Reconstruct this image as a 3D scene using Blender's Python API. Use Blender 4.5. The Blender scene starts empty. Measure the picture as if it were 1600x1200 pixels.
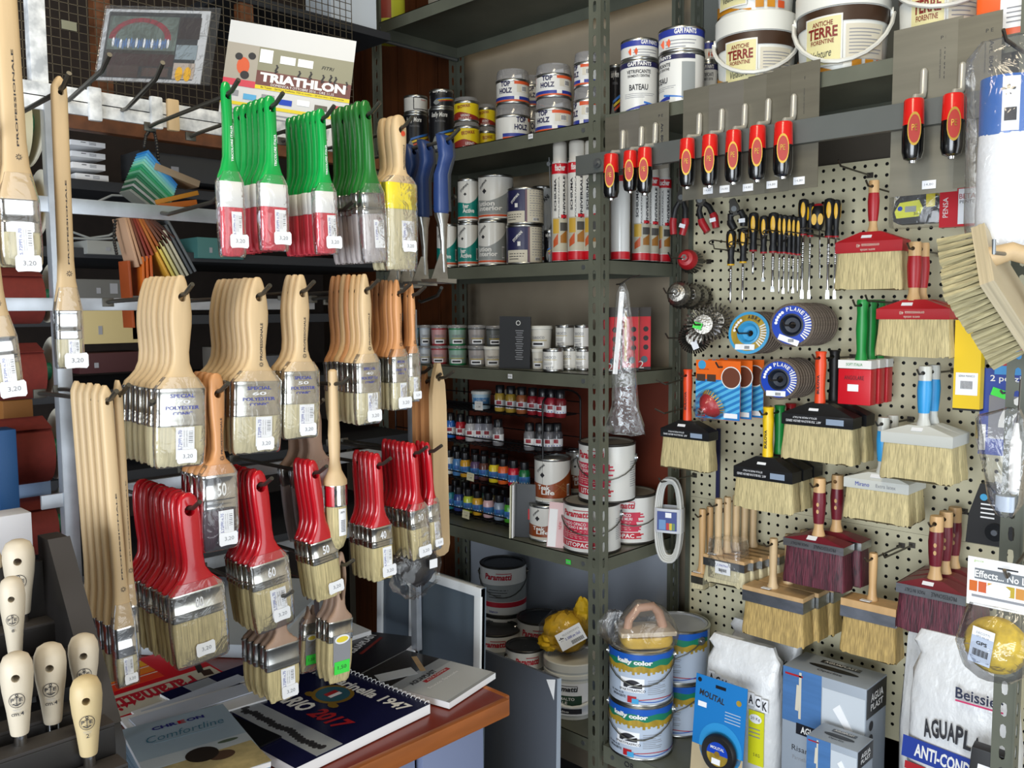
import bpy, bmesh, math, random
from mathutils import Vector, Matrix
random.seed(7)
C = bpy.context.scene.collection
SC = bpy.context.scene
PI = math.pi
# ---------------------------------------------------------------- camera
FPX = 1378.3; CAM_H = 1.5
yaw, pitch, roll = math.radians(44.376), math.radians(4.865), math.radians(0.374)
_f = Vector((-math.sin(yaw)*math.cos(pitch), math.cos(yaw)*math.cos(pitch), -math.sin(pitch)))
_r = Vector((math.cos(yaw), math.sin(yaw), 0)); _d = _f.cross(_r)
RR = _r*math.cos(roll)+_d*math.sin(roll); DD = -_r*math.sin(roll)+_d*math.cos(roll)
CAM = Vector((0, 0, CAM_H))
cd = bpy.data.cameras.new('camera'); co = bpy.data.objects.new('camera', cd); C.objects.link(co)
cd.sensor_fit = 'HORIZONTAL'; cd.sensor_width = 36; cd.lens = FPX/1600*36; cd.clip_start = 0.02
m3 = Matrix((RR, -DD, -_f)).transposed()
co.matrix_world = Matrix.Translation(CAM) @ m3.to_4x4()
SC.camera = co
def P(px, py, X=None, Y=None, Z=None):
    """point of the photograph seen at (px, py) on the real plane X=, Y= or Z="""
    v = (px-800)/FPX*RR+(py-600)/FPX*DD+_f
    t = X/v.x if X is not None else Y/v.y if Y is not None else (Z-CAM_H)/v.z
    return CAM+v*t
def PD(px, py, d): return CAM+((px-800)/FPX*RR+(py-600)/FPX*DD+_f)*d
def depth(p): return (Vector(p)-CAM).dot(_f)
# ---------------------------------------------------------------- light
w = bpy.data.worlds.new('world'); SC.world = w; w.use_nodes = True
w.node_tree.nodes['Background'].inputs[0].default_value = (0.80, 0.90, 1.0, 1)
w.node_tree.nodes['Background'].inputs[1].default_value = 0.55
def area(name, loc, target, sx, sy, power, col):
    l = bpy.data.lights.new(name, 'AREA'); l.shape = 'RECTANGLE'; l.size = sx; l.size_y = sy; l.energy = power; l.color = col
    o = bpy.data.objects.new(name, l); C.objects.link(o); o.location = loc
    o.rotation_euler = (Vector(target)-Vector(loc)).to_track_quat('-Z', 'Y').to_euler(); return o
area('shop_door_daylight', (1.75, 0.9, 1.25), (-1.2, 0.9, 1.15), 1.9, 2.1, 36, (0.88, 0.95, 1.0))
area('front_fill_daylight', (0.5, -2.9, 1.15), (-1.0, 1.7, .75), 2.8, 1.7, 165, (0.88, 0.94, 1.0))  # no window seen on this side; area lamp added as front fill
area('ceiling_tube_light', (-0.5, 0.4, 2.95), (-0.6, 0.9, 1.0), 0.25, 1.2, 16, (1.0, 0.86, 0.62))
SC.view_settings.view_transform = 'Standard'; SC.view_settings.look = 'None'
SC.view_settings.gamma = 1; SC.view_settings.use_curve_mapping = False; SC.view_settings.exposure = 0.24
SC.cycles.max_bounces = 6; SC.cycles.transparent_max_bounces = 24
# ---------------------------------------------------------------- materials
MATS = {}
def lin(h):
    if not isinstance(h, str): return tuple(h)
    r = []
    for i in (0, 2, 4):
        c = int(h[i:i+2], 16)/255
        r.append(c/12.92 if c <= .04045 else ((c+.055)/1.055)**2.4)
    return tuple(r)
def mat(key, col='808080', rough=.5, metal=0, noise=None, bump=0, coat=0, trans=0, spec=.5, emit=0, col2=None):
    """noise = (scale_x, scale_y, scale_z, amount): colour varies towards col2 or darker"""
    if key in MATS: return MATS[key]
    m = bpy.data.materials.new(key); m.use_nodes = True; N = m.node_tree.nodes; L = m.node_tree.links
    b = N['Principled BSDF']; c = lin(col)
    b.inputs['Base Color'].default_value = (*c, 1); b.inputs['Roughness'].default_value = rough
    b.inputs['Metallic'].default_value = metal; b.inputs['Specular IOR Level'].default_value = spec
    b.inputs['Coat Weight'].default_value = coat; b.inputs['Coat Roughness'].default_value = .08
    b.inputs['Transmission Weight'].default_value = trans
    if emit: b.inputs['Emission Color'].default_value = (*c, 1); b.inputs['Emission Strength'].default_value = emit
    if noise:
        tc = N.new('ShaderNodeTexCoord'); mp = N.new('ShaderNodeMapping'); t = N.new('ShaderNodeTexNoise')
        mp.inputs['Scale'].default_value = noise[:3]; t.inputs['Scale'].default_value = 1; t.inputs['Detail'].default_value = 5
        L.new(tc.outputs['Object'], mp.inputs['Vector']); L.new(mp.outputs[0], t.inputs['Vector'])
        r = N.new('ShaderNodeValToRGB'); r.color_ramp.elements[0].position = .35; r.color_ramp.elements[1].position = .68
        c2 = lin(col2) if col2 else tuple(x*(1-noise[3]) for x in c)
        r.color_ramp.elements[0].color = (*c2, 1); r.color_ramp.elements[1].color = (*c, 1)
        L.new(t.outputs[0], r.inputs[0]); L.new(r.outputs[0], b.inputs['Base Color'])
        if bump:
            bp = N.new('ShaderNodeBump'); bp.inputs['Strength'].default_value = min(bump, 1); bp.inputs['Distance'].default_value = .002 if bump <= 1 else .002*bump
            L.new(t.outputs[0], bp.inputs['Height']); L.new(bp.outputs[0], b.inputs['Normal'])
    MATS[key] = m; return m
def film(key, tint='ffffff', gloss=.35, haze=0.06, wrinkle=60, bump=.3):
    """thin clear plastic film: mostly see-through, glossy, slightly milky, crumpled"""
    if key in MATS: return MATS[key]
    m = bpy.data.materials.new(key); m.use_nodes = True; N = m.node_tree.nodes; L = m.node_tree.links
    N.remove(N['Principled BSDF']); out = N['Material Output']
    tr = N.new('ShaderNodeBsdfTransparent'); gl = N.new('ShaderNodeBsdfGlossy'); df = N.new('ShaderNodeBsdfDiffuse')
    tr.inputs[0].default_value = (*lin(tint), 1); gl.inputs['Roughness'].default_value = .12; df.inputs[0].default_value = (.8, .8, .82, 1)
    fr = N.new('ShaderNodeFresnel'); fr.inputs[0].default_value = 1.5
    ml = N.new('ShaderNodeMath'); ml.operation = 'MULTIPLY_ADD'; ml.inputs[1].default_value = gloss*2.2; ml.inputs[2].default_value = gloss*.12; ml.use_clamp = True
    L.new(fr.outputs[0], ml.inputs[0])
    tc = N.new('ShaderNodeTexCoord'); t = N.new('ShaderNodeTexNoise'); t.inputs['Scale'].default_value = wrinkle; t.inputs['Detail'].default_value = 3
    t.inputs['Distortion'].default_value = 1.2
    L.new(tc.outputs['Object'], t.inputs['Vector'])
    bp = N.new('ShaderNodeBump'); bp.inputs['Strength'].default_value = bump; bp.inputs['Distance'].default_value = .01
    L.new(t.outputs[0], bp.inputs['Height']); L.new(bp.outputs[0], gl.inputs['Normal']); L.new(bp.outputs[0], fr.inputs['Normal'])
    a = N.new('ShaderNodeMixShader'); a.inputs[0].default_value = haze; L.new(tr.outputs[0], a.inputs[1]); L.new(df.outputs[0], a.inputs[2])
    b = N.new('ShaderNodeMixShader'); L.new(ml.outputs[0], b.inputs[0]); L.new(a.outputs[0], b.inputs[1]); L.new(gl.outputs[0], b.inputs[2])
    L.new(b.outputs[0], out.inputs[0]); MATS[key] = m; return m
M = lambda k: MATS[k]
def col(h, rough=.45, **k):
    return mat('paint_'+h+('_%02d' % int(rough*100) if rough != .45 else ''), h, rough, **k)
mat('white', 'e6e6e4', .5); mat('black', '121214', .45); mat('ink', '26262c', .6); mat('paper', 'e9eaec', .6)
mat('tag', 'eef0f4', .5); mat('blueink', '2a3aa0', .6); mat('red', 'c81424', .35); mat('greytext', '8a8c92', .6)
mat('steel', 'b9bab8', .28, 1, (30, 30, 60, .25)); mat('chrome', 'd8d8d8', .12, 1); mat('ferrule', 'd6d4cc', .2, 1, (60, 60, 20, .3))
mat('tin', 'b4b5b2', .3, 1); mat('darkmetal', '4c4a46', .38, .8); mat('wire', '6a6a64', .4, .8)
mat('shelfpaint', '64675a', .42, 0, (9, 9, 9, .22)); mat('woodpale', 'd0b48a', .5, 0, (40, 40, 5, .16), .08)
mat('woodtan', 'cca878', .45, 0, (40, 40, 5, .2), .08); mat('woodorange', 'c98f5c', .45, 0, (40, 40, 5, .25), .08)
mat('woodbrown', '7a4a2a', .5, 0, (4, 30, 30, .45), .1); mat('wooddark', '2c2018', .6, 0, (6, 30, 30, .4))
mat('woodgreypink', 'a98c78', .5, 0, (40, 40, 5, .2), .05)
mat('bristle', 'd6c693', .7, 0, (500, 500, 8, .45), .5); mat('bristlewarm', 'c6a868', .7, 0, (450, 450, 7, .5), .5)
mat('bristlepale', 'cfc5a0', .6, 0, (350, 350, 8, .3), .3); mat('bristlered', '6a2a3a', .5, 0, (450, 450, 8, .6), .5, col2='2c0e18')
mat('bristlepurple', '3a1e30', .4, 0, (450, 450, 8, .5), .4); mat('bristlegrey', 'b9b2b2', .45, 0, (300, 300, 8, .3), .3)
mat('bristlepink', 'd8404e', .4, 0, (300, 300, 8, .3), .3, col2='b02838')
film('film', 'ffffff', .3, .03, 34, .22); film('filmbag', 'fdfdfd', .26, .05, 22, .5); film('filmclear', 'ffffff', .22, .015, 30, .3); film('filmlid', 'e8e8ea', .3, .25, 8, .05)
# ---------------------------------------------------------------- mesh builder
_TXT = {}
def _text(s, bold, ital=0):
    k = (s, bold, ital)
    if k not in _TXT:
        cu = bpy.data.curves.new('t', 'FONT'); cu.body = s; cu.align_x = 'CENTER'; cu.resolution_u = 2; cu.offset = bold; cu.shear = ital
        o = bpy.data.objects.new('t', cu); C.objects.link(o)
        me = bpy.data.meshes.new_from_object(o)
        vs = [v.co.copy() for v in me.vertices]; fs = [tuple(p.vertices) for p in me.polygons]
        bpy.data.objects.remove(o); bpy.data.curves.remove(cu); bpy.data.meshes.remove(me)
        if not vs: vs = [Vector((0, 0, 0)), Vector((.01, 0, 0)), Vector((0, .01, 0))]; fs = [(0, 1, 2)]
        x0 = min(v.x for v in vs); x1 = max(v.x for v in vs); y0 = min(v.y for v in vs); y1 = max(v.y for v in vs)
        _TXT[k] = ([((v.x-(x0+x1)/2)/max(x1-x0, 1e-6), (v.y-(y0+y1)/2)/max(y1-y0, 1e-6)) for v in vs], fs)
    return _TXT[k]
class MB:
    def __init__(s): s.v = []; s.f = []; s.m = []; s.s = []; s.ms = []; s.T = Matrix.Identity(4)
    def mi(s, m):
        if isinstance(m, str): m = M(m)
        if m not in s.ms: s.ms.append(m)
        return s.ms.index(m)
    def add(s, vs, fs, m, smooth=True):
        o = len(s.v); i = s.mi(m); T = s.T
        s.v += [tuple(T @ Vector(p)) for p in vs]
        for f in fs: s.f.append([o+k for k in f]); s.m.append(i); s.s.append(smooth)
        return s
    def box(s, c, d, m, bev=0, R=None):
        x, y, z = d[0]/2, d[1]/2, d[2]/2
        if bev:
            bm = bmesh.new(); bmesh.ops.create_cube(bm, size=1)
            bmesh.ops.scale(bm, vec=d, verts=bm.verts)
            bmesh.ops.bevel(bm, geom=bm.edges[:], offset=min(bev, min(d)*.45), segments=2, affect='EDGES', profile=.6)
            bm.verts.index_update()
            vs = [v.co.copy() for v in bm.verts]; fs = [[v.index for v in f.verts] for f in bm.faces]; bm.free()
        else:
            vs = [Vector((a, b, e)) for a in (-x, x) for b in (-y, y) for e in (-z, z)]
            fs = [(0, 1, 3, 2), (4, 6, 7, 5), (0, 4, 5, 1), (2, 3, 7, 6), (0, 2, 6, 4), (1, 5, 7, 3)]
        if R is not None: vs = [R @ v for v in vs]
        return s.add([v+Vector(c) for v in vs], fs, m, False)
    def loft(s, secs, m, cap=True, close=True, smooth=True):
        n = len(secs[0]); vs = [p for q in secs for p in q]; fs = []
        for i in range(len(secs)-1):
            for j in range(n if close else n-1):
                k = (j+1) % n; fs.append((i*n+j, i*n+k, (i+1)*n+k, (i+1)*n+j))
        s.add(vs, fs, m, smooth)
        if cap:
            s.add(secs[0], [tuple(range(n-1, -1, -1))], m, False); s.add(secs[-1], [tuple(range(n))], m, False)
        return s
    def lathe(s, prof, m, n=24, c=(0, 0, 0), cap=True, smooth=True):
        return s.loft([[(c[0]+r*math.cos(2*PI*j/n), c[1]+r*math.sin(2*PI*j/n), c[2]+z) for j in range(n)] for r, z in prof], m, cap, True, smooth)
    def cyl(s, p0, p1, r0, m, r1=None, n=12, cap=True):
        r1 = r0 if r1 is None else r1; return s.tube([p0, p1], [r0, r1], m, n, cap)
    def tube(s, pts, r, m, n=8, cap=True):
        pts = [Vector(p) for p in pts]; rs = r if isinstance(r, (list, tuple)) else [r]*len(pts); secs = []
        t = (pts[1]-pts[0]).normalized(); u = t.orthogonal().normalized()
        for i, p in enumerate(pts):
            a = pts[max(i-1, 0)]; b = pts[min(i+1, len(pts)-1)]; t2 = (b-a).normalized()
            u = (u-t2*u.dot(t2)).normalized(); w2 = t2.cross(u)
            secs.append([p+(u*math.cos(2*PI*j/n)+w2*math.sin(2*PI*j/n))*rs[i] for j in range(n)])
        return s.loft(secs, m, cap)
    def prism(s, pts, y0, y1, m, smooth=False):
        n = len(pts); vs = [(x, y0, z) for x, z in pts]+[(x, y1, z) for x, z in pts]
        fs = [tuple(range(n)), tuple(range(2*n-1, n-1, -1))]+[(j, n+j, n+(j+1) % n, (j+1) % n) for j in range(n)]
        return s.add(vs, fs, m, smooth)
    def quad(s, a, b, c, d, m): return s.add([a, b, c, d], [(0, 1, 2, 3)], m, False)
    def sphere(s, c, r, m, n=12, sc=(1, 1, 1)):
        pr = []; k = n//2
        secs = [[(c[0]+r*sc[0]*math.sin(PI*i/k)*math.cos(2*PI*j/n), c[1]+r*sc[1]*math.sin(PI*i/k)*math.sin(2*PI*j/n), c[2]+r*sc[2]*math.cos(PI*i/k)) for j in range(n)] for i in [.08]+list(range(1, k))+[k-.08]]
        return s.loft(secs, m)
    def patch(s, r, a0, a1, z0, z1, m, n=10, wob=None):
        """printed band on a round can: angles in degrees from the front (-y), z range"""
        lo = []; hi = []
        for i in range(n+1):
            a = math.radians(a0+(a1-a0)*i/n); f0 = z0(i/n) if callable(z0) else z0; f1 = z1(i/n) if callable(z1) else z1
            x, y = math.sin(a)*r, -math.cos(a)*r; lo.append((x, y, f0)); hi.append((x, y, f1))
        return s.add(lo+hi, [(i, i+1, n+2+i, n+1+i) for i in range(n)], m, True)
    def text(s, t, w, h, m, c=(0, 0, 0), rot=0, bend=None, bold=.0, ital=0, T=None):
        """flat lettering fitted into w x h, on a plane facing -y (local x right, z up); bend = radius of the can"""
        vs, fs = _text(t, bold, ital); cr, sr = math.cos(rot), math.sin(rot); out = []
        for x, y in vs:
            x, y = x*w, y*h; x, y = x*cr-y*sr+c[0], x*sr+y*cr+c[2]
            if bend: a = x/bend; q = Vector((math.sin(a)*(bend), -math.cos(a)*bend, y))
            else: q = Vector((x, c[1], y))
            out.append(T @ q if T else q)
        return s.add(out, fs, m, False)
    def disc(s, c, r, m, n=20, ang=None, ry=None):
        """flat disc facing -y"""
        ry = ry or r; ps = [(c[0]+r*math.cos(2*PI*j/n), c[1], c[2]+ry*math.sin(2*PI*j/n)) for j in range(n)]
        return s.add(ps, [tuple(range(n))], m, False)
    def rect(s, c, w, h, m, t=.0004, rot=0):
        """thin printed sheet facing -y"""
        R = Matrix.Rotation(rot, 3, 'Y'); return s.box(c, (w, t, h), m, 0, R)
    def mesh(s, name):
        me = bpy.data.meshes.new(name); me.from_pydata(s.v, [], s.f)
        for m in s.ms: me.materials.append(m)
        me.polygons.foreach_set('material_index', s.m); me.polygons.foreach_set('use_smooth', s.s); me.update(); return me
def sharp(me, ang=40):
    try: me.set_sharp_from_angle(angle=math.radians(ang))
    except Exception: pass
def part(name, mb, parent=None, loc=(0, 0, 0), rot=(0, 0, 0), kind=None, label=None):
    me = mb if isinstance(mb, bpy.types.Mesh) else mb.mesh(name)
    if not isinstance(mb, bpy.types.Mesh): sharp(me)
    o = bpy.data.objects.new(name, me); C.objects.link(o); o.location = loc; o.rotation_euler = rot
    if parent: o.parent = parent
    if kind: o['kind'] = kind
    if label: o['label'] = label
    return o
def tag(o, label, cat, group=None):
    o['label'] = label; o['category'] = cat
    if group: o['group'] = group
    return o
def thing(name, label, cat, loc=(0, 0, 0), rot=(0, 0, 0), group=None):
    o = bpy.data.objects.new(name, None); o.empty_display_size = .02; C.objects.link(o)
    o.location = loc; o.rotation_euler = rot if isinstance(rot, (tuple, list)) or hasattr(rot, 'x') else (0, 0, rot)
    return tag(o, label, cat, group)
def solo(name, mb, label, cat, loc=(0, 0, 0), rot=(0, 0, 0), group=None):
    return tag(part(name, mb, None, loc, rot), label, cat, group)
def struct(name, mb, parent=None):
    o = part(name, mb, parent); o['kind'] = 'structure'; return o
def dup(root, loc, rot=None, label=None, group=None, skip=()):
    r = root.copy(); C.objects.link(r); r.location = loc
    if rot is not None: r.rotation_euler = rot
    if label: r['label'] = label
    if group: r['group'] = group
    for ch in root.children:
        if any(ch.name.startswith(k) for k in skip): continue
        c = ch.copy(); C.objects.link(c); c.parent = r
        for g in ch.children:
            d2 = g.copy(); C.objects.link(d2); d2.parent = c
    return r
def cut(me, cutter):
    """cut a real hole through a mesh"""
    a = bpy.data.objects.new('a', me); b = bpy.data.objects.new('b', cutter); C.objects.link(a); C.objects.link(b)
    md = a.modifiers.new('b', 'BOOLEAN'); md.operation = 'DIFFERENCE'; md.object = b; md.solver = 'EXACT'
    bpy.context.view_layer.update(); dg = bpy.context.evaluated_depsgraph_get()
    r = bpy.data.meshes.new_from_object(a.evaluated_get(dg)); r.name = me.name
    bpy.data.objects.remove(a); bpy.data.objects.remove(b)
    if len(r.polygons) < 8: return me
    sharp(r); return r
def sup(a, b, z, n=16, e=3.0, cx=0, cy=0):
    o = []
    for j in range(n):
        t = 2*PI*(j+.5)/n; c, s_ = math.cos(t), math.sin(t)
        o.append((cx+a*math.copysign(abs(c)**(2/e), c), cy+b*math.copysign(abs(s_)**(2/e), s_), z))
    return o
ORD = ['front', 'second', 'third', 'fourth', 'fifth', 'sixth', 'seventh', 'eighth', 'ninth', 'tenth']
NUM = ['zero', 'one', 'two', 'three', 'four', 'five', 'six', 'seven', 'eight', 'nine', 'ten']
# ================================================================ setting
YB, YF = 2.05, 1.70                      # pegboard plane, front of the shelving
XM, XL, XR = -1.361, -2.255, -0.452      # posts
mat('plaster', 'a89a84', .85, 0, (5, 5, 5, .16), .05); mat('floor', '4a4e58', .6, 0, (8, 8, 8, .35)); mat('ceil', '8a8478', .9)
mat('darkwall', '2a1f18', .8, 0, (3, 30, 30, .3)); mat('rustpanel', '6a2a16', .65, 0, (5, 5, 9, .2)); mat('greypanel', '747982', .45, 0, (5, 5, 5, .12))
mat('brownpanel', '3c2219', .7, 0, (3, 3, 20, .25)); mat('peg', 'c8c2a4', .55, 0, (6, 6, 6, .08)); mat('zinc', '868a8c', .35, .7, (12, 12, 12, .2))
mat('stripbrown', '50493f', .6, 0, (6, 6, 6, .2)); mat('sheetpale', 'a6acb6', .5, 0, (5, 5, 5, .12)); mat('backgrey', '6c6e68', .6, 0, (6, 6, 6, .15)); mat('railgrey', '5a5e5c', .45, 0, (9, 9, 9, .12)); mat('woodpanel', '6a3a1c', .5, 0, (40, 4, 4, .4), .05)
b = MB(); b.box((0, -.7, -.02), (6.4, 5.8, .04), 'floor'); struct('floor', b)
b = MB(); b.box((0, -.7, 3.12), (6.4, 5.8, .04), 'ceil'); struct('ceiling', b)
b = MB(); b.box((.0, 2.17, 1.55), (6.4, .06, 3.1), 'plaster'); struct('wall_back', b)
b = MB(); b.box((-3.1, -.3, 1.55), (.06, 4.9, 3.1), 'darkwall'); struct('wall_left', b)
b = MB(); b.box((3.1, -.7, 1.55), (.06, 5.8, 3.1), 'plaster'); struct('wall_right', b)
for k in range(6):                        # brown boards lining the corner of the back wall
    b = MB(); b.box((-2.36-.113*k, 2.115, 1.55), (.108, .02, 3.08), 'woodpanel'); o = struct('trim_%d' % (k+1), b)
def holed(nx, nz, cw, ch, rx, rz, t, m, e=2.0, mh=None):
    """plate in xz (front at y=0, back at y=t), one real hole per cell"""
    mb = MB(); mh = mh or m
    for i in range(nx):
        for k in range(nz):
            cx, cz = (i+.5)*cw, (k+.5)*ch
            out = [(cx+cw/2*a, cz+ch/2*c) for a, c in ((1, 0), (1, 1), (0, 1), (-1, 1), (-1, 0), (-1, -1), (0, -1), (1, -1))]
            inn = []
            for j in range(8):
                a = PI*j/4; c, s_ = math.cos(a), math.sin(a)
                inn.append((cx+rx*math.copysign(abs(c)**(2/e), c) if abs(c) > 1e-6 else cx, cz+rz*math.copysign(abs(s_)**(2/e), s_) if abs(s_) > 1e-6 else cz))
            vs = [(x, 0, z) for x, z in out]+[(x, 0, z) for x, z in inn]+[(x, t, z) for x, z in inn]
            mb.add(vs, [(j, (j+1) % 8, 8+(j+1) % 8, 8+j) for j in range(8)], m, False)
            mb.add(vs, [(8+j, 8+(j+1) % 8, 16+(j+1) % 8, 16+j) for j in range(8)], mh, False)
    return mb
# ---- steel shelving
nslot = 66
fl = holed(1, nslot, .036, .04, .0055, .0135, .002, 'shelfpaint', 3).mesh('post')
def post(parent, X, Y, name='post', top=2.62, sx=-1, sy=1, light=False):
    """slotted angle: front flange runs from the corner towards sx, side flange towards sy"""
    mb = MB()
    for q, T in ((0, Matrix.Translation((X-(.036 if sx < 0 else 0), Y, 0))), (1, Matrix.Translation((X, Y+(0 if sy > 0 else -.036), 0)) @ Matrix.Rotation(PI/2, 4, 'Z'))):
        mb.T = T; mb.add([v.co.copy() for v in fl.vertices], [tuple(p.vertices) for p in fl.polygons], 'shelfpaint', False)
    mb.T = Matrix.Identity(4); mb.box((X, Y, 1.32), (.003, .003, 2.64), 'shelfpaint')
    return part(name, mb, parent)
def shelf(parent, x0, x1, y0, y1, zt, lip=.035, m='shelfpaint'):
    mb = MB(); cx, cy = (x0+x1)/2, (y0+y1)/2
    mb.box((cx, cy, zt-.001), (x1-x0, y1-y0, .002), m)
    mb.box((cx, y0+.0008, zt-lip/2), (x1-x0, .0016, lip), m); mb.box((cx, y1-.0008, zt-lip/2), (x1-x0, .0016, lip), m)
    mb.box((x0+.0008, cy, zt-lip/2), (.0016, y1-y0, lip), m); mb.box((x1-.0008, cy, zt-lip/2), (.0016, y1-y0, lip), m)
    for sx in (x0+.03, x1-.05):
        mb.cyl((sx, y0-.002, zt-lip/2), (sx, y0+.001, zt-lip/2), .006, 'zinc', n=6)
    return part('shelf', mb, parent)
ZS = [2.372, 1.953, 1.620, 1.336, .868, .392]
lb = thing('steel_shelving', 'olive grey slotted steel shelving of five loaded shelves left of the pegboard', 'shelving', (0, 0, 0))
for X, Y, sy, sx in ((XM, YF, 1, -1), (XL, YF, 1, 1), (XM, YB, -1, -1), (XL, YB, -1, 1)): post(lb, X, Y, sx=sx, sy=sy)
for z in ZS: shelf(lb, XL+.004, XM-.004, YF+.003, YB-.003, z)
def tagbit(parent, px, py, Y, m='tag', w=.016, h=.012):
    p = P(px, py, Y=Y); mb = MB(); mb.rect((0, 0, 0), w, h, m, .0006)
    for k in range(4): mb.rect((-.005+.0032*k, -.0005, 0), .0016, .005, 'greytext', .0003)
    return part('shelf_price_tag', mb, parent, p)
col('3fdc4a', .5)
tagbit(lb, 829, 213, YF-.001); tagbit(lb, 797, 588, YF-.001); tagbit(lb, 888, 878, YF-.001, 'paint_3fdc4a_50')
# back sheets between the shelves of the left unit
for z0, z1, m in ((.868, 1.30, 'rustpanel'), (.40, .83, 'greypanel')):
    mb = MB(); mb.box(((XL+XM)/2, YB+.012, (z0+z1)/2), (XM-XL-.01, .004, z1-z0), m if z0 > .5 else 'sheetpale'); part('back_sheet', mb, lb)  # low sheet's colour lightened to stand in for reflected light
mb = MB(); mb.box((XM+.012, 1.90, 1.08), (.003, .26, .43), 'brownpanel'); 
mb.T = Matrix.Identity(4)
mb = MB(); mb.tube([(XL+.01, YF+.01, 2.33), (XL+.01, YB-.01, 2.33)], .006, 'zinc'); part('side_brace', mb, lb)
rb = thing('pegboard_bay', 'grey steel shelf bay framing the pegboard with a tool rail', 'shelving', (0, 0, 0))
post(rb, P(1588, 1061, Y=YF).x, YF); XR = P(1588, 1061, Y=YF).x
post(rb, XR, YB, sy=-1); post(rb, XM+.04, YB+.03, sy=-1)
shelf(rb, XM+.012, XR-.004, YF+.003, YB, 1.961, .030); shelf(rb, XM+.012, XR-.004, YF+.003, YB, 2.372); shelf(rb, XM+.012, XR-.004, YF+.003, YB-.01, .392, .045)
mb = MB(); mb.box(((XM+XR)/2, YF-.030, 1.845), (XR-XM+.10, .004, .046), 'railgrey'); mb.box(((XM+XR)/2, YF-.024, 1.823), (XR-XM+.10, .012, .002), 'railgrey'); part('tool_rail', mb, rb)
mb = MB(); mb.box(((XM+XR)/2+.05, YB+.04, 2.28), (XR-XM+.1, .004, .64), 'backgrey'); part('back_sheet', mb, rb); mb = MB(); mb.box(((XM+XR)/2+.05, YB+.036, 1.86), (XR-XM+.1, .004, .2), 'stripbrown'); part('back_strip', mb, rb)
mb = MB(); mb.cyl((XM+.02, YF-.038, 1.843), (XM+.02, YF-.001, 1.843), .011, 'zinc'); mb.cyl((XM+.02, YF-.044, 1.843), (XM+.02, YF-.036, 1.843), .006, 'zinc', n=6); part('rail_bolt', mb, rb)
# ---- pegboard, real holes
h0 = P(1112.6, 467.8, Y=YB)
px0 = h0.x-.025*2-.0125; pz0 = h0.z-.025*40-.0125
seam1, seam2 = P(1115, 531, Y=YB).z, P(1300, 812, Y=YB).z
pegb = thing('pegboard', 'cream perforated pegboard covering the back of the right bay', 'pegboard', (0, 0, 0))
k1 = round((seam2-pz0)/.025); k2 = round((seam1-pz0)/.025); kt = round((P(1390, 239, Y=YB).z-pz0)/.025)
nx = int((XR+.05-px0)/.025)
for a, e in ((0, k1), (k1, k2), (k2, kt)):
    mb = holed(nx, e-a, .025, .025, .0042, .0042, .004, 'peg', 2, 'black')
    o = part('board_panel', mb, pegb, (px0, YB, pz0+a*.025+.0006*(a > 0)))
mb = MB(); mb.box((px0+nx*.0125, YB+.012, (pz0+kt*.0125)), (nx*.025, .002, kt*.025), 'black'); part('backing', mb, pegb)
mb = MB(); mb.box((px0+nx*.0125, YB+.002, .47-.07), (nx*.025, .004, pz0-.34), 'peg'); mb.box((px0+nx*.0125, YB+.002, (pz0+.33)/2), (nx*.025, .004, abs(pz0-.33)), 'peg'); part('plain_skirting', mb, pegb)
mb = MB(); mb.box((P(1122, 760, Y=YB-.004).x, YB-.005, 1.0), (.010, .006, .36), col('20224a')); part('blue_strip', mb, pegb)
# ================================================================ brush rack
XB, XFR = -1.46, -1.20
mat('whitepaint', 'eef0f1', .5, .0, (45, 45, 45, .5), 0, col2='a8acb0'); mat('galv', 'b4bac2', .35, .6, (20, 20, 20, .25))
mat('redplastic', 'b4101e', .22, 0, coat=.4); mat('greenplastic', '0d9a44', .22, 0, coat=.4); mat('greendark', '1e6a28', .25, 0, coat=.5)
mat('orangered', 'd24a28', .5); mat('hookwire', '5e5c56', .4, .85)
rack = thing('brush_rack', 'white and grey metal display rack hung with paint brushes', 'rack', (0, 0, 0))
def bar(py0, px, h, m, y0=.25, y1=1.12, X=XB, t=.006):
    z = P(px, py0, X=X).z; mb = MB(); mb.box((X, (y0+y1)/2, z), (t, y1-y0, h), m, .001); return part('bar', mb, rack)
bar(147, 105, .022, 'whitepaint', y1=1.0); bar(166, 105, .022, 'whitepaint', y1=1.0); bar(327, 180, .024, 'galv', y1=.95); bar(475.5, 150, .020, 'galv', y1=.95)
bar(722, 490, .022, 'galv', y0=.45); bar(868, 380, .022, 'galv', y0=.45)
def upr(px, py, w, z0, z1, m, X=XB-.012):
    p = P(px, py, X=X); mb = MB(); mb.box((X, p.y, (z0+z1)/2), (.02, w, z1-z0), m, .001); return part('upright', mb, rack)
upr(56, 60, .024, 1.83, 2.3, 'whitepaint'); upr(94, 500, .022, .76, 1.82, 'galv', XB-.004); upr(492, 740, .008, .76, 1.3, 'zinc'); upr(646, 690, .014, .76, 1.5, 'galv', XB-.0)
for px in (148, 244, 270):
    p = P(px, 157+.14*(px-105), X=XB+.005); mb = MB(); mb.box(p, (.01, .020, .052), 'whitepaint' if px < 250 else 'woodpale', .003); part('bar_clamp', mb, rack)
def hook(y, z, xtip, zb=None, up=.016, r=.0033):
    zb = z-.006 if zb is None else zb
    pts = [(XB, y, zb), (XB+.03, y, zb+(z-zb)*.3), (xtip-.03, y, z), (xtip-.005, y, z+.004), (xtip+.016, y, z+up)]
    mb = MB(); mb.tube(pts, r, 'hookwire', 8); mb.box((XB+.003, y, zb), (.004, .018, .014), 'hookwire', .001); return part('hook', mb, rack)
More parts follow.
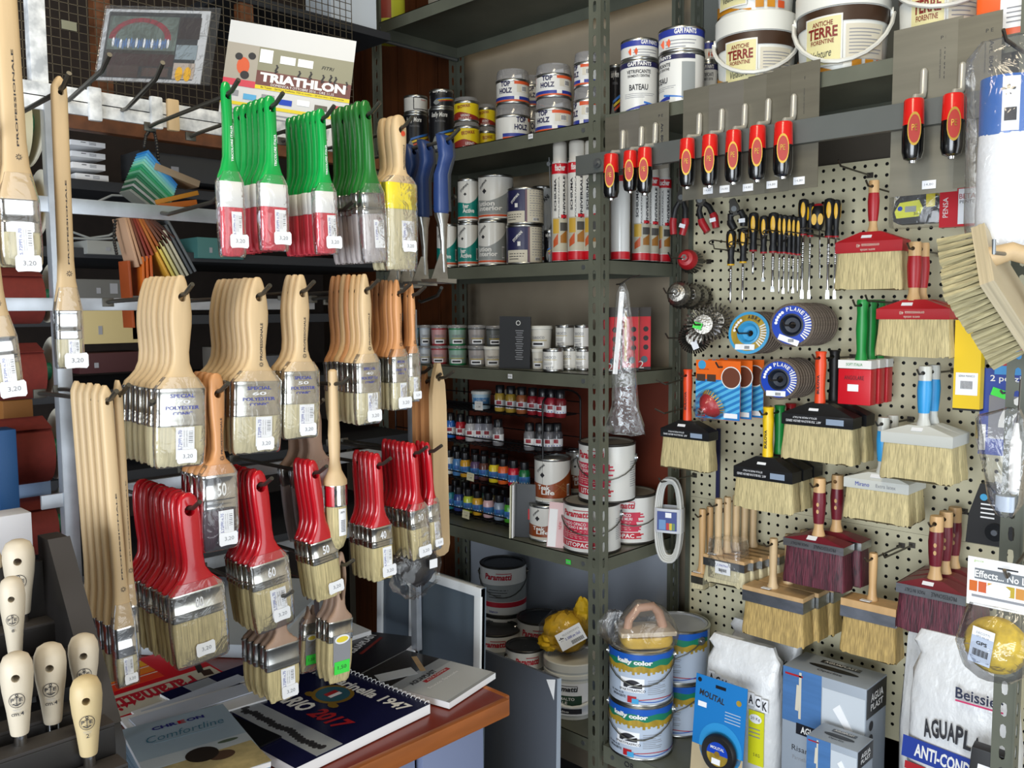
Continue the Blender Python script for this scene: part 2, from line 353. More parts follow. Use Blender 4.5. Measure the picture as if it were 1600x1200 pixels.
HPROF = {
 'beaver': ([(0, .04, .5), (.012, .07, .8), (.05, .105, 1), (.13, .155, 1), (.22, .19, 1), (.34, .218, 1), (.44, .216, 1), (.56, .19, 1), (.68, .165, 1), (.78, .18, 1), (.86, .25, 1), (.92, .36, 1), (.96, .46, 1), (1, .49, 1)]),
 'red': ([(0, .05, .5), (.015, .1, .8), (.06, .16, 1), (.15, .2, 1), (.3, .215, 1), (.5, .205, 1), (.66, .19, 1), (.78, .21, 1), (.87, .3, .95), (.94, .42, .9), (.98, .49, .9), (1, .49, .9)]),
 'long': ([(0, .06, .7), (.012, .14, 1), (.04, .28, 1), (.08, .3, 1), (.3, .3, 1), (.6, .3, 1), (.78, .3, 1), (.87, .34, 1), (.93, .43, 1), (.97, .49, 1), (1, .5, 1)]),
 'slim': ([(0, .06, .6), (.02, .13, .9), (.07, .18, 1), (.2, .21, 1), (.4, .19, 1), (.6, .14, 1), (.75, .13, 1), (.85, .2, 1), (.93, .4, 1), (.97, .48, 1), (1, .49, 1)]),
 'green': ([(0, .08, .5), (.02, .16, .8), (.08, .2, 1), (.2, .19, 1), (.4, .18, 1), (.6, .2, 1), (.75, .23, 1), (.86, .34, 1), (.94, .47, 1), (1, .5, 1)]),
}
KIND = {  # profile, handle mat, handle/ferrule share, hole drop share, thickness, ferrule mat, bristle mat, tip width, ferrule style
 'pale': ('beaver', 'woodpale', .59, .2, .115, .0165, 'ferrule', 'bristlepale', .93, 'metal'),
 'tan': ('beaver', 'woodtan', .59, .2, .115, .0165, 'ferrule', 'bristlepale', .93, 'metal'),
 'orange': ('beaver', 'woodorange', .59, .2, .115, .0165, 'ferrule', 'bristlepale', .93, 'metal'),
 'purple': ('slim', 'woodorange', .57, .20, .115, .022, 'chrome', 'bristlepurple', .88, 'metal'),
 'red': ('red', 'redplastic', .57, .16, .10, .017, 'ferrule', 'bristle', .95, 'metal'),
 'green': ('green', 'greenplastic', .57, .15, .085, .019, 'white', 'bristlepink', .84, 'plain'),
 'greendark': ('green', 'greendark', .57, .13, .10, .020, 'steel', 'bristlegrey', .88, 'metal'),
 'yellow': ('slim', 'woodpale', .44, .17, .10, .024, col('f2dc12', .4), 'bristlepale', .92, 'plain'),
 'long': ('long', 'woodpale', .80, .10, .055, .016, 'chrome', 'bristlepale', .85, 'metal'),
 'grey': ('beaver', 'woodgreypink', .52, .2, .115, .012, 'steel', 'bristle', .8, 'metal'),
 'loop': ('beaver', 'woodgreypink', .52, .16, .11, .014, 'ferrule', 'bristle', .8, 'metal'),
 'dusky': ('beaver', 'woodgreypink', .5, .12, .115, .014, 'steel', 'bristlegrey', .9, 'plain'),  # handle wood toned down to imitate the shade behind the pale brushes
}
_BM = {}
def brush_meshes(kind, W, L):
    k = (kind, round(W, 4), round(L, 4))
    if k in _BM: return _BM[k]
    pf, hm, fh, ff, hd, T, fm, bm_, tip, fs = KIND[kind]
    top = hd*L; hl = fh*L; mb = MB()
    def tap(s_): return 1 if pf == 'long' else (.62+.38*min(1, s_/.3))
    mb.loft([sup(max(w_*W, .0015), T/2*t_*tap(s_)*(.9 if s_ < .9 else 1), top-s_*hl, 16, 2.6 if pf in ('red', 'green') else 3.2) for s_, w_, t_ in HPROF[pf]], hm)
    me = mb.mesh('handle'); sharp(me, 60)
    c = MB()
    if kind == 'loop': c.loft([[(.0065*math.cos(2*PI*j/16), y, -.027+(.038 if math.sin(2*PI*j/16) > 0 else .030)*math.sin(2*PI*j/16)) for j in range(16)] for y in (T, -T)], hm, smooth=False)
    else:
        rh = min(.0062, W*.115) if pf != 'red' else min(.008, W*.13)
        c.loft([[(rh*math.cos(2*PI*j/14), y, rh*math.sin(2*PI*j/14)) for j in range(14)] for y in (T, -T)], hm, smooth=False)
    try: me = cut(me, c.mesh('c'))
    except Exception as ex: print('cut failed', ex)
    zf = top-hl; fl_ = ff*L; mb = MB()
    if fs == 'metal': st = [(0, 1), (.06, 1.03), (.1, 1), (.66, 1), (.70, 1.03), (.74, 1.0), (.80, 1.03), (.84, 1), (.93, 1.03), (1, 1)]
    else: st = [(0, .98), (.04, 1.02), (.7, 1.02), (.74, .99), (.96, 1.02), (1, .98)]
    mb.loft([sup(W/2*q, T/2*(1+(q-1)*3), zf-s_*fl_, 20, 5) for s_, q in st], fm)
    fe = mb.mesh('ferrule'); sharp(fe, 50)
    zb = zf-fl_; bl = L-hl-fl_; mb = MB(); rnd = random.Random(int(W*1e5)+int(L*1e4))
    secs = []
    for s_, a, t_ in ((0, .97, .94), (.25, .985, .96), (.55, .97, .85), (.8, (tip+.97)/2, .66), (.94, tip, .48), (1, tip*.94, .36)):
        sec = sup(W/2*a, T/2*t_, zb-s_*bl, 28, 4.5)
        if s_ > .9: sec = [(x, y, z+rnd.uniform(-.0014, .0014)) for x, y, z in sec]
        secs.append(sec)
    mb.loft(secs, bm_); br = mb.mesh('bristles'); sharp(br, 60)
    _BM[k] = (me, fe, br, zf, zb, bl, top); return _BM[k]
def hangtag(parent, W, T, z, x=0, h=.03, w=None, price=True, label=True, text=None, dz=0):
    """white barcode sticker on the bristles with the shop's price tag over its foot"""
    y = -T/2-.0007; w = w or min(.027, W*.42)
    if label:
        mb = MB(); mb.rect((x, y, z), w, h, 'tag', .0005)
        for k in range(7): mb.rect((x+w*.3, y-.0004, z+h*.36-.0011*k*h/.03*1.6), w*.22, .0009 if k % 2 else .0005, 'ink', .0002)
        mb.text(text or 'S.72PPI n.70', h*.62, w*.2, 'blueink', (x-w*.28, y-.0005, z+h*.1), PI/2)
        for q in (-.06, .08): mb.text('pennello setola', h*.5, w*.09, 'greytext', (x+w*q, y-.0005, z+h*.14), PI/2)
        part('barcode_label', mb, parent)
    if price:
        mb = MB(); zz = z-h*.42+dz; ww, hh = .029 if W > .03 else .018, .020 if W > .03 else .014
        pts = [(-.5, -.35), (-.42, -.5), (-.1, -.46), (.1, -.46), (.42, -.5), (.5, -.35), (.5, .35), (.42, .5), (.1, .46), (-.1, .46), (-.42, .5), (-.5, .35)]
        mb.prism([(x+.002+a*ww, zz+c*hh) for a, c in pts], y-.0018, y-.0012, 'tag'); mb.text('3,20', ww*.5, hh*.32, 'greytext', (x+.003, y-.0021, zz))
        part('price_sticker', mb, parent)
def flat_brush(kind, W, L, label, group=None, deco=True, sleeve=True, text=None, ft=None):
    me, fe, br, zf, zb, bl, top = brush_meshes(kind, W, L)
    T = KIND[kind][5]
    r = thing('flat_brush', label, 'paint brush', group=group)
    part('handle', me, r); part('ferrule', fe, r); part('bristles', br, r)
    return r
def deco(r, kind, W, L, sleeve=True, lab=True, price=True, ferr=None, stamp=True, tx='S.72PPI n.70', lx=.0, lh=None, green=False, smat='ink', dot=False):
    me, fe, br, zf, zb, bl, top = brush_meshes(kind, W, L); T = KIND[kind][5]; fl_ = zf-zb; hl = top-zf
    if ferr:
        mb = MB(); n = len(ferr)
        for i, (t, m, wd) in enumerate(ferr): mb.text(t, W*wd, fl_*.62/n*.62, m, (0, -T/2-.0005, zf-fl_*(.12+.62*(i+.5)/n)), bold=.02)
        part('ferrule_print', mb, r)
    if stamp:
        mb = MB(); mb.text('PROFESSIONALE' if smat == 'ink' else 'TRICOLORE ITALIA', hl*.36, W*(.055 if smat == 'ink' else .09), smat, (W*.04, -T/2*.86-.0006, top-hl*.62), PI/2, bold=.02)
        if dot: mb.disc((W*.02, -T/2*.86-.0008, top-hl*.28), .0045, 'orangered', 14)
        for k in range(8 if smat == 'ink' and not dot else 0):
            a = PI*k/4; mb.rect((W*.04+.0025*math.cos(a), -T/2*.88-.0006, top-hl*.84+.0025*math.sin(a)), .0022, .0007, 'ink', .0002, -a)
        part('handle_stamp', mb, r)
    if lab or price: hangtag(r, W, T*.98, zb-bl*.42, lx*W, lh or min(.046, bl*.80), price=price, label=lab, text=tx)
    if green:
        mb = MB(); y = -T/2-.001; mb.rect((0, y, zb-bl*.2), W*.7, bl*.62+fl_*.2, 'greytext'); mb.disc((0, y-.0006, zb+fl_*.1), W*.3, 'tag', ry=W*.16)
        mb.disc((0, y-.0009, zb+fl_*.1), W*.24, col('e8d23a'), ry=W*.10); mb.rect((0, y-.0008, zb-bl*.62), W*.62, bl*.3, 'paint_3fdc4a_50'); mb.text('1,50', W*.35, bl*.1, 'ink', (0, y-.0012, zb-bl*.62))
        part('green_price_label', mb, r)
    if sleeve:
        mb = MB(); mb.loft([sup(W/2*q+.0015, T/2*t_+.0018, z, 20, 4) for z, q, t_ in ((zf+hl*.1, .62, 1.0), (zf, 1, 1.02), (zb, 1.01, 1.03), (zb-bl*.5, 1.01, 1.0), (zb-bl*.96, .97, .8), (zb-bl*1.03, .9, .5))], 'film')
        part('plastic_sleeve', mb, r)
def stack(kind, words, n, xt, yt, xl, xr, yf, yb, dx=.017, X=XFR, hk=True, behind=None, uniq=None, tilt=True, xbot=None, **dk):
    top = P(xt, yt, X=X); a = P(xl, yf, X=X); c = P(xr, yf, X=X); W = (c-a).length/(1.03 if KIND[kind][9] == 'metal' else 1.02)
    mid = (a+c)/2; bot = P(xbot if xbot else (xl+xr)/2+.045*(yb-yf), yb, X=X)
    L = (top-bot).length; ang = math.atan2(mid.y-top.y, top.z-mid.z) if tilt else 0
    hd = KIND[kind][4]*L; hz = Vector((X, top.y+math.sin(ang)*hd, top.z-math.cos(ang)*hd))
    g = words+' hung on one hook'; hw = 'a' if n < 1 else NUM[n]
    def lab(i):
        if n == 1: return uniq or words
        return '%s, %s of %s on its hook' % (words, ORD[i] if i == 0 else ORD[i]+' from front', hw)
    r0 = flat_brush(kind, W, L, lab(0), g if n > 1 else None); r0.location = hz
    base = (0, ang, PI/2)
    def eul(d=0, e=0): return (Matrix.Rotation(PI/2+e, 3, 'Z') @ Matrix.Rotation(-ang+d, 3, 'Y')).to_euler()
    r0.rotation_euler = eul()
    for i in range(1, n):
        k = behind[min(i-1, len(behind)-1)] if behind else kind
        loc = hz+Vector((-dx*i, random.uniform(-.0016, .0016), random.uniform(-.001, .001)))
        if k == kind: r = dup(r0, loc, eul(random.uniform(-.008, .008), random.uniform(-.03, .03)), lab(i))
        else: r = flat_brush(k, W, L, lab(i), g); r.location = loc; r.rotation_euler = eul(random.uniform(-.008, .008), random.uniform(-.03, .03))
    deco(r0, kind, W, L, **dk)
    if hk: hook(hz.y, hz.z+.0015, X+.022)
    return r0
SP = lambda n: [('SPECIAL', 'blueink', .5), (n, 'tag', .3), ('POLYESTER', 'blueink', .68), ('CONIC', 'blueink', .4)]
# row of natural handles
stack('pale', 'widest pale wooden flat brush', 7, 282, 430, 241, 320, 636, 727, .0185, ferr=SP('70'), stamp=False, lx=.05)
stack('pale', 'second widest pale wooden brush', 8, 402, 433, 362, 438, 612, 706, .0165, ferr=SP('60'), lx=.1)
stack('pale', 'middle width pale wooden brush', 3, 470, 429, 441, 497, 600, 683, .016, ferr=SP('50'), lx=.1)
stack('pale', 'narrower tan wooden brush', 7, 569, 428, 554, 592, 588, 661, .0145, ferr=SP('40'), behind=['tan', 'tan', 'orange', 'tan', 'orange', 'orange'], lx=.1)
stack('orange', 'narrow reddish wooden brush', 6, 619, 437, 610, 635, 582, 639, .013, ferr=SP('30'), lx=.1)
stack('orange', 'slimmest reddish wooden brush', 2, 642, 443, 636, 653, 575, 626, .013, lx=0)
# green handles along the top bars
stack('green', 'green white and red flat brush', 1, 352, 128, 340, 378, 296, 400, uniq='green white and red flat brush hanging alone at the left', smat='tag', lx=.1)
stack('green', 'wide green white red brush', 6, 421, 150, 404, 447, 306, 391, .018, smat='tag', lx=.15)
stack('green', 'narrow green white red brush', 7, 500, 170, 490, 523, 315, 396, .0145, smat='tag', lx=.15)
stack('greendark', 'dark green brush in film', 6, 570, 157, 562, 599, 325, 409, .0165, stamp=False, lx=.1, price=False)
stack('yellow', 'pale brush with yellow band', 3, 622, 180, 601, 648, 340, 421, .018, lx=.12, dot=True)
# red handles
stack('red', 'widest red plastic brush', 9, 291, 770, 264, 350, 944, 1033, .0185, lab=False, stamp=False, ferr=[('80', 'tag', .14)])
stack('red', 'second widest red plastic brush', 6, 402, 735, 390, 451, 902, 981, .0145, stamp=False, ferr=[('60', 'tag', .2)], lx=.1)
stack('red', 'middle width red plastic brush', 4, 487, 719, 485, 527, 870, 935, .0135, lab=False, stamp=False, sleeve=False, ferr=[('50', 'tag', .24)], lx=.15)
stack('red', 'narrower red plastic brush', 5, 588, 708, 578, 611, 848, 905, .0135, stamp=False, sleeve=False, ferr=[('40', 'tag', .28)], lx=.15)
stack('red', 'narrow red plastic brush', 7, 644, 692, 639, 667, 817, 872, .013, lab=False, stamp=False, ferr=[('30', 'tag', .3)], lx=.05)
stack('red', 'slimmest red plastic brush', 3, 667, 691, 667, 684, 806, 858, .013, stamp=False, lx=.05)
# others
stack('purple', 'brown brush with purple bristles', 4, 336, 583, 312, 369, 765, 856, .017, ferr=[('50', 'white', .25)], lx=.1)
stack('grey', 'thin greyish wooden brush', 5, 436, 912, 415, 466, 1035, 1092, .0165, sleeve=False, stamp=False, lab=True, ferr=None, lx=.1)
stack('loop', 'slotted wooden brush, green label', 3, 532, 862, 511, 549, 992, 1063, .0165, sleeve=False, stamp=False, lab=False, price=False, green=True)
stack('loop', 'narrow wooden flat brush', 1, 487, 890, 470, 497, 985, 1046, X=XFR-.06, uniq='shaded wooden flat brush with green label left of slotted brushes', sleeve=True, stamp=False, lab=False, price=False, green=True)
stack('dusky', 'dusky wooden brush in film', 3, 483, 610, 470, 530, 775, 850, .03, X=XFR-.09, hk=True, stamp=False, price=False)
# long radiator brushes
stack('long', 'long radiator brush', 1, 91, 120, 85, 127, 497, 574, uniq='long pale radiator brush with pointed top hanging alone', lx=.1, tilt=True)
stack('long', 'long pale radiator brush', 5, 163, 602, 178, 212, 1012, 1067, .024, xbot=204, lx=.0)
stack('long', 'long radiator brush', 1, 183, 594, 197, 215, 985, 1030, X=XFR-.03, uniq='long grey wooden radiator brush behind the stack of five', lab=True, price=False)
stack('long', 'broad radiator brush', 3, 0, -110, -4, 60, 318, 414, .018, X=XFR+.03, lx=.05, lh=.05)
stack('long', 'long radiator brush', 1, -45, 190, -30, 24, 518, 608, X=XFR+.03, uniq='broad radiator brush cut off at the left picture edge', lx=.1, lh=.045)
for (x0, y0, x1, y1) in ((191, 172, 255, 112), (253, 333, 349, 312), (455, 335, 553, 326), (560, 338, 712, 318), (655, 470, 690, 460), (210, 640, 238, 640), (100, 158, 172, 100)):
    a = P(x0, y0, X=XB+.004); c = P(x1, y1, X=XFR+.0); mb = MB(); v = c-a
    mb.tube([a, a+v*.12+Vector((0, 0, -.004)), a+v*.85, c+Vector((0, 0, .012))], .0033, 'hookwire'); part('hook', mb, rack)
# round brush
p = P(520, 600, X=XFR); rz = lambda y: P(520, y, X=XFR).z
t = thing('round_brush', 'round brush with pale cylindrical handle and red trimmed steel ferrule', 'paint brush', p); z = lambda y: rz(y)-p.z
mb = MB(); mb.lathe([(.004, z(577)), (.0075, z(580)), (.008, z(640)), (.010, z(680)), (.0085, z(720)), (.011, z(735)), (.019, z(750)), (.0195, z(757))], 'woodpale', 20); part('handle', cut(mb.mesh('handle'), MB().cyl((.03, 0, 0), (-.03, 0, 0), .004, 'woodpale').mesh('c')), t)
mb = MB(); mb.lathe([(.018, z(757)), (.0185, z(762)), (.018, z(766)), (.018, z(784)), (.0185, z(788)), (.018, z(790))], 'chrome', 24); part('ferrule', mb, t)
mb = MB(); mb.lathe([(.0175, z(790)), (.0185, z(815)), (.017, z(840)), (.011, z(855)), (.004, z(860))], 'bristle', 24); part('bristles', mb, t)
t.rotation_euler = (0, 0, PI/2)
mb = MB(); mb.patch(.0187, -90, -40, z(789), z(758), 'redplastic'); mb.patch(.0187, 42, 90, z(789), z(758), 'redplastic'); mb.patch(.0188, -20, 25, z(835), z(793), 'tag'); mb.text('JEM', .008, .004, 'ink', (0, 0, z(799)), 0, .0192)
for k in range(8): mb.patch(.0191, -10, 15, z(812+2.4*k), z(811+2.4*k), 'ink')
part('ferrule_trim', mb, t)
hook(p.y, p.z, XFR+.035)
# ================================================================ cans and tins
mat('canwhite', 'dcdcd8', .28, 0, coat=.3); mat('lidgrey', '8d9398', .35, .6); mat('liddark', '2c2e2e', .35, .3)
mat('teal', '12877e', .35, 0, (40, 40, 40, .25)); mat('cangrey', '8f9494', .35); mat('teak', '9a4a20', .35, 0, (60, 60, 30, .35)); mat('navy', '24244e', .35)
mat('cream', 'cfc9b8', .45); mat('canblack', '17171c', .3, 0, coat=.3); mat('orangeband', 'd2552a', .4); mat('blueband', '2b3a94', .4)
mat('yellowcan', 'e2c81c', .35); mat('brick', '8c2a20', .4); mat('tubwhite', 'dfe0da', .4); mat('crimson', 'c22a48', .4); mat('logored', 'b81c30', .4)
def face(p): return math.atan2(-p.x, p.y) if False else math.atan2((CAM.x-p.x), -(CAM.y-p.y))
def can_geom(x0, x1, ytop, Y, base=None, ybot=None):
    xm = (x0+x1)/2; p = P(xm, (ytop+(ybot or ytop))/2, Y=Y); u = (xm-800)/FPX
    r = (x1-x0)/2*depth(p)/FPX/math.sqrt(1+u*u); zt = P(xm, ytop, Y=Y).z
    return Vector((p.x, p.y, base)), r, zt-base
def shell(t, r, h, body='canwhite', lid='lidgrey', rim='tin', name='body', seg=36):
    mb = MB(); mb.lathe([(r*.985, .003), (r, .006), (r, h-.006)], body, seg); part(name, mb, t)
    mb = MB(); mb.lathe([(r*.9, .002), (r*1.0, 0), (r*1.02, .002), (r*1.02, .004), (r, .006)], rim, seg, cap=False); part('bottom_rim', mb, t); mb = MB(); mb.lathe([(r, h-.007), (r*1.022, h-.005), (r*1.022, h-.0015), (r*1.0, h), (r*.95, h), (r*.94, h-.004)], rim, seg, cap=False); part('rim', mb, t)
    mb = MB(); mb.lathe([(r*.945, h-.006), (r*.93, h-.001), (r*.86, h-.0008), (r*.84, h-.004), (.001, h-.0045)], lid, seg, cap=False); part('lid', mb, t)
def bail(t, r, h, z=.78, drop=.5, side=(-1, 1), fwd=1, m='wire', rr=.0016, ear=True, boss='zinc'):
    """wire carrying handle hanging down the front between two ears"""
    pts = []
    for i in range(13):
        a = PI*i/12; x = -math.cos(a)*r*1.05; y = -math.sin(a)*r*1.10; pts.append((x, y, z*h-math.sin(a)*drop*h))
    mb = MB(); mb.tube(pts, rr, m, 6); part('bail_handle', mb, t)
    if ear:
        for s_ in (-1, 1):
            mb = MB(); mb.cyl((s_*r*.98, 0, z*h), (s_*(r+.004), 0, z*h), .011, boss, n=14); mb.cyl((s_*r, 0, z*h), (s_*(r+.007), 0, z*h), .005, 'chrome', n=10); part('ear', mb, t)
def lab3(t, mb, name='printed_label'): return part(name, mb, t)
def can(x0, x1, yt, Y, base, spec, label, group=None, rot=0, cat='paint can', name='paint_can', ybot=None):
    p, r, h = can_geom(x0, x1, yt, Y, base, ybot)
    t = thing(name, label, cat, p, (0, 0, face(p)+math.radians(rot)), group); spec(t, r, h); return base+h+.0005
def txt(mb, s, r, w, h, m, a, z, rot=0, bold=.015, ital=0, dr=.0008):
    lw = w/max(len(s), 1) if abs(rot) < .3 else h; dr += lw*lw/(7*r)
    mb.text(s, w, h, m, (math.radians(a)*(r+dr), 0, z), rot, r+dr, bold, ital)
def bars(mb, r, a, z, w=.014, h=.012):
    mb.patch(r+.0005, a-math.degrees(w/r)/2, a+math.degrees(w/r)/2, z-h/2, z+h/2, 'tag', 4)
    for k in range(7): x = a+math.degrees(w/r)*(-.42+.13*k); mb.patch(r+.0008, x, x+math.degrees(w/r)*(.06 if k % 2 else .09), z-h*.4, z+h*.4, 'ink', 1)
def lines(mb, r, a0, a1, z0, z1, n=6, m='greytext', th=.28):
    for k in range(n):
        z = z1-(z1-z0)*(k+.5)/n; d = (z1-z0)/n*th; mb.patch(r+.0006, a0, a1-(a1-a0)*(.35 if k % 3 == 2 else .05*(k % 2)), z-d/2, z+d/2, m, 5)
def sp_kelly(t, r, h):
    shell(t, r, h, 'canblack', 'canblack'); mb = MB(); q = r+.0005
    txt(mb, 'kelly More', r, r*1.3, h*.13, 'white', -8, h*.84, 0, .02, .2); txt(mb, 'P R O F E S S I O N A L', r, r*.8, h*.04, 'greytext', -4, h*.72)
    for k, m in enumerate((col('3a76c8'), col('e2c022'), col('c84420'))):
        mb.patch(q, -25+6*k, 90, lambda f, k=k: h*(.42-.06*k+.16*f), lambda f, k=k: h*(.46-.06*k+.17*f), m, 8)
    mb.patch(q, -42, -8, lambda f: h*(.28-.14*math.sin(PI*f)), lambda f: h*(.28+.14*math.sin(PI*f)), 'cangrey', 10); lab3(t, mb)
def sp_blank(t, r, h):
    shell(t, r, h, 'canwhite', 'lidgrey'); mb = MB(); q = r+.0005
    for z in (.16, .82): mb.patch(q, -12, 75, h*z, h*(z+.05), 'ink', 6)
    mb.patch(q, -12, -8, h*.16, h*.85, 'ink', 1); txt(mb, 'Sintetico', r, r*.5, h*.07, 'red', 40, h*.72); lab3(t, mb)
def clearlid(t, r, h, z0, m='filmlid'):
    mb = MB(); mb.lathe([(r*1.04, z0), (r*1.04, z0+h*.02), (r, z0+h*.03), (r*.94, h*.97), (r*.9, h), (.001, h)], m, 28, cap=False); part('clear_lid', mb, t, label='clear plastic lid')
def sp_yellow(t, r, h):
    z = h*.84; shell(t, r, z, 'yellowcan', 'tin'); clearlid(t, r, h, z); mb = MB(); q = r+.0005
    mb.patch(q, -90, 90, .004, lambda f: z*(.40-.25*abs(f-.35)*1.6+.06), 'brick', 16); txt(mb, 'EKOWAX', r, r*1.1, h*.13, 'brick', -5, z*.72, .12, .03); txt(mb, 'LEGNO', r, r*.7, h*.10, 'white', 2, z*.27)
    lines(mb, r, -30, 30, z*.06, z*.18, 2, 'white'); lab3(t, mb)
def sp_topholz(t, r, h):
    z = h*.70; shell(t, r, z, 'canwhite', 'tin'); clearlid(t, r, h, z)
    mb = MB(); mb.cyl((-.003, 0, z+.012), (r*.55, -.004, z+.016), .006, 'white', n=10); part('hardener_tube', mb, t)
    mb = MB(); q = r+.0005
    txt(mb, 'TOP', r, r*.62, z*.22, 'navy', -26, z*.80, 0, .04); txt(mb, 'HOLZ', r, r*.84, z*.22, 'navy', -26, z*.52, 0, .04)
    mb.patch(q, 5, 75, z*.78, z*.92, 'orangeband', 8); mb.patch(q, 14, 60, z*.45, z*.76, 'cream', 6); bars(mb, r, 42, z*.6, .016, z*.24)
    mb.patch(q, -90, 90, z*.15, z*.28, 'blueband', 16); mb.patch(q, -90, 90, z*.08, z*.145, 'orangeband', 16); mb.patch(q+.0003, 5, 22, z*.15, z*.30, 'white', 3); lab3(t, mb)
def stoppani(lower, word, small=''):
    def f(t, r, h):
        shell(t, r, h, 'canwhite', 'lidgrey'); mb = MB(); q = r+.0005
        mb.patch(q, -95, 95, h*.135, lambda f: h*(.44+.03*math.cos(f*5)+.42*max(0, f-.42)**1.4*2.0), lower, 22)
        mb.patch(q, -95, 95, h*.085, h*.125, 'orangeband' if lower != 'teak' else 'cream', 18)
        txt(mb, 'STOPPANI', r, h*.26, h*.055, 'ink', -34, h*.79, .75, .02)
        mb.T = Matrix.Rotation(math.radians(-28), 4, 'Z'); mb.text('◆' if False else 'I', .0001, .0001, 'ink', (0, -r, 0)); d = r*.15; mb.add([(0, -q-.0004, h*.64-d), (d, -q-.0004+.0006, h*.64), (0, -q-.0004, h*.64+d), (-d, -q-.0004+.0006, h*.64)], [(0, 1, 2, 3)], 'ink', False); mb.T = Matrix.Identity(4)
        for i, wd in enumerate(word): txt(mb, wd, r, r*.19*len(wd), h*.105, 'white', -24+14*i, h*(.37-.105*i), 0, .03)
        if lower == 'teak':
            for a0, z0, a1, z1 in ((10, .26, 40, .45), (40, .45, 62, .30), (28, .38, 58, .22), (14, .44, 50, .33), (30, .2, 44, .5)): mb.patch(q+.0004, a0, a1, lambda f, z0=z0, z1=z1: h*(z0+(z1-z0)*f), lambda f, z0=z0, z1=z1: h*(z0+(z1-z0)*f+.006), 'bristlewarm', 4)
        bars(mb, r, 62, h*.30, .011, h*.26); lab3(t, mb)
    return f
def sp_stopnavy(t, r, h):
    shell(t, r, h, 'navy', 'lidgrey', 'tin'); mb = MB(); q = r+.0005
    mb.patch(q, 2, 85, h*.03, h*.96, 'cream', 8); mb.patch(q, 0, 6, h*.03, h*.96, col('6a4a5a'), 2); mb.patch(q, -75, -2, h*.05, h*.36, 'cream', 8); lines(mb, r, 14, 78, h*.2, h*.93, 11); bars(mb, r, 36, h*.13, .02, h*.08)
    txt(mb, 'STOPPANI', r, h*.34, h*.075, 'white', -34, h*.70, .78, .03); mb.patch(q, -34, -24, h*.46, h*.57, 'white', 3); lines(mb, r, -66, -12, h*.1, h*.3, 3, 'ink'); lab3(t, mb)
def sp_foam(t, r, h):
    zc = h*.84; mb = MB(); mb.lathe([(r*.98, .003), (r, .006), (r, zc-.008), (r*.93, zc)], 'canwhite', 28); part('body', mb, t)
    mb = MB(); mb.lathe([(r*.86, zc-.004), (r*.86, h-.006), (r*.8, h)], col('ddd8cc'), 24); part('cap', mb, t)
    mb = MB(); q = r+.0005; mb.patch(q, -180, 180, 0.004, h*.085, 'red', 30); mb.patch(q, -180, 180, zc-h*.105, zc-.006, 'red', 30); txt(mb, 'fischer', r, r*1.35, h*.055, 'white', 0, zc-h*.055, 0, .03)
    txt(mb, 'SCHIUMA', r, h*.27, r*.30, 'ink', -34, h*.56, PI/2, .03); txt(mb, 'UNIVERSALE', r, h*.36, r*.30, 'ink', 28, h*.54, PI/2, .03); txt(mb, 'POLIURETANICA', r, h*.34, r*.15, 'ink', -8, h*.54, PI/2)
    mb.patch(q, -60, 60, h*.09, h*.37, col('b9b4a0'), 8); mb.patch(q+.0003, -55, -8, h*.24, h*.36, col('c9a23a'), 4); mb.patch(q+.0003, -52, -14, lambda f: h*(.12+.03*f), lambda f: h*(.18+.06*f), col('c0562a'), 5); mb.patch(q+.0003, 2, 50, h*.16, lambda f: h*(.22+.05*f), col('a06a28'), 5); mb.patch(q+.0003, 0, 55, h*.26, h*.33, col('4a4844'), 4)
    mb.patch(q+.0005, 6, 48, h*.365, h*.395, 'red', 4); lab3(t, mb)
def tub(colr, strong=None):
    def f(t, r, h):
        c1 = col(colr, .35); mb = MB(); mb.lathe([(r*.86, 0), (r*.88, .003), (r*.97, h*.86)], c1, 28); part('body', mb, t)
        if strong: mb = MB(); mb.lathe([(r*.87, .0005), (r*.895, h*.1)], col(strong), 28, cap=False); part('base_band', mb, t); mb = MB(); mb.lathe([(r*.968, h*.78), (r*.98, h*.87)], col(strong), 28, cap=False); part('paint_band', mb, t)
        mb = MB(); mb.lathe([(r*1.0, h*.85), (r*1.03, h*.86), (r*1.03, h*.97), (r*.98, h), (r*.93, h), (r*.92, h*.96), (.001, h*.96)], 'filmlid' if strong else 'tubwhite', 28, cap=False); part('lid', mb, t)
        mb = MB(); q = r*.93; txt(mb, 'TAROCO', q, r*1.25, h*.12, 'greytext', -4, h*.48, dr=.0022); mb.patch(q+.002, -45, 45, h*.34, h*.37, col('b9a23a'), 8)
        mb.patch(q+.0012, -38, 30, h*.10, h*.30, 'tag', 8); lines(mb, q+.0012, -30, 22, h*.12, h*.28, 1, 'ink', .6); lab3(t, mb)
    return f
def sp_whitetin(t, r, h):
    shell(t, r, h, 'canwhite', 'tin', 'tin'); mb = MB(); txt(mb, 'TAROCO', r, r*1.3, h*.12, 'greytext', -20, h*.64); mb.patch(r+.0005, -60, 20, h*.52, h*.54, col('b9a23a'), 8); lines(mb, r, -60, -5, h*.28, h*.42, 2); txt(mb, 'MATT', r, r*.8, h*.11, 'greytext', -20, h*.17); lab3(t, mb)
def paramatti(mb, r, h, a, z, w, hh, m='logored'):
    txt(mb, 'Paramatti', r, w, hh, m, a, z, 0, .035, .15); mb.patch(r+.0007, a-4, a+math.degrees(w/r)*.48, z+hh*.52, z+hh*.64, m, 8)
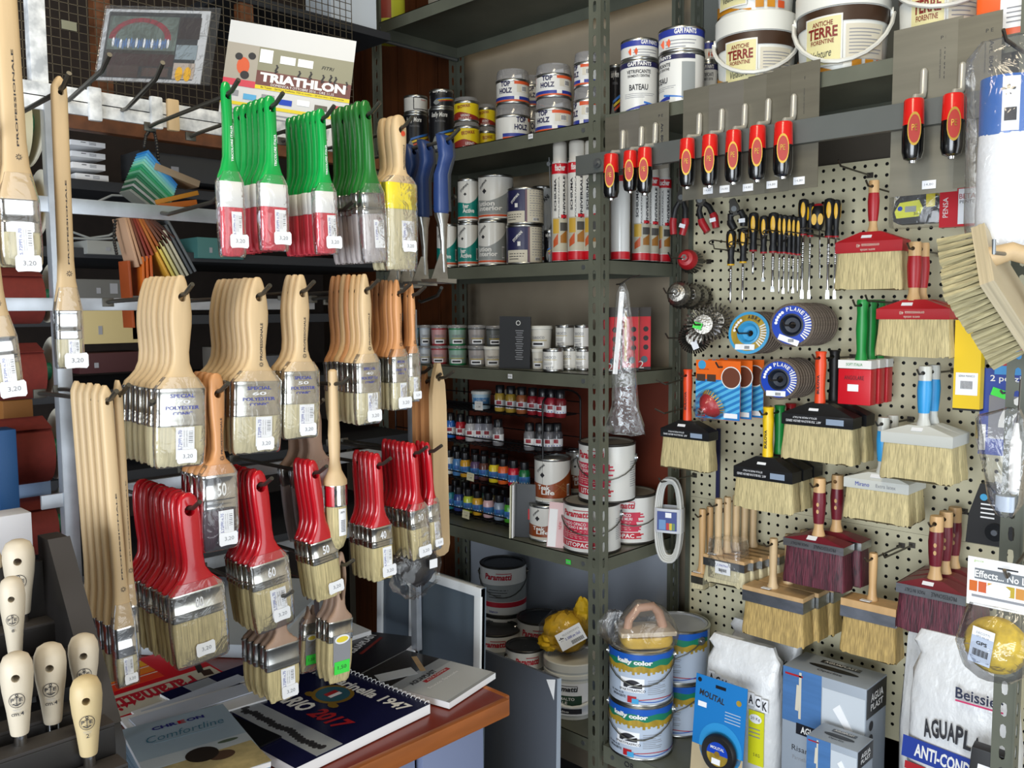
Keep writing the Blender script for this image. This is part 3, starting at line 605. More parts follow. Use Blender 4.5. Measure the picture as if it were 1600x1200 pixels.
def sp_litopac(t, r, h):
    shell(t, r, h, 'canwhite', col('8a8880'), 'darkmetal'); mb = MB(); q = r+.0005
    paramatti(mb, r, h, -30, h*.80, r*1.15, h*.13); rg = random.Random(3)
    for k in range(14):
        z0 = h*(.27+.028*k); mb.patch(q, -92, 14+rg.uniform(-9, 9), z0, z0+h*.029, 'crimson', 12)
    for k in range(5):
        z0 = h*(.12+.026*k); mb.patch(q, -92, 12+rg.uniform(-10, 12), z0, z0+h*.027, 'logored', 12)
    txt(mb, 'FONDO OPACO', r, r*1.0, h*.065, 'white', -34, h*.605); txt(mb, 'PER LEGNO E MURI', r, r*1.05, h*.055, 'white', -33, h*.53); lines(mb, r, -60, -6, h*.30, h*.48, 5, 'cream'); txt(mb, 'LITOPAC', r, r*.95, h*.085, 'white', -26, h*.185, 0, .02)
    mb.patch(q+.0004, -74, -66, h*.40, h*.64, 'cream', 3); lines(mb, r, 60, 88, h*.25, h*.7, 12); lab3(t, mb); bail(t, r, h, .72, .32, m='wire')
def sp_pargrey(t, r, h):
    shell(t, r, h, 'canwhite', 'liddark', 'darkmetal'); mb = MB(); q = r+.0005
    paramatti(mb, r, h, -14, h*.80, r*1.25, h*.12); mb.patch(q, -95, 95, h*.30, lambda f: h*(.62+.04*f), 'cangrey', 20); mb.patch(q+.0003, -95, 95, h*.19, h*.29, 'logored', 20); lines(mb, r, -38, 12, h*.36, h*.56, 4, 'ink'); txt(mb, 'bianco', r, r*.4, h*.05, 'blueband', -25, h*.10); lab3(t, mb); bail(t, r, h, .80, .4, m='wire', boss='darkmetal')
# ---------------------------------------------------------------- fourth shelf from the floor ("s2")
z = ZS[1]+.001
zz = can(669, 709, 172, 1.79, z, sp_kelly, 'black striped paint can under the other, beside yellow cans', 'black paint cans')
can(671, 708, 143, 1.79, zz, sp_kelly, 'black striped paint can on top, touching the yellow cans', 'black paint cans')
zz = can(630, 668, 180, 1.78, z, sp_kelly, 'black striped paint can with a white can on it', 'black paint cans')
can(631, 668, 152, 1.78, zz, sp_blank, 'white paint can standing on a black can by the blue card', None)
for x0, x1, y1, y2, Y, wd in ((709, 749, 193, 155, 1.775, 'front'), (745, 775, 200, 165, 1.86, 'rear')):
    zz = can(x0, x1, y1, Y, z, sp_yellow, 'yellow wax tin, lower one of the %s pair' % wd, 'yellow wax tins', 12)
    can(x0, x1-1, y2, Y, zz, sp_yellow, 'yellow wax tin, upper one of the %s pair' % wd, 'yellow wax tins', -8)
for x0, x1, y1, y2, Y, wd, r1, r2 in ((774, 828, 167, 113, 1.775, 'left', 55, 0), (836, 894, 158, 105, 1.775, 'middle', -10, 5), (896, 942, 140, 85, 1.785, 'right', -40, -38), (808, 852, 172, 122, 1.92, 'rear left', 30, 20)):
    zz = can(x0, x1, y1, Y, z, sp_topholz, 'white wood filler tin with clear lid, bottom of %s stack' % wd, 'wood filler tins', r1)
    can(x0+1, x1-1, y2, Y, zz, sp_topholz, 'white wood filler tin with clear lid, top of %s stack' % wd, 'wood filler tins', r2)
p = P(610, 215, Y=1.80); mb = MB(); a = P(595, 145, Y=1.80)-p; mb.box((0, 0, .075), (.085, .003, .15), col('1f5f86', .5)); mb.text('OFFERTA', .05, .010, 'navy', (0, -.002, .13)); mb.text('smalto', .05, .008, 'navy', (0, -.002, .11)); solo('price_card', mb, 'blue cardboard card standing left of the black cans', 'card', (p.x, 1.80, z), (0, 0, .5))
p = P(608, 30, Y=1.85); t = thing('plastic_bottle', 'fluorescent yellow container with red label on the top shelf', 'container', (p.x, 1.85, 2.374)); mb = MB(); mb.lathe([(.05, 0), (.052, .004), (.052, .22), (.04, .24)], col('d6dc3a', .4), 28); part('body', mb, t); mb = MB(); mb.lathe([(.022, .24), (.022, .27)], 'white', 18); part('cap', mb, t)
mb = MB(); mb.patch(.0525, 5, 60, .06, .12, col('a03a28')); part('label', mb, t)
p = P(592, 30, Y=1.95); mb = MB(); mb.box((0, 0, .06), (.06, .08, .12), col('9a948c'), .002); solo('carton', mb, 'small grey carton beside the fluorescent container', 'box', (max(p.x-.02, XL+.05), 1.95, 2.373))
# ---------------------------------------------------------------- third shelf "s3"
z = ZS[2]+.001
S1, S2 = stoppani('teal', ['her', 'Active']), stoppani('cangrey', ['lution', 'Interior'])
zz = can(715, 748, 349, 1.775, z, S1, 'white and teal paint can, lower, next to grey can', 'teal paint cans', -6)
can(715, 748, 281, 1.775, zz, S1, 'white and teal paint can on top of another', 'teal paint cans', 10)
can(682, 714, 351, 1.76, z, S1, 'white and teal paint can behind the blue trowels', 'teal paint cans', 0)
zz = can(747, 791, 346, 1.78, z, S2, 'white and grey paint can, lower of two', 'grey paint cans', -12)
can(747, 802, 276, 1.80, zz, S2, 'white and grey paint can, upper of two', 'grey paint cans', -12)
zz = can(791, 847, 353, 1.785, z, sp_stopnavy, 'dark blue paint can with cream panel, lower of two', 'navy paint cans', 12)
can(792, 849, 296, 1.785, zz, sp_stopnavy, 'dark blue paint can with cream panel, upper of two', 'navy paint cans', 0)
can(832, 862, 292, 1.93, z, S2, 'white and grey paint can half hidden behind the navy cans', 'grey paint cans', 30)
can(850, 868, 360, 1.86, z, sp_kelly, 'tiny black paint can between navy cans and foam tubes', None)
for x0, x1, yt, Y, wd in ((862, 888, 223, 1.765, 'left'), (887, 916, 221, 1.765, 'middle'), (912, 940, 221, 1.785, 'right, partly behind the steel post')):
    can(x0, x1, yt, Y, z, sp_foam, 'white and red foam spray tube, %s of three' % wd if wd[0] != 'r' else 'white and red foam tube half behind the steel post', 'foam tubes', 0, 'spray can', 'foam_tube')
for k, (xa, Yc, wd) in enumerate(((968, 1.80, 'nearest the steel post'), (1000, 1.865, 'second right of the post'), (1014, 1.915, 'third right of the post'), (1033, 1.965, 'farthest right by the pliers'))):
    p = P(xa, 350, X=XM-.045); t = thing('foam_tube', 'foam spray tube %s' % wd, 'spray can', (XM-.042, p.y, z), (0, 0, face(p)+(2.3 if k == 0 else .2)), 'foam tubes'); sp_foam(t, .0245, .272)
mb = MB(); mb.tube([P(858, 246, Y=1.755), P(863, 358, Y=1.755)], .0018, 'zinc'); mb.cyl(P(857, 256, Y=1.75), P(860, 256, Y=1.76), .006, 'zinc', n=8); mb.tube([P(861, 358, Y=1.755), (P(861, 358, Y=1.755).x, 1.755, z)], .0018, 'zinc'); solo('metal_rod', mb, 'thin zinc rod standing left of the foam tubes', 'rod')
# ---------------------------------------------------------------- fourth shelf "s4"
z = ZS[3]+.001
TB = [(641, 656, '8fb4c4', '5a96b4', 'light blue'), (655, 674, 'b8c0c8', 'a8b4c4', 'pale grey blue'), (673, 700, 'b88a8c', '9a2a34', 'pink and red'), (700, 730, '86a498', '1e7a4a', 'green'), (731, 760, '96908e', '5a5a5a', 'warm grey'), (759, 787, '5c6060', '3e4242', 'dark grey')]
for x0, x1, c, s_, wd in TB:
    if wd == 'dark grey':
        zz = can(756, 786, 541, 1.765, z, tub('cfcac2'), 'cream paint tub under the dark grey one', 'paint sample tubs', 0, 'paint tub', 'paint_tub'); can(759, 786, 509, 1.775, zz, tub(c, s_), 'dark grey paint tub on top of the cream tub', 'paint sample tubs', 8, 'paint tub', 'paint_tub'); continue
    zz = can(x0, x1, 540, 1.745, z, tub(c, s_), '%s paint tub, lower of its pair' % wd, 'paint sample tubs', -5, 'paint tub', 'paint_tub')
    can(x0, x1-1, 508, 1.745, zz, tub(c, s_), '%s paint tub, upper of its pair' % wd, 'paint sample tubs', 6, 'paint tub', 'paint_tub')
t = thing('brochure', 'black and white brochure standing between paint tubs', 'brochure', (P(800, 575, Y=1.735).x, 1.735, z), (0, .02, .38)); mb = MB(); mb.box((.008, .0, .07), (.092, .004, .145), 'black'); part('cover', mb, t); mb = MB(); mb.box((-.036, .004, .07), (.006, .006, .145), 'paper'); part('pages', mb, t)
mb = MB(); mb.text('O', .014, .014, 'white', (.018, -.003, .125))
for k in range(14): mb.rect((.022, -.003, .104-.006*k), .024-.004*(k % 3), .0022, 'greytext')
part('cover_print', mb, t)
zz = can(811, 830, 543, 1.77, z, tub('d4d2c8'), 'white paint tub, lower, beside the black brochure', 'white paint tubs', 0, 'paint tub', 'paint_tub'); can(811, 829, 511, 1.77, zz, tub('d4d2c8'), 'white paint tub, upper, beside the black brochure', 'white paint tubs', 0, 'paint tub', 'paint_tub')
zz = can(831, 850, 545, 1.765, z, tub('d4d2c8'), 'white paint tub carrying the bigger tub', 'white paint tubs', 0, 'paint tub', 'paint_tub'); can(828, 863, 509, 1.80, zz, tub('dad8d0'), 'biggest white paint tub on top of a small one', 'white paint tubs', -15, 'paint tub', 'paint_tub')
can(848, 880, 545, 1.725, z, sp_whitetin, 'white metal tin standing alone at the shelf front', 'white metal tins', 0)
zz = can(877, 903, 544, 1.79, z, sp_whitetin, 'white metal tin, lower middle', 'white metal tins', -10); can(868, 898, 508, 1.82, zz, sp_whitetin, 'white metal tin, upper left of two', 'white metal tins', -10)
zz = can(899, 926, 545, 1.80, z, sp_whitetin, 'white metal tin, lower, next to the steel post', 'white metal tins', -10); can(897, 924, 508, 1.81, zz, sp_whitetin, 'white metal tin, upper, next to the steel post', 'white metal tins', -10)
for xa, wd in ((955, 'behind the hanging film bag'), (984, 'left of its twin'), (1003, 'with white stripe facing front')):
    p = P(xa, 578, X=XM-.035); t = thing('product_carton', 'tall red and black carton %s' % wd, 'box', (p.x, p.y, z), (0, 0, .75), 'tall red cartons'); mb = MB(); H_ = .165; mb.box((0, 0, H_/2), (.042, .03, H_), 'red', .001); part('carton', mb, t)
    mb = MB(); mb.rect((0, -.0155, H_-.012), .042, .024, col('2a2018')); mb.rect((-.013, -.0155, H_*.55), .006, H_*.8, col('e2c022')); mb.rect((0, -.0155, .004), .042, .008, 'canblack'); mb.disc((.004, -.0158, .028), .009, col('3a5a68')); mb.text('2', .014, .02, 'white', (-.004, -.016, .014))
    for k in range(3): mb.disc((.008, -.0158, .06+.024*k), .007, 'canblack', 12)
    part('carton_print', mb, t)
# ---------------------------------------------------------------- wire rack of craft paint bottles on "s5"
z5 = ZS[4]+.001; YR0, YR1 = 1.765, 1.90; XR0, XR1 = -2.24, -1.60
TZ = [.886, .995, 1.105, 1.206]
wr = thing('wire_rack', 'black wire rack of four tiers holding craft paint bottles', 'rack', (0, 0, 0))
mat('blackwire', '131316', .4, .3)
for i, q in enumerate(TZ):
    mb = MB(); x1 = XR1-.14 if i < 2 else XR1
    for y in [YR0+.018*k for k in range(9)]: mb.box(((XR0+x1)/2, y, q-.003), (x1-XR0, .0022, .0022), 'blackwire')
    for k in range(int((x1-XR0)/.03)+1): mb.box((XR0+.03*k, (YR0+YR1)/2, q-.005), (.002, YR1-YR0+.01, .002), 'blackwire')
    mb.tube([(XR0, YR0-.012, q+.02), (x1, YR0-.012, q+.02)], .0022, 'blackwire', 6); mb.tube([(XR0, YR1+.012, q+.03), (x1, YR1+.012, q+.03)], .0018, 'blackwire', 6); part('tier', mb, wr)
for x in (XR0, XR1):
    pts = [(x, YR0-.012, z5)] + [(x, (YR0+YR1)/2-math.cos(PI*k/10)*(YR1-YR0+.024)/2, TZ[3]+.035+.035*math.sin(PI*k/10)) for k in range(11)] + [(x, YR1+.012, z5)]
    mb = MB(); mb.tube(pts, .003, 'blackwire', 6); part('end_loop', mb, wr)
def bottle(px, py, i, c, wd, tall=1.0, back=0, big=1):
    Yc = YR0+.012+.048*back; p = P(px, py, Y=Yc+0); r = .0165*big; h = .075*tall
    t = thing('paint_bottle', wd, 'bottle', (p.x, Yc+.012, TZ[i]), (0, 0, face(p)), 'craft paint bottles')
    mb = MB(); mb.lathe([(r*.9, 0), (r, .004), (r, h*.60), (r*.8, h*.70), (r*.6, h*.72)], col(c, .2, coat=.3), 18); part('body', mb, t)
    mb = MB(); mb.lathe([(r*.78, h*.68), (r*.8, h*.70), (r*.78, h*.98), (r*.7, h)], 'canblack', 16); part('cap', mb, t)
    mb = MB(); mb.patch(r+.0004, -70, 70, h*.16, h*.44, 'tag' if i > 1 else col('3f7fc0'), 8); mb.patch(r+.0007, -40, 10, h*.28, h*.42, col('9a2430') if i > 1 else col('2a58a0'), 4); mb.patch(r+.0006, -60, 60, h*.17, h*.22, col('7a86c0') if i > 1 else 'tag', 4); part('label', mb, t)
for px, c, wd in ((777, 'b8983c', 'gold paint bottle at the left of the top tier'), (794, 'a88a34', 'second gold paint bottle of the top tier'), (811, '9a5a34', 'copper paint bottle of the top tier'), (828, '8a1c26', 'crimson paint bottle with wide body on the top tier'), (844, '9a2030', 'red paint bottle behind the wire loop, left'), (857, 'a02434', 'red paint bottle behind the wire loop, right'), (871, '7a1c24', 'dark red paint bottle at the right end of the top tier')): bottle(px, 643, 3, c, wd)
for px, c, wd, b in ((700, '2a66b8', 'blue paint bottle at the left of the second tier', .3), (716, 'b42430', 'red paint bottle of the second tier', .3), (731, 'b0b0b4', 'silver paint bottle of the second tier', .1), (745, 'a4a4b0', 'second silver paint bottle of the second tier', .5), (758, '9a9aa4', 'third silver paint bottle of the second tier', .8), (774, '77777c', 'clear bottle with black lettering, middle of second tier', 0), (823, '77777c', 'clear bottle with white label by the wire loop', 0), (839, '2c2c30', 'black paint bottle behind the wire loop', .3), (853, '6a6a70', 'clear bottle with label right of the loop', .6), (866, '4a4a50', 'grey paint bottle at the right end of second tier', 1)): bottle(px, 693, 2, c, wd, 1.02, b)
for px, c, wd in ((697, 'd8d8d4', 'white paint bottle at the left of third tier'), (711, '4a7ab0', 'blue labelled bottle of third tier'), (723, 'c8962c', 'ochre paint bottle above the paper price note'), (739, '5a4668', 'purple paint bottle of third tier'), (752, '5a3630', 'brown paint bottle of third tier'), (768, 'dcc62a', 'yellow paint bottle of third tier'), (782, 'd8622a', 'orange paint bottle of third tier'), (798, 'c01e34', 'red paint bottle of third tier by the folder'), (815, '1c6a3c', 'green paint bottle peeking over the folder')): bottle(px, 756, 1, c, wd, .98, .0 if px != 815 else 0)
for px, c, wd in ((699, '2a7a88', 'teal paint bottle at the left of the lowest tier'), (713, '2a3a78', 'dark blue paint bottle of the lowest tier'), (728, 'b8c83c', 'lime paint bottle of the lowest tier'), (742, 'd0a02c', 'golden yellow paint bottle of the lowest tier'), (759, 'd8b4bc', 'pale pink paint bottle of the lowest tier'), (776, '8a9ab0', 'grey blue paint bottle of the lowest tier'), (792, '4aa032', 'bright green paint bottle of the lowest tier')): bottle(px, 810, 0, c, wd, .98)
for i, n in ((0, 6), (1, 6)):
    for k in range(n): bottle(708+15*k, 780-55*i, i, ['34506a', '5a5a3a', '6a3a3a', '2a5a4a', '7a6a3a', '44446a'][k], 'paint bottle, %s in the rear row of %s tier' % (['first', 'second', 'third', 'fourth', 'fifth', 'sixth'][k], ['the lowest', 'the third'][i]), .98, 1.35)
p = P(752, 628, Y=1.80); t = thing('paint_tub', 'light blue and white tub on the top wire tier', 'paint tub', (p.x, 1.80, TZ[3]), (0, 0, face(p))); mb = MB(); mb.lathe([(.026, 0), (.028, .045)], col('b8d4e4'), 24); part('body', mb, t); mb = MB(); mb.lathe([(.030, .044), (.030, .052), (.026, .054)], 'tubwhite', 24); part('lid', mb, t); mb = MB(); mb.patch(.0275, -60, 60, .012, .034, col('4a8ac0')); mb.text('COLORE', .03, .006, 'white', (0, 0, .026), 0, .0282); part('label', mb, t)
p = P(795, 604, Y=1.86); mb = MB(); mb.lathe([(.03, 0), (.032, .003), (.032, .05), (.028, .055)], col('a89c84'), 22); solo('plastic_jar', mb, 'beige lidded jar behind the top tier bottles', 'jar', (p.x, 1.885, TZ[3]))
for px, py, w_, wd in ((748, 634, .03, 'top tier'), (735, 745, .028, 'third tier'), (728, 804, .028, 'lowest tier')):
    p = P(px, py, Y=YR0-.016); mb = MB(); mb.rect((0, 0, 0), w_, w_*.85, col('cfc9a8' if wd != 'top tier' else 'd8d8d6', .7), .0006); mb.text('1,2€', w_*.5, w_*.2, 'ink', (0, -.0006, -w_*.1)); mb.text('Colori acrilici', w_*.7, w_*.12, 'greytext', (0, -.0006, w_*.22)); solo('price_note', mb, 'handwritten paper price note hanging on the %s wire' % wd, 'note', p, (0, .1 if wd != 'top tier' else 0, .1))
# folders, teak cans and enamel cans
t = thing('ring_folder', 'grey folder with white sheets standing beside the wire rack', 'folder', (P(815, 845, Y=1.735).x, 1.735, z5), (0, .02, .55)); mb = MB(); mb.box((.022, 0, .075), (.085, .004, .15), col('45484c'), .0005); part('cover', mb, t)
for k, x in enumerate((-.028, -.022)): mb = MB(); mb.box((x, .002+.004*k, .074), (.004, .05, .148), 'paper' if k else col('c8c6ac')); part('sheet', mb, t)
mb = MB(); mb.rect((.028, -.003, .066), .02, .03, 'red'); part('red_sticker', mb, t)
TK = stoppani('teak', ['Teak', 'Life'])
zz = can(827, 881, 785, 1.775, z5, TK, 'white and brown teak oil can, lower, behind leaflet', 'teak oil cans', -4); can(835, 892, 713, 1.80, zz, TK, 'white and brown teak oil can, upper', 'teak oil cans', -6)
zz = can(884, 910, 770, 1.95, z5, TK, 'teak oil can hidden lower at the back', 'teak oil cans', 30); can(884, 912, 702, 1.95, zz, TK, 'white teak oil can peeking out left of big enamel can', 'teak oil cans', 30)
zz = can(880, 970, 780, 1.785, z5, sp_litopac, 'big white and red enamel can, lower front', 'red enamel cans', -6); can(904, 993, 688, 1.825, zz, sp_litopac, 'big white and red enamel can stacked on top', 'red enamel cans', -8)
can(940, 1026, 766, 1.93, z5, sp_litopac, 'big white and red enamel can at the right behind', 'red enamel cans', 10)
p = P(866, 855, Y=1.712); t = thing('leaflet', 'pink and white leaflet leaning on the lower teak can', 'leaflet', (p.x, 1.718, z5), (-.08, .06, .55)); mb = MB(); mb.box((0, 0, .06), (.05, .001, .12), col('d8b8ba', .5)); mb.box((-.012, -.0012, .052), (.022, .0006, .1), 'paper'); part('sheet', mb, t); mb = MB(); mb.text('NEW', .02, .008, 'red', (.008, -.002, .06), PI/2); part('print', mb, t)
# ---------------------------------------------------------------- lowest shelf "s6"
z6 = ZS[5]+.001
can(741, 813, 980, 1.83, z6, sp_pargrey, 'white can with grey dusty lid, front left on the low shelf', 'white enamel cans', 0)
zz = can(752, 822, 960, 1.93, z6, sp_pargrey, 'white enamel can under the black lidded can', 'white enamel cans', 0) if False else None
def stackcan(x0, x1, yt, yb, Y, lab, rot=0, lid=None):
    xm = (x0+x1)/2; p = P(xm, yb, Y=Y); base = p.z; return can(x0, x1, yt, Y, base, sp_pargrey, lab, 'white enamel cans', rot)
p_, r_, h_ = can_geom(750, 822, 877, 1.93, z6)
hb = h_/2.0
for k, wd in enumerate(('hidden under the black lidded one', 'with black lid standing on top')):
    t = thing('paint_can', 'white and grey enamel can %s' % wd, 'paint can', (p_.x, p_.y, z6+k*(hb+.0005)), (0, 0, face(p_)), 'white enamel cans'); sp_pargrey(t, r_, hb)
can(808, 880, 962, 1.93, z6, sp_pargrey, 'white enamel can at the back beside the yellow bag', 'white enamel cans', 0)
can(790, 852, 1006, 1.77, z6, sp_pargrey, 'white can with black lid and paper scrap on it', 'white enamel cans', 20)
def sp_bucketwhite(t, r, h):
    mb = MB(); mb.lathe([(r*.86, 0), (r*.88, .004), (r*.97, h*.74)], 'tubwhite', 36); part('body', mb, t)
    mb = MB(); mb.lathe([(r*.98, h*.74), (r*1.02, h*.745), (r*1.02, h*.80), (r*.985, h*.81), (r*.985, h*.85), (r*1.03, h*.86), (r*1.03, h*.985), (r, h), (r*.9, h), (r*.88, h*.97), (.001, h*.97)], 'tubwhite', 36, cap=False); part('lid', mb, t)
    mb = MB(); q = r*.95; mb.patch(q+.001, -75, 35, h*.10, h*.66, 'tag', 14); mb.patch(q+.0016, 36, 80, h*.10, h*.66, col('7c868e'), 8); paramatti(mb, q+.002, h, -20, h*.57, r*1.1, h*.09, 'ink'); mb.patch(q+.002, -72, 20, h*.26, h*.45, col('20402e'), 10)
    txt(mb, 'IDROSMALTO', q+.003, r*1.0, h*.05, 'white', -24, h*.40); txt(mb, 'MURALE', q+.003, r*.7, h*.05, 'white', -30, h*.33); mb.patch(q+.002, -72, 20, h*.13, h*.22, 'ink', 8); txt(mb, 'smalto', q+.003, r*.6, h*.04, 'white', -24, h*.175); lab3(t, mb); bail(t, r, h, .62, .34, m='tubwhite', rr=.004, boss='tubwhite')
can(850, 938, 1022, 1.80, z6, sp_bucketwhite, 'white plastic bucket of wall enamel carrying a yellow bag', None, 0, 'bucket', 'paint_bucket')
# ================================================================ top shelf of the right bay
zt = 1.9625
mat('terrebrown', '3e2a1c', .4); mat('amber', 'c8861e', .4, 0, (20, 20, 20, .25)); mat('plaque', 'd6cf9c', .5); mat('maroon', '7a2018', .5)
def sp_gapi(small):
    def f(t, r, h):
        shell(t, r, h, 'canwhite', 'lidgrey', 'tin'); mb = MB(); q = r+.0005
        if small:
            mb.patch(q, -95, 95, h*.62, h*.94, 'blueband', 18); txt(mb, 'GAPI PAINTS', r, r*1.0, h*.2, 'white', 22, h*.78, 0, .03); lines(mb, r, -30, 50, h*.1, h*.5, 3)
            for a in (-38, -20): mb.add([(math.sin(math.radians(a))*(q+.0005)+dx, -math.cos(math.radians(a))*(q+.0005), h*.35+dz) for dx, dz in ((0, -h*.18), (r*.12, 0), (0, h*.18), (-r*.12, 0))], [(0, 1, 2, 3)], 'orangeband', False)
        else:
            mb.patch(q, -95, 95, h*.86, h*.96, 'navy', 18); txt(mb, 'GAPI PAINTS', r, r*1.3, h*.07, 'white', -4, h*.91, 0, .03)
            txt(mb, 'VETRIFICANTE', r, r*1.3, h*.07, 'ink', -6, h*.77, 0, .02); txt(mb, 'PAVIMENTI / DENTINE', r, r*1.2, h*.05, 'ink', -6, h*.69, 0); txt(mb, 'BATEAU', r, r*1.0, h*.11, 'ink', -6, h*.48, 0, .02)
            lines(mb, r, -50, 45, h*.28, h*.38, 3); mb.patch(q, -60, 30, lambda f: h*(.05+.06*f), lambda f: h*(.05+.14*f), 'blueband', 10); mb.patch(q, 10, 70, lambda f: h*(.18-.06*f), lambda f: h*(.22-.08*f), col('3a76c8'), 8); mb.patch(q, 60, 95, h*.1, h*.8, 'cangrey', 6)
        lab3(t, mb)
    return f
zz = can(969, 1029, 100, 1.785, zt, sp_gapi(0), 'white varnish can with lettering, left of two', 'varnish cans', 4); can(970, 1029, 67, 1.785, zz, sp_gapi(1), 'small white blue banded can on the left varnish can', 'hardener cans', 10)
zz = can(1030, 1101, 89, 1.785, zt, sp_gapi(0), 'white varnish can turned aside, right of two', 'varnish cans', -60); can(1029, 1101, 50, 1.785, zz, sp_gapi(1), 'small white blue banded can on the right varnish can', 'hardener cans', -12)
zz = can(1093, 1122, 100, 1.93, zt, sp_gapi(0), 'varnish can in shade behind the first bucket', 'varnish cans', 0); can(1093, 1122, 68, 1.93, zz, sp_gapi(1), 'hardener can in shade behind the first bucket', 'hardener cans', 40)
can(952, 972, 103, 1.90, zt, sp_kelly, 'dark can squeezed behind the slotted post', None)
def sp_terre(hdrop):
    def f(t, r, h):
        mb = MB(); mb.lathe([(r*.86, 0), (r*.88, .004), (r*.955, h*.76)], 'tubwhite', 44); part('body', mb, t)
        mb = MB(); mb.lathe([(r*.97, h*.75), (r*1.0, h*.755), (r*1.0, h*.985), (r*.975, h), (r*.9, h), (r*.89, h*.975), (.001, h*.975)], 'tubwhite', 44, cap=False); part('lid', mb, t)
        mb = MB(); q = r*.958; mb.patch(q, -100, 100, h*.58, h*.745, 'terrebrown', 26)
        mb.patch(q*.975, -100, 10, .006, lambda f: h*(.34-.34*f), 'amber', 12); mb.patch(q+.0012, -46, 4, h*.10, h*.66, 'canwhite', 8); mb.patch(q+.0016, -44, 2, h*.12, h*.64, 'plaque', 8)
        txt(mb, 'ANTICHE', q+.0018, r*.46, h*.055, 'maroon', -21, h*.575); txt(mb, 'TERRE', q+.0018, r*.66, h*.12, 'maroon', -21, h*.475, 0, .03); txt(mb, 'FIORENTINE', q+.0018, r*.52, h*.05, 'maroon', -21, h*.375); txt(mb, 'Velature', q+.0018, r*.45, h*.09, 'ink', -22, h*.24, .1, 0, .4)
        mb.patch(q*.985+.001, 8, 60, h*.16, h*.54, 'cream', 8); lines(mb, q*.985+.001, 12, 56, h*.20, h*.50, 8)
        for k in range(3): mb.patch(q*.965+.002, 16+17*k, 28+17*k, h*.04, h*.15, ('amber', 'amber', 'orangeband')[k], 3)
        lab3(t, mb); bail(t, r*.985, h, .74, hdrop, m='tubwhite', rr=.0045, boss='tubwhite')
    return f
zz = can(1117, 1247, 34, 1.83, zt, sp_terre(.52), 'white plaster bucket with brown band carrying another bucket', 'plaster buckets', -2, 'bucket', 'paint_bucket')
can(1117, 1246, -64, 1.83, zz, sp_terre(.5), 'white plaster bucket stacked on top of another, cut by frame', 'plaster buckets', -16, 'bucket', 'paint_bucket')
can(1242, 1394, -6, 1.83, zt, sp_terre(.62), 'large white plaster bucket between stacked buckets and steel blades', 'plaster buckets', -4, 'bucket', 'paint_bucket')
can(1402, 1540, -70, 1.85, zt, sp_terre(.3), 'white plaster bucket above the two wide steel blades', 'plaster buckets', 4, 'bucket', 'paint_bucket')
p = P(1566, 20, Y=1.76); t = thing('plastic_case', 'orange plastic case with white label at the top right', 'case', (p.x, 1.79, zt), (0, 0, .15)); mb = MB(); mb.box((0.02, 0, .05), (.13, .10, .10), col('e05a18', .35), .012); part('case', mb, t); mb = MB(); mb.rect((.03, -.0505, .045), .07, .05, 'tag'); lines_ = [mb.rect((.03, -.0512, .03+.008*k), .05, .002, 'greytext') for k in range(4)]; part('label', mb, t)
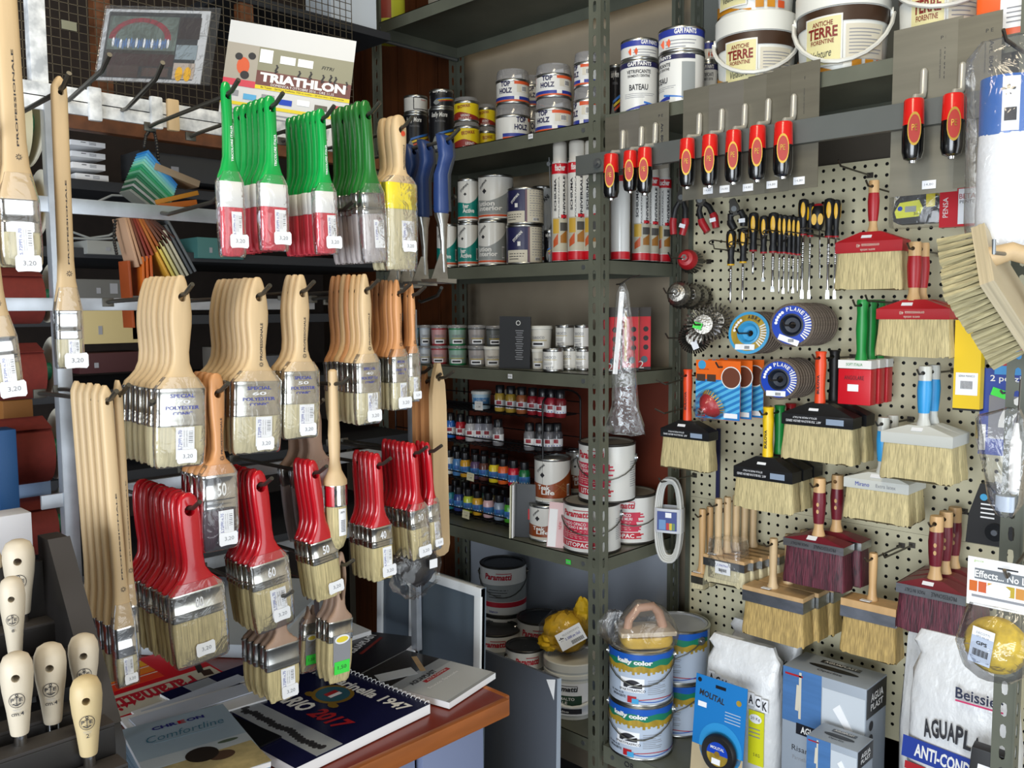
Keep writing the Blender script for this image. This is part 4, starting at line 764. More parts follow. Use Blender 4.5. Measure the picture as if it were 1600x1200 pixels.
# ---------------------------------------------------------------- steel trowels on the rail
mat('blade', '8a8678', .42, .55, (4, 4, 40, .15)); mat('bladedull', '7a7668', .5, .5, (4, 4, 40, .2)); mat('bladebright', '98948a', .36, .6, (4, 4, 40, .12)); mat('handlered', 'd0201c', .25, 0, coat=.3); mat('handleblack', '0c0c0e', .2, 0, coat=.4); mat('rodsteel', 'c4c2ba', .35, .5); mat('gold', 'b8923a', .35, .6)
YH, YP = YF-.058, YF-.012
def trowel(hx0, hx1, hy0, hy1, px0, px1, py0, py1, lab, txtb=False, dpl=0, mark=None):
    """steel plate behind the rail, handle in front of it, joined by a bent rod above the rail"""
    xm = (hx0+hx1)/2; top = P(xm, hy0, Y=YH); bot = P(xm, hy1, Y=YH); r = (hx1-hx0)/2*depth(top)/FPX*1.06
    t = thing('steel_trowel', lab, 'trowel', top, (0, 0, 0), 'red and black handled steel trowels'); Lh = top.z-bot.z
    a = P(px0, py0, Y=YP)-top; c = P(px1, (py0+py1)/2, Y=YP)-top; zb_ = P(px1, py1, Y=YP).z-top.z; zt_ = max(a.z, P(px1, py0, Y=YP).z-top.z-.0)
    y = YP-YH+dpl
    mb = MB(); mb.box(((a.x+c.x)/2, y, (zt_+zb_)/2), (c.x-a.x, .0012, zt_-zb_), ('blade', 'bladedull', 'bladebright')[int(hx0) % 3], 0, Matrix.Rotation(random.uniform(-.05, .05), 3, 'Z')); part('blade', mb, t)
    mb = MB(); xr = (a.x+c.x)/2
    mb.tube([(0, 0, -.006), (0, .006, .004), (0, y*.6, .008), (0, y-.010, .012), (0, y-.007, .022), (0, y-.006, .056), (0, y-.005, .060)], [.006, .0065, .006, .006, .0066, .0064, .004], 'rodsteel', 12); part('tang', mb, t)
    mb = MB(); mb.lathe([(r*.78, 0), (r*.9, -.003), (r*.96, -Lh*.42)], 'handlered', 24); part('handle_grip_top', mb, t, label='red upper half of the handle')
    mb = MB(); mb.lathe([(r*.965, -Lh*.42), (r*1.0, -Lh*.6), (r*.98, -Lh*.85), (r*.8, -Lh*.96), (r*.4, -Lh*.99)], 'handleblack', 24); mb.lathe([(r*.34, -Lh*.985), (r*.3, -Lh*1.03), (r*.1, -Lh*1.04)], 'chrome', 14); part('handle', mb, t)
    mb = MB(); mb.T = Matrix.Rotation(.45, 4, 'Z'); n = 20
    for k, (m, q) in enumerate((('gold', 1), (col('a82818'), .84))):
        vs = []
        for j in range(n): aa = 2*PI*j/n; x = r*.62*q*math.cos(aa); vs.append((math.sin(x/r)*(r+.0006+.0004*k), -math.cos(x/r)*(r+.0006+.0004*k), -Lh*.50+Lh*.27*q*math.sin(aa)))
        mb.add(vs, [tuple(range(n))], m, False)
    mb.text('PE', r*.5, Lh*.1, 'gold', (0, 0, -Lh*.48), 0, r+.0014); mb.T = Matrix.Identity(4); part('oval_badge', mb, t)
    if txtb:
        mb = MB(); xx = c.x-(c.x-a.x)*.22; mb.text('Art. 804/S', .055, .007, 'ink', (xx, y-.0012, zt_-.075), -PI/2, None, .02); mb.text('acciaio inox temperato', .05, .004, 'ink', (xx-.010, y-.0012, zt_-.075), -PI/2); mb.text('P E', .012, .006, 'ink', (xx-.004, y-.0012, zt_-.030)); part('blade_print', mb, t)
    mb = MB(); mb.rect((xr+.012, y-.003, zb_+.016), .024, .015, 'tag'); mb.text('14,80', .016, .005, 'greytext', (xr+.012, y-.0038, zb_+.016)); part('price_sticker', mb, t)
trowel(943, 967, 241, 311, 944, 972, 184, 272, 'steel trowel with narrow blade nearest the slotted post', False, .004)
trowel(974, 996, 236, 300, 966, 1008, 178, 268, 'steel trowel, second from the slotted post', False, .002)
trowel(996, 1019, 231, 303, 1000, 1045, 166, 262, 'steel trowel, third from the slotted post', True)
trowel(1062, 1086, 217, 293, 1065, 1134, 141, 306, 'steel trowel at the left of the group of five', True, .006)
trowel(1097, 1122, 211, 291, 1092, 1160, 138, 304, 'steel trowel, second of the group of five', False, .0045)
trowel(1134, 1159, 204, 286, 1130, 1196, 130, 302, 'steel trowel in the middle of the group of five', False, .003)
trowel(1171, 1197, 197, 282, 1168, 1234, 120, 298, 'steel trowel, fourth of the group of five', False, .0015)
trowel(1210, 1239, 191, 277, 1208, 1280, 108, 292, 'steel trowel at the right of the group of five', True)
trowel(1413, 1444, 155, 252, 1396, 1500, 48, 298, 'steel trowel with very wide blade, left of the pair', True, .002)
trowel(1474, 1506, 147, 245, 1498, 1562, 30, 288, 'steel trowel with wide blade beside the roller bag', True)
# ================================================================ pegboard tools
mat('peghook', '5a5650', .4, .85); mat('yel', 'ecb400', .4); mat('rubber', '141416', .5); mat('silverw', 'a8a49c', .32, .9, (200, 200, 200, .5), .6); mat('abrasive', '75685c', .9, 0, (300, 300, 300, .4), .6)
mat('discblue', '1240b0', .5, spec=.3); mat('lblue', '3f9ed0', .4); mat('kyellow', 'b89a34', .4, 0, (60, 8, 20, .4)); mat('hubdark', '1a2230', .5); mat('blockblack', '17181a', .35, 0, coat=.2); mat('blockwhite', 'c6c8c2', .35); mat('redsat', 'a81c24', .4); mat('hwood', 'd4ac78', .45, 0, (40, 40, 6, .2)); mat('winered', '6a1424', .4)
hk_n = [0]
def peg(x, z, y0, words, up=.012, y1=None, dx=0):
    """bent steel wire hook plugged into the pegboard"""
    y1 = YB if y1 is None else y1; mb = MB()
    mb.tube([(x, y1+.003, z-.004), (x, y1-.008, z-.004), (x+dx*.5, (y0+y1)/2, z-.002), (x+dx, y0+.012, z), (x+dx, y0, z+up)], .0022, 'peghook', 6)
    mb.box((x, y1-.002, z-.004), (.014, .003, .012), 'peghook'); return solo('peg_hook', mb, 'steel wire hook '+words, 'hook')
# ---- block brushes
def block_brush(label, short, x0, xc, yb0, yb1, ytip, hx, hw, hy0, Yf=1.885, d=.045, hand='plain', hm='woodpale', bm='blockblack', br='bristle', cap=None, peak=.4, n=1, dy=.052, group=None, labels=None, band=None, hms=None, text=None, hole=.1, stick=True, ydrop=None, hooky=None, shift=0, sleeve=False):
    """x0/xc: front left/right corner px; yb0, yb1: top/bottom px of the block front at its middle; ytip bristle end; hx, hw, hy0: handle"""
    xm = (x0+xc)/2; a = P(x0, (yb0+yb1)/2, Y=Yf); c = P(xc, (yb0+yb1)/2, Y=Yf); W = c.x-a.x; X = (a.x+c.x)/2
    zt_ = P(xm, yb0, Y=Yf).z; zb_ = P(xm, yb1, Y=Yf).z; ztip = P(xm, ytip, Y=Yf).z; hp = P(hx, hy0, Y=Yf+d/2); bh = zt_-zb_
    hl = hp.z-zt_; r = hw/2*depth(hp)/FPX/1.08; hxo = hp.x-X
    t = thing('block_brush', label, 'block brush', (X, Yf+d/2, hp.z-hole*hl), (0, 0, 0), group if n > 1 else None); o = hp.z-hole*hl
    Z = lambda z: z-o
    mb = MB()
    def sec(w_, dd, z): return [(-w_/2, -dd/2, z), (w_/2, -dd/2, z), (w_/2, dd/2, z), (-w_/2, dd/2, z)]
    pk = bh*peak/(1-peak) if peak else 0
    mb.loft([sec(W*.985, d*.97, Z(zb_)), sec(W, d, Z(zb_)+.001), sec(W, d, Z(zt_)-.001), sec(W*.985, d*.96, Z(zt_))] + ([sec(W*.30, d*.55, Z(zt_)+pk)] if peak else []), bm, smooth=False); part('block', mb, t)
    mb = MB(); pr = random.Random(int(x0)); nn = 26
    secs = []
    for s_, k, kd in ((0, .96, .92), (.4, .985, 1.0), (.85, 1.03, 1.12), (1, 1.03, 1.12)):
        q = sup(W/2*k, d/2*kd, Z(zb_)-(zb_-ztip)*s_, 44, 9)
        if s_ == 1: q = [(x, y, z+pr.uniform(-.003, .003)) for x, y, z in q]
        secs.append(q)
    mb.loft(secs, br, smooth=True); part('bristles', mb, t)
    zt2 = Z(zt_)+pk*.9; H0 = hole*hl; mb = MB(); cp = cap or hm
    def hb(z0, z1, prof, m, nm):
        mb = MB(); mb.lathe([(r*q, z1+(z0-z1)*s_) for s_, q in prof], m, 20, (hxo, 0, 0)); me = mb.mesh(nm); sharp(me, 50)
        if nm == 'handle_top' or nm == 'handle':
            me = cut(me, MB().cyl((hxo, .05, 0), (hxo, -.05, 0), r*.34, m).mesh('c'))
        part(nm, me, t)
    if hand == 'plain': hb(H0, zt2, [(0, 1.0), (.12, 1.0), (.3, .86), (.55, .95), (.75, 1.06), (.92, .9), (.985, 1.05), (1, .95)][::1], hm, 'handle')
    elif hand == 'wood': hb(H0, zt2, [(0, 1.3), (.04, 1.35), (.10, 1.02), (.3, .86), (.6, .98), (.85, 1.0), (.97, 1.0), (1, .9)], hm, 'handle')
    else:
        L_ = H0-zt2; hb(H0, H0-L_*.24, [(0, 1.0), (.8, 1.0), (1, .92)], cp, 'handle_top'); hb(H0-L_*.24, H0-L_*.78, [(0, .86), (.3, 1.02), (.7, 1.12), (1, 1.0)], hm, 'grip'); hb(H0-L_*.78, zt2, [(0, 1.12), (.15, 1.05), (.6, .78), (1, .76)], cp, 'handle_foot')
        if hand == 'dots':
            mb = MB()
            for k in (.44, .56): mb.disc((hxo+r*.25, -r*1.13, H0-L_*k), r*.24, cp, 12, ry=r*.36)
            part('grip_dots', mb, t)
    if band:
        mb = MB(); bz0, bz1 = Z(zb_), Z(zb_)+(zt_-zb_)*band[1]
        mb.loft([sec(W+.001, d+.001, bz0), sec(W+.0012, d+.0012, bz1)], band[0], False, smooth=False); part('band', mb, t)
    if text:
        mb = MB(); cz = Z((zt_+zb_)/2)
        for s_, w_, h_, dz, m, ang in text: mb.text(s_, W*w_, bh*h_, m, (W*(dz[1] if isinstance(dz, tuple) else 0), -d/2-.0016, cz+bh*(dz[0] if isinstance(dz, tuple) else dz)), ang)
        part('block_print', mb, t)
    if stick:
        mb = MB(); mb.box((hxo-.006, -d*.36, Z(zt_)+pk*.42+.003), (.022, .012, .001), 'tag', 0, Matrix.Rotation(math.atan2(pk, d*.23)*.8, 3, 'X')); part('price_sticker', mb, t)
    if hand == 'plain':
        mb = MB(); mb.text('BULOVA', hl*.30, r*.55, 'ink', (0, 0, H0-hl*.52), PI/2, r*.99, .03, 0, Matrix.Translation((hxo, 0, 0))); part('handle_print', mb, t); mb = MB(); mb.rect((W*.26, -d/2-.0018, Z((zt_+zb_)/2)), W*.24, bh*.5, 'paint_8a9ab0_50'); part('band_sticker', mb, t)
    # wire bow clipped around the handle foot
    rts = [t]
    for i in range(1, n):
        m2 = (hms or {}).get(i); q = dup(t, (X+shift*i, Yf+d/2+dy*i, o), None, labels[i-1] if labels else label+', rear', group, ('price_sticker',)); rts.append(q)
        if m2:
            for ch in q.children:
                if ch.name.startswith(('handle', 'grip')) and (hand == 'plain' or ch.name.startswith('grip')):
                    me = ch.data.copy(); me.materials.clear(); me.materials.append(M(m2) if isinstance(m2, str) else m2); ch.data = me
    peg(X+hxo, o-.001, Yf-.02, 'holding the '+short, up=.010)
    return t
BT = [('ART. 750 BULOVA BRUSH SERIES', .5, .2, (-.12, -.18), 'tag', PI), ('SETOLA MADE IN ITALY', .34, .16, (.2, -.16), 'tag', PI), ('', .2, .1, 0, 'tag', 0)][:2]
col('e2481c', .4); col('f0c818', .4); col('1a8a3c', .4); col('2f98d8', .4); col('8a9ab0', .5)
def blk(*a, **k): return block_brush(*a, text=BT, **k)
blk('orange handled block brush with black block by the cable coil', 'leftmost orange handled brush', 1032, 1107, 672, 686, 733, 1075, 15, 577, Yf=1.87, hm='paint_e2481c_40', peak=.5)
blk('yellow handled block brush with black block', 'yellow handled brush', 1146, 1238, 733, 751, 797, 1201, 18, 636, Yf=1.86, hm='paint_f0c818_40', peak=.5, n=3, dy=.055, group='black block brushes under the orange cards', labels=['green handled block brush behind the yellow handled one', 'red handled block brush behind the green handled one'], hms={1: 'paint_1a8a3c_40', 2: 'redsat'})
blk('orange handled wide block brush below the flap discs', 'orange handled wide brush', 1221, 1333, 649, 667, 721, 1283, 18, 549, Yf=1.86, hm='paint_e2481c_40', peak=.5, n=2, dy=.07, group='wide black block brushes', labels=['black handled wide block brush behind the orange handled one'], hms={1: 'rubber'})
RT = [('orevetoasa 40', .34, .3, (.1, 0), 'cream', PI), ('extra setola', .22, .22, (-.3, 0), 'cream', PI)]
block_brush('red block brush with varnished red grip hanging highest', 'highest red block brush', 1305, 1410, 376, 394, 452, 1366, 17, 282, Yf=1.89, hand='grip', hm='redsat', cap='hwood', bm='redsat', peak=.45, text=RT)
block_brush('red block brush with red grip, front one of two', 'pair of red block brushes', 1369, 1484, 482, 499, 557, 1430, 21, 378, Yf=1.87, hand='grip', hm='redsat', cap='hwood', bm='redsat', peak=.45, n=2, dy=.045, group='red block brushes', labels=['red block brush with red grip, rear one of two'], text=RT)
block_brush('white block brush with blue grip, front one of two', 'pair of blue grip brushes', 1376, 1489, 678, 696, 752, 1446, 21, 572, Yf=1.85, d=.05, hand='grip', hm='paint_2f98d8_40', cap='blockwhite', bm='blockwhite', peak=.4, n=2, dy=.05, group='white block brushes', labels=['white block brush with blue grip, rear one of two'])
block_brush('white block brush with blue grip, lower left one', 'lower blue grip brush', 1318, 1420, 751, 767, 815, 1381, 19, 652, Yf=1.87, d=.05, hand='grip', hm='paint_2f98d8_40', cap='blockwhite', bm='blockwhite', peak=.4, n=2, dy=.05, group='lower white block brushes', labels=['white block brush with blue grip, rear lower left one'], text=[('Mirano', .22, .4, (0, -.2), 'blueink', 0), ('Extra latex', .3, .35, (0, .16), 'greytext', 0)])
PT = [('PROFESSIONALE', .36, .45, (0, .2), 'ink', PI), ('MADE IN ITALY', .3, .38, (0, -.22), 'ink', PI)]
block_brush('wine red block brush with dark bristles and dotted grip', 'wine red brush in the middle', 1224, 1318, 848, 860, 917, 1281, 20, 747, Yf=1.85, d=.055, hand='dots', hm='winered', cap='hwood', bm='winered', br='bristlered', peak=.4, band=('steel', 1), n=2, dy=.065, shift=.012, group='wine red block brushes', labels=['wine red block brush with plain grip behind the dotted one'], text=PT)
block_brush('wine red block brush with dark bristles, front of three', 'three wine red brushes', 1400, 1509, 921, 936, 992, 1464, 22, 806, Yf=1.85, d=.055, hand='dots', hm='winered', cap='hwood', bm='winered', br='bristlered', peak=.45, band=('steel', 1), n=3, dy=.055, group='three wine red block brushes', labels=['wine red block brush with dark bristles, middle of three', 'wine red block brush with dark bristles, rear of three'], text=PT)
block_brush('wooden block brush with steel band, front one of three', 'wooden block brushes', 1160, 1255, 925, 949, 1000, 1209, 14, 841, Yf=1.84, d=.055, hand='wood', hm='woodpale', bm='woodtan', br='bristlewarm', peak=0, band=('steel', .72), n=3, dy=.06, shift=.008, group='wooden block brushes', labels=['wooden block brush with steel band, middle one of three', 'wooden block brush with steel band, rear one of three'])
block_brush('wooden block brush with steel band beside the wine red ones', 'single wooden block brush', 1313, 1400, 943, 972, 1028, 1365, 14, 864, Yf=1.86, d=.055, hand='wood', hm='hwood', bm='hwood', br='bristlewarm', peak=0, band=('steel', .6))
t = block_brush('wooden block brush in clear bag, front one', 'bagged wooden brushes', 1099, 1163, 872, 889, 905+8, 1123, 13, 779, Yf=1.86, d=.045, hand='wood', hm='woodpale', bm='woodtan', br='bristlepale', peak=0, band=('steel', .72), n=5, dy=.03, shift=.007, group='bagged wooden brushes', labels=['wooden block brush in clear bag, %s' % k for k in ('second one', 'third one', 'fourth one', 'rear one')])
mb = MB(); mb.rect((0, -.026, -.15), .042, .03, 'tag'); mb.text('S.306/70x3', .03, .005, 'blueink', (0, -.027, -.143)); 
for k in range(9): mb.rect((-.01+.0025*k, -.027, -.155), .001+.0006*(k % 2), .007, 'ink')
part('barcode_label', mb, t)
mb = MB(); mb.loft([sup(.046-.004*(i == 0), .030, z, 24, 5) for i, z in enumerate((-.08, -.10, -.13, -.16, -.178))], 'filmbag'); part('clear_bag', mb, t)
block_brush('small bagged brush at the far left of the bagged brushes', 'small bagged brush', 1080, 1098, 838+58, 838+74, 920, 1098, 12, 795, Yf=1.93, d=.03, hand='wood', hm='hwood', bm='hwood', br='bristlepale', peak=0, band=('ferrule', .7), n=2, dy=.035, group='small bagged brushes', labels=['small bagged brush behind the other small one'])
# green handled brushes in red packs
for i, wd in enumerate(('front', 'middle', 'rear')):
    Yf = 1.88+.045*i; a = P(1309, 600, Y=1.88); c = P(1360, 600, Y=1.88); z0 = P(1335, 632, Y=1.88).z; z1 = P(1335, 563, Y=1.88).z; hz = P(1348, 468, Y=1.88).z; W = c.x-a.x
    t = thing('packed_brush', 'green handled brush in red and white pack, %s of three' % wd, 'paint brush', ((a.x+c.x)/2, Yf+.016, hz-.012), (0, 0, 0), 'green handled brushes in red packs'); o = hz-.012
    mb = MB(); mb.lathe([(.011, hz-o), (.0125, hz-o-.004), (.011, hz-o-.03), (.0125, (hz+z1)/2-o), (.010, z1-o+.02), (.013, z1-o)], 'paint_1a8a3c_40', 18, (.008, 0, 0)); part('handle', cut(mb.mesh('handle'), MB().cyl((.008, .05, 0), (.008, -.05, 0), .004, 'red').mesh('c')), t)
    mb = MB(); mb.box((0, 0, (z0+z1)/2-o-.010), (W, .03, z1-z0-.018), 'red', .002); part('pack', mb, t)
    mb = MB(); mb.box((0, 0, z1-o-.009), (W+.001, .031, .018), 'white'); mb.text('SOFT ITALIA', W*.5, .006, 'paint_1a8a3c_40', (0, -.017, z1-o-.009)); mb.text('ANGOLARE', W*.6, .009, 'ink', (0, -.0165, (z0+z1)/2-o+.01)); mb.rect((-.002, -.016, (z0+z1)/2-o-.012), .024, .015, 'tag'); part('pack_print', mb, t)
peg((a.x+c.x)/2+.008, hz-.013, 1.845, 'holding the green handled packs')
# ---- screwdrivers
def screwdriver(x, y0, y1, ytip, w_, lab, Y=1.965, k='std', flat=False, m='rubber'):
    p = P(x, y1, Y=Y); zt_ = P(x, y0, Y=Y).z; ztip = P(x, ytip, Y=Y).z; r = w_/2*depth(p)/FPX; L = zt_-p.z
    t = thing('screwdriver', lab, 'screwdriver', p, (0, 0, face(p)*.7), 'screwdrivers on the pegboard')
    mb = MB(); mb.lathe([(r*.72, 0), (r*.78, L*.08), (r*.62, L*.2), (r*.74, L*.42), (r*.98, L*.6), (r*1.0, L*.88), (r*.86, L*.97), (r*.4, L)], 'rubber', 20); part('handle', mb, t)
    mb = MB()
    for a in (-38, 38, 120) if k == 'two' else (0, 90, 180, 270):
        vs = []
        for j in range(18):
            th = 2*PI*j/18; zz_ = L*(.68+.22*math.sin(th)); rr = r*(.98 if zz_ > L*.58 else .9)+.0006; q = math.radians(a)+.42*math.cos(th); vs.append((math.sin(q)*rr, -math.cos(q)*rr, zz_))
        q = math.radians(a); vs.append((math.sin(q)*(r*.97+.0012), -math.cos(q)*(r*.97+.0012), L*.68)); mb.add(vs, [(j, (j+1) % 18, 18) for j in range(18)], 'yel')
    part('grip_inlay', mb, t, label='yellow oval grip inlays')
    mb = MB(); mb.lathe([(r*.74, .0005), (r*.76, -.003)], 'yel' if k == 'yel' else 'redsat', 18); part('collar', mb, t)
    mb = MB(); l = p.z-ztip; rs = max(.0018, r*.26); pr = [(rs, 0)]
    for j in range(6): zq = -l*(.12+.06*j); pr += [(rs, zq), (rs*1.25, zq-.001), (rs*1.25, zq-.003), (rs, zq-.004)]
    pr += [(rs, -l*.86)]; mb.lathe(pr, 'chrome', 10)
    if flat: mb.loft([[(-a, -b_, z), (a, -b_, z), (a, b_, z), (-a, b_, z)] for a, b_, z in ((rs, rs, -l*.86), (rs*1.35, rs*.5, -l*.95), (rs*1.3, rs*.25, -l))], 'steel', smooth=False)
    else: mb.lathe([(rs, -l*.86), (rs*.9, -l*.95), (rs*.3, -l)], 'chrome', 10)
    part('shaft', mb, t)
SDW = [(1142, 360, 413, 474, 15, 'yellow inlaid screwdriver at the far left of the row', 'yel', 0), (1161, 356, 409, 473, 15, 'yellow inlaid screwdriver, second from left', 'yel', 0), (1177, 332, 391, 429, 16, 'screwdriver with badge on its inlay, third from left', 'std', 0), (1193, 337, 394, 440, 14, 'darker screwdriver with short ornate shaft', 'std', 1), (1208, 332, 393, 456, 17, 'thick screwdriver heading the tight cluster', 'std', 1), (1218, 335, 394, 459, 11, 'screwdriver second in the tight cluster', 'std', 0), (1225, 336, 394, 459, 11, 'screwdriver with wide flat tip in the tight cluster', 'std', 1), (1233, 337, 395, 459, 11, 'screwdriver fourth in the tight cluster', 'std', 0), (1240, 338, 396, 458, 11, 'screwdriver fifth in the tight cluster', 'std', 1), (1247, 339, 397, 458, 11, 'screwdriver last in the tight cluster', 'std', 0), (1255, 311, 366, 467, 16, 'long screwdriver left of the red topped one', 'std', 1), (1266, 318, 368, 467, 13, 'long screwdriver under the red topped one', 'two', 1), (1295, 310, 369, 467, 17, 'long screwdriver right of the red topped one', 'std', 1), (1306, 312, 369, 467, 13, 'long screwdriver at the right end of the row', 'std', 1)]
for i, (x, a, b_, c, w_, lab, k, f) in enumerate(SDW): screwdriver(x, a, b_, c, w_, lab, 1.955+.006*(i % 3), k, f)
p = P(1278, 360, Y=1.97); t = thing('stubby_screwdriver', 'stubby black and yellow screwdriver with red top', 'screwdriver', p, (0, 0, .3)); mb = MB(); mb.lathe([(.008, 0), (.012, .01), (.016, .03), (.016, .045), (.010, .056)], 'rubber', 20); part('handle', mb, t); mb = MB(); mb.disc((-.007, -.016, .024), .006, 'yel', 14, ry=.013); mb.disc((.007, -.016, .024), .006, 'yel', 14, ry=.013); mb.T = Matrix.Translation((0, 0, 0)); part('grip_inlay', mb, t); mb = MB(); mb.lathe([(.0105, .0555), (.009, .060), (.002, .062)], 'redsat', 16); part('top_cap', mb, t); mb = MB(); mb.tube([(.004, 0, 0), (.006, .0, -.11)], .002, 'chrome', 8); part('shaft', mb, t)
def loop(x0, x1, y, lab, Y=1.93):
    a = P(x0, y-2, Y=Y-.03); c = P(x1, y+8, Y=YB); mb = MB(); pts = []
    for j in range(9): th = PI*(.5+j/8); pts.append((a.x+.012+math.cos(th)*.012, a.y, a.z+math.sin(th)*.005))
    q = [Vector(v) for v in pts]; e = Vector((q[0].x+.01, 2.05, q[0].z-.008)); mb.tube([Vector((q[0].x, YB+.002, q[0].z-.004)), Vector((q[0].x, YB-.02, q[0].z-.003))]+q+[Vector((c.x-.0, 1.945, a.z-.012)), Vector((c.x, YB+.002, a.z-.014))], .0017, 'peghook', 6); solo('wire_holder', mb, lab, 'hook')
for x0, x1, y, lab in ((1108, 1150, 381, 'looped wire holder of the two leftmost screwdrivers'), (1139, 1168, 383, 'looped wire holder between the two leftmost screwdrivers'), (1160, 1200, 363, 'looped wire holder under the badge screwdriver'), (1192, 1222, 365, 'looped wire holder at the cluster head'), (1226, 1256, 368, 'looped wire holder at the cluster tail'), (1250, 1312, 362, 'looped wire holder of the long screwdrivers')): loop(x0, x1, y, lab)
# ---- pliers
def pliers(x, y0, y1, lab, m, ang, Y=1.97):
    p = P(x, y0, Y=Y); L = p.z-P(x, y1, Y=Y).z; t = thing('pliers', lab, 'pliers', p, (0, 0, .3))
    t.rotation_euler = (0, ang, .2)
    mb = MB(); mb.prism([(-.006, .012), (.006, .012), (.012, -.012), (.010, -.03), (-.010, -.03), (-.012, -.012)], -.005, .005, 'darkmetal'); mb.cyl((0, -.007, -.014), (0, .006, -.014), .007, 'zinc', n=12); part('jaws', mb, t)
    for s_ in (-1, 1):
        mb = MB(); mb.tube([(s_*.006, 0, -.026), (s_*.014, 0, -L*.4), (s_*.017, 0, -L*.7), (s_*.012, 0, -L)], [.0065, .0075, .0085, .007], 'rubber', 10); part('handle', mb, t)
        mb = MB(); mb.tube([(s_*.0165, 0, -L*.62), (s_*.0175, 0, -L*.72), (s_*.012, 0, -L*1.01)], [.0092, .0102, .009], m, 10); part('grip_sleeve', mb, t)
    mb = MB(); mb.rect((.014, -.0115, -L*.8), .016, .010, 'tag', .0006, .2); part('price_sticker', mb, t)
pliers(1066, 300, 366, 'red handled pliers hanging next to the foam tubes', 'redsat', .1); pliers(1092, 305, 364, 'red handled pliers leaning right of the first pair', 'redsat', -.38); pliers(1146, 318, 357, 'black handled pliers hanging left of the screwdrivers', 'rubber', -.25)
# ---- wire brushes and discs
def cup(px, py, rpx, lab, m, Y=1.93, Lc=.03, wire='darkmetal', n=1):
    p = P(px, py, Y=Y); r = rpx*depth(p)/FPX; t = thing('cup_brush', lab, 'wire brush', p, (-.15, 0, .25))
    mb = MB(); mb.T = Matrix.Rotation(PI/2, 4, 'X'); mb.lathe([(r*.35, .014), (r*.36, .006), (r*.7, .004), (r*.96, -.006), (r, -.018)], m, 26); part('cup', mb, t)
    mb = MB(); mb.T = Matrix.Rotation(PI/2, 4, 'X'); mb.lathe([(r*.3, .010), (r*.3, .018), (r*.14, .018), (r*.14, .012)], 'chrome', 6, cap=False, smooth=False); part('nut', mb, t)
    mb = MB(); mb.T = Matrix.Rotation(PI/2, 4, 'X')
    for j in range(22): a = 2*PI*j/22; mb.cyl((r*.9*math.cos(a), r*.9*math.sin(a), -.016), (r*1.12*math.cos(a+.2), r*1.12*math.sin(a+.2), -.018-Lc), r*.12, wire, r*.10, 6)
    part('wires', mb, t, kind='stuff'); return p
p = cup(1072, 404, 16, 'red cup wire brush next to the steel shelf', 'redsat', Y=1.94); peg(p.x, p.z-.0, 1.86, 'through the red cup brush')
p = cup(1058, 458, 19, 'grey cup wire brush, front of the three', 'silverw', Y=1.90, Lc=.012); peg(p.x, p.z, 1.84, 'through the three grey cup brushes')
cup(1075, 460, 18, 'grey cup wire brush, middle of the three', 'silverw', Y=1.945, Lc=.012); cup(1087, 463, 18, 'grey cup wire brush, rear of the three', 'silverw', Y=1.99, Lc=.012)
def wheel(px, py, rpx, lab, Y, m, tw=24, green=False):
    p = P(px, py, Y=Y); r = rpx*depth(p)/FPX; t = thing('wire_brush_disc', lab, 'wire brush', p, (-.1, 0, .35)); mb = MB(); mb.T = Matrix.Rotation(PI/2, 4, 'X'); mb.lathe([(r*.18, .006), (r*.5, .005), (r*.55, .002), (r*.55, -.006)], 'silverw', 24); part('hub', mb, t)
    mb = MB()
    for j in range(tw):
        a = 2*PI*j/tw; c, s_ = math.cos(a), math.sin(a)
        for k in range(3): r0, r1 = r*(.5+.16*k), r*(.66+.17*k); tw_ = .004*((k % 2)*2-1); mb.cyl((r0*c, tw_, r0*s_), (r1*c, -tw_, r1*s_), r*.055, m, r*.062, 6)
    part('twisted_wires', mb, t, kind='stuff')
    if green: mb = MB(); mb.rect((-.012, -.012, -.004), .022, .016, 'paint_3fdc4a_50', .0006, .3); part('price_sticker', mb, t)
    else: mb = MB(); mb.rect((.004, -.010, -r*.5), .016, .022, 'tag', .0006, -.4); part('price_sticker', mb, t)
    return p
p = wheel(1099, 507, 30, 'knotted wire wheel with green sticker', 1.90, 'silverw', 24, True); wheel(1118, 502, 28, 'knotted wire wheel behind the green stickered one', 1.95, 'silverw'); peg(p.x, p.z, 1.85, 'through the knotted wire wheels')
p = wheel(1085, 527, 25, 'dark crimped wire wheel below the knotted ones', 1.94, 'darkmetal', 40); peg(p.x-.02, p.z, 1.84, 'through the dark wire wheel')
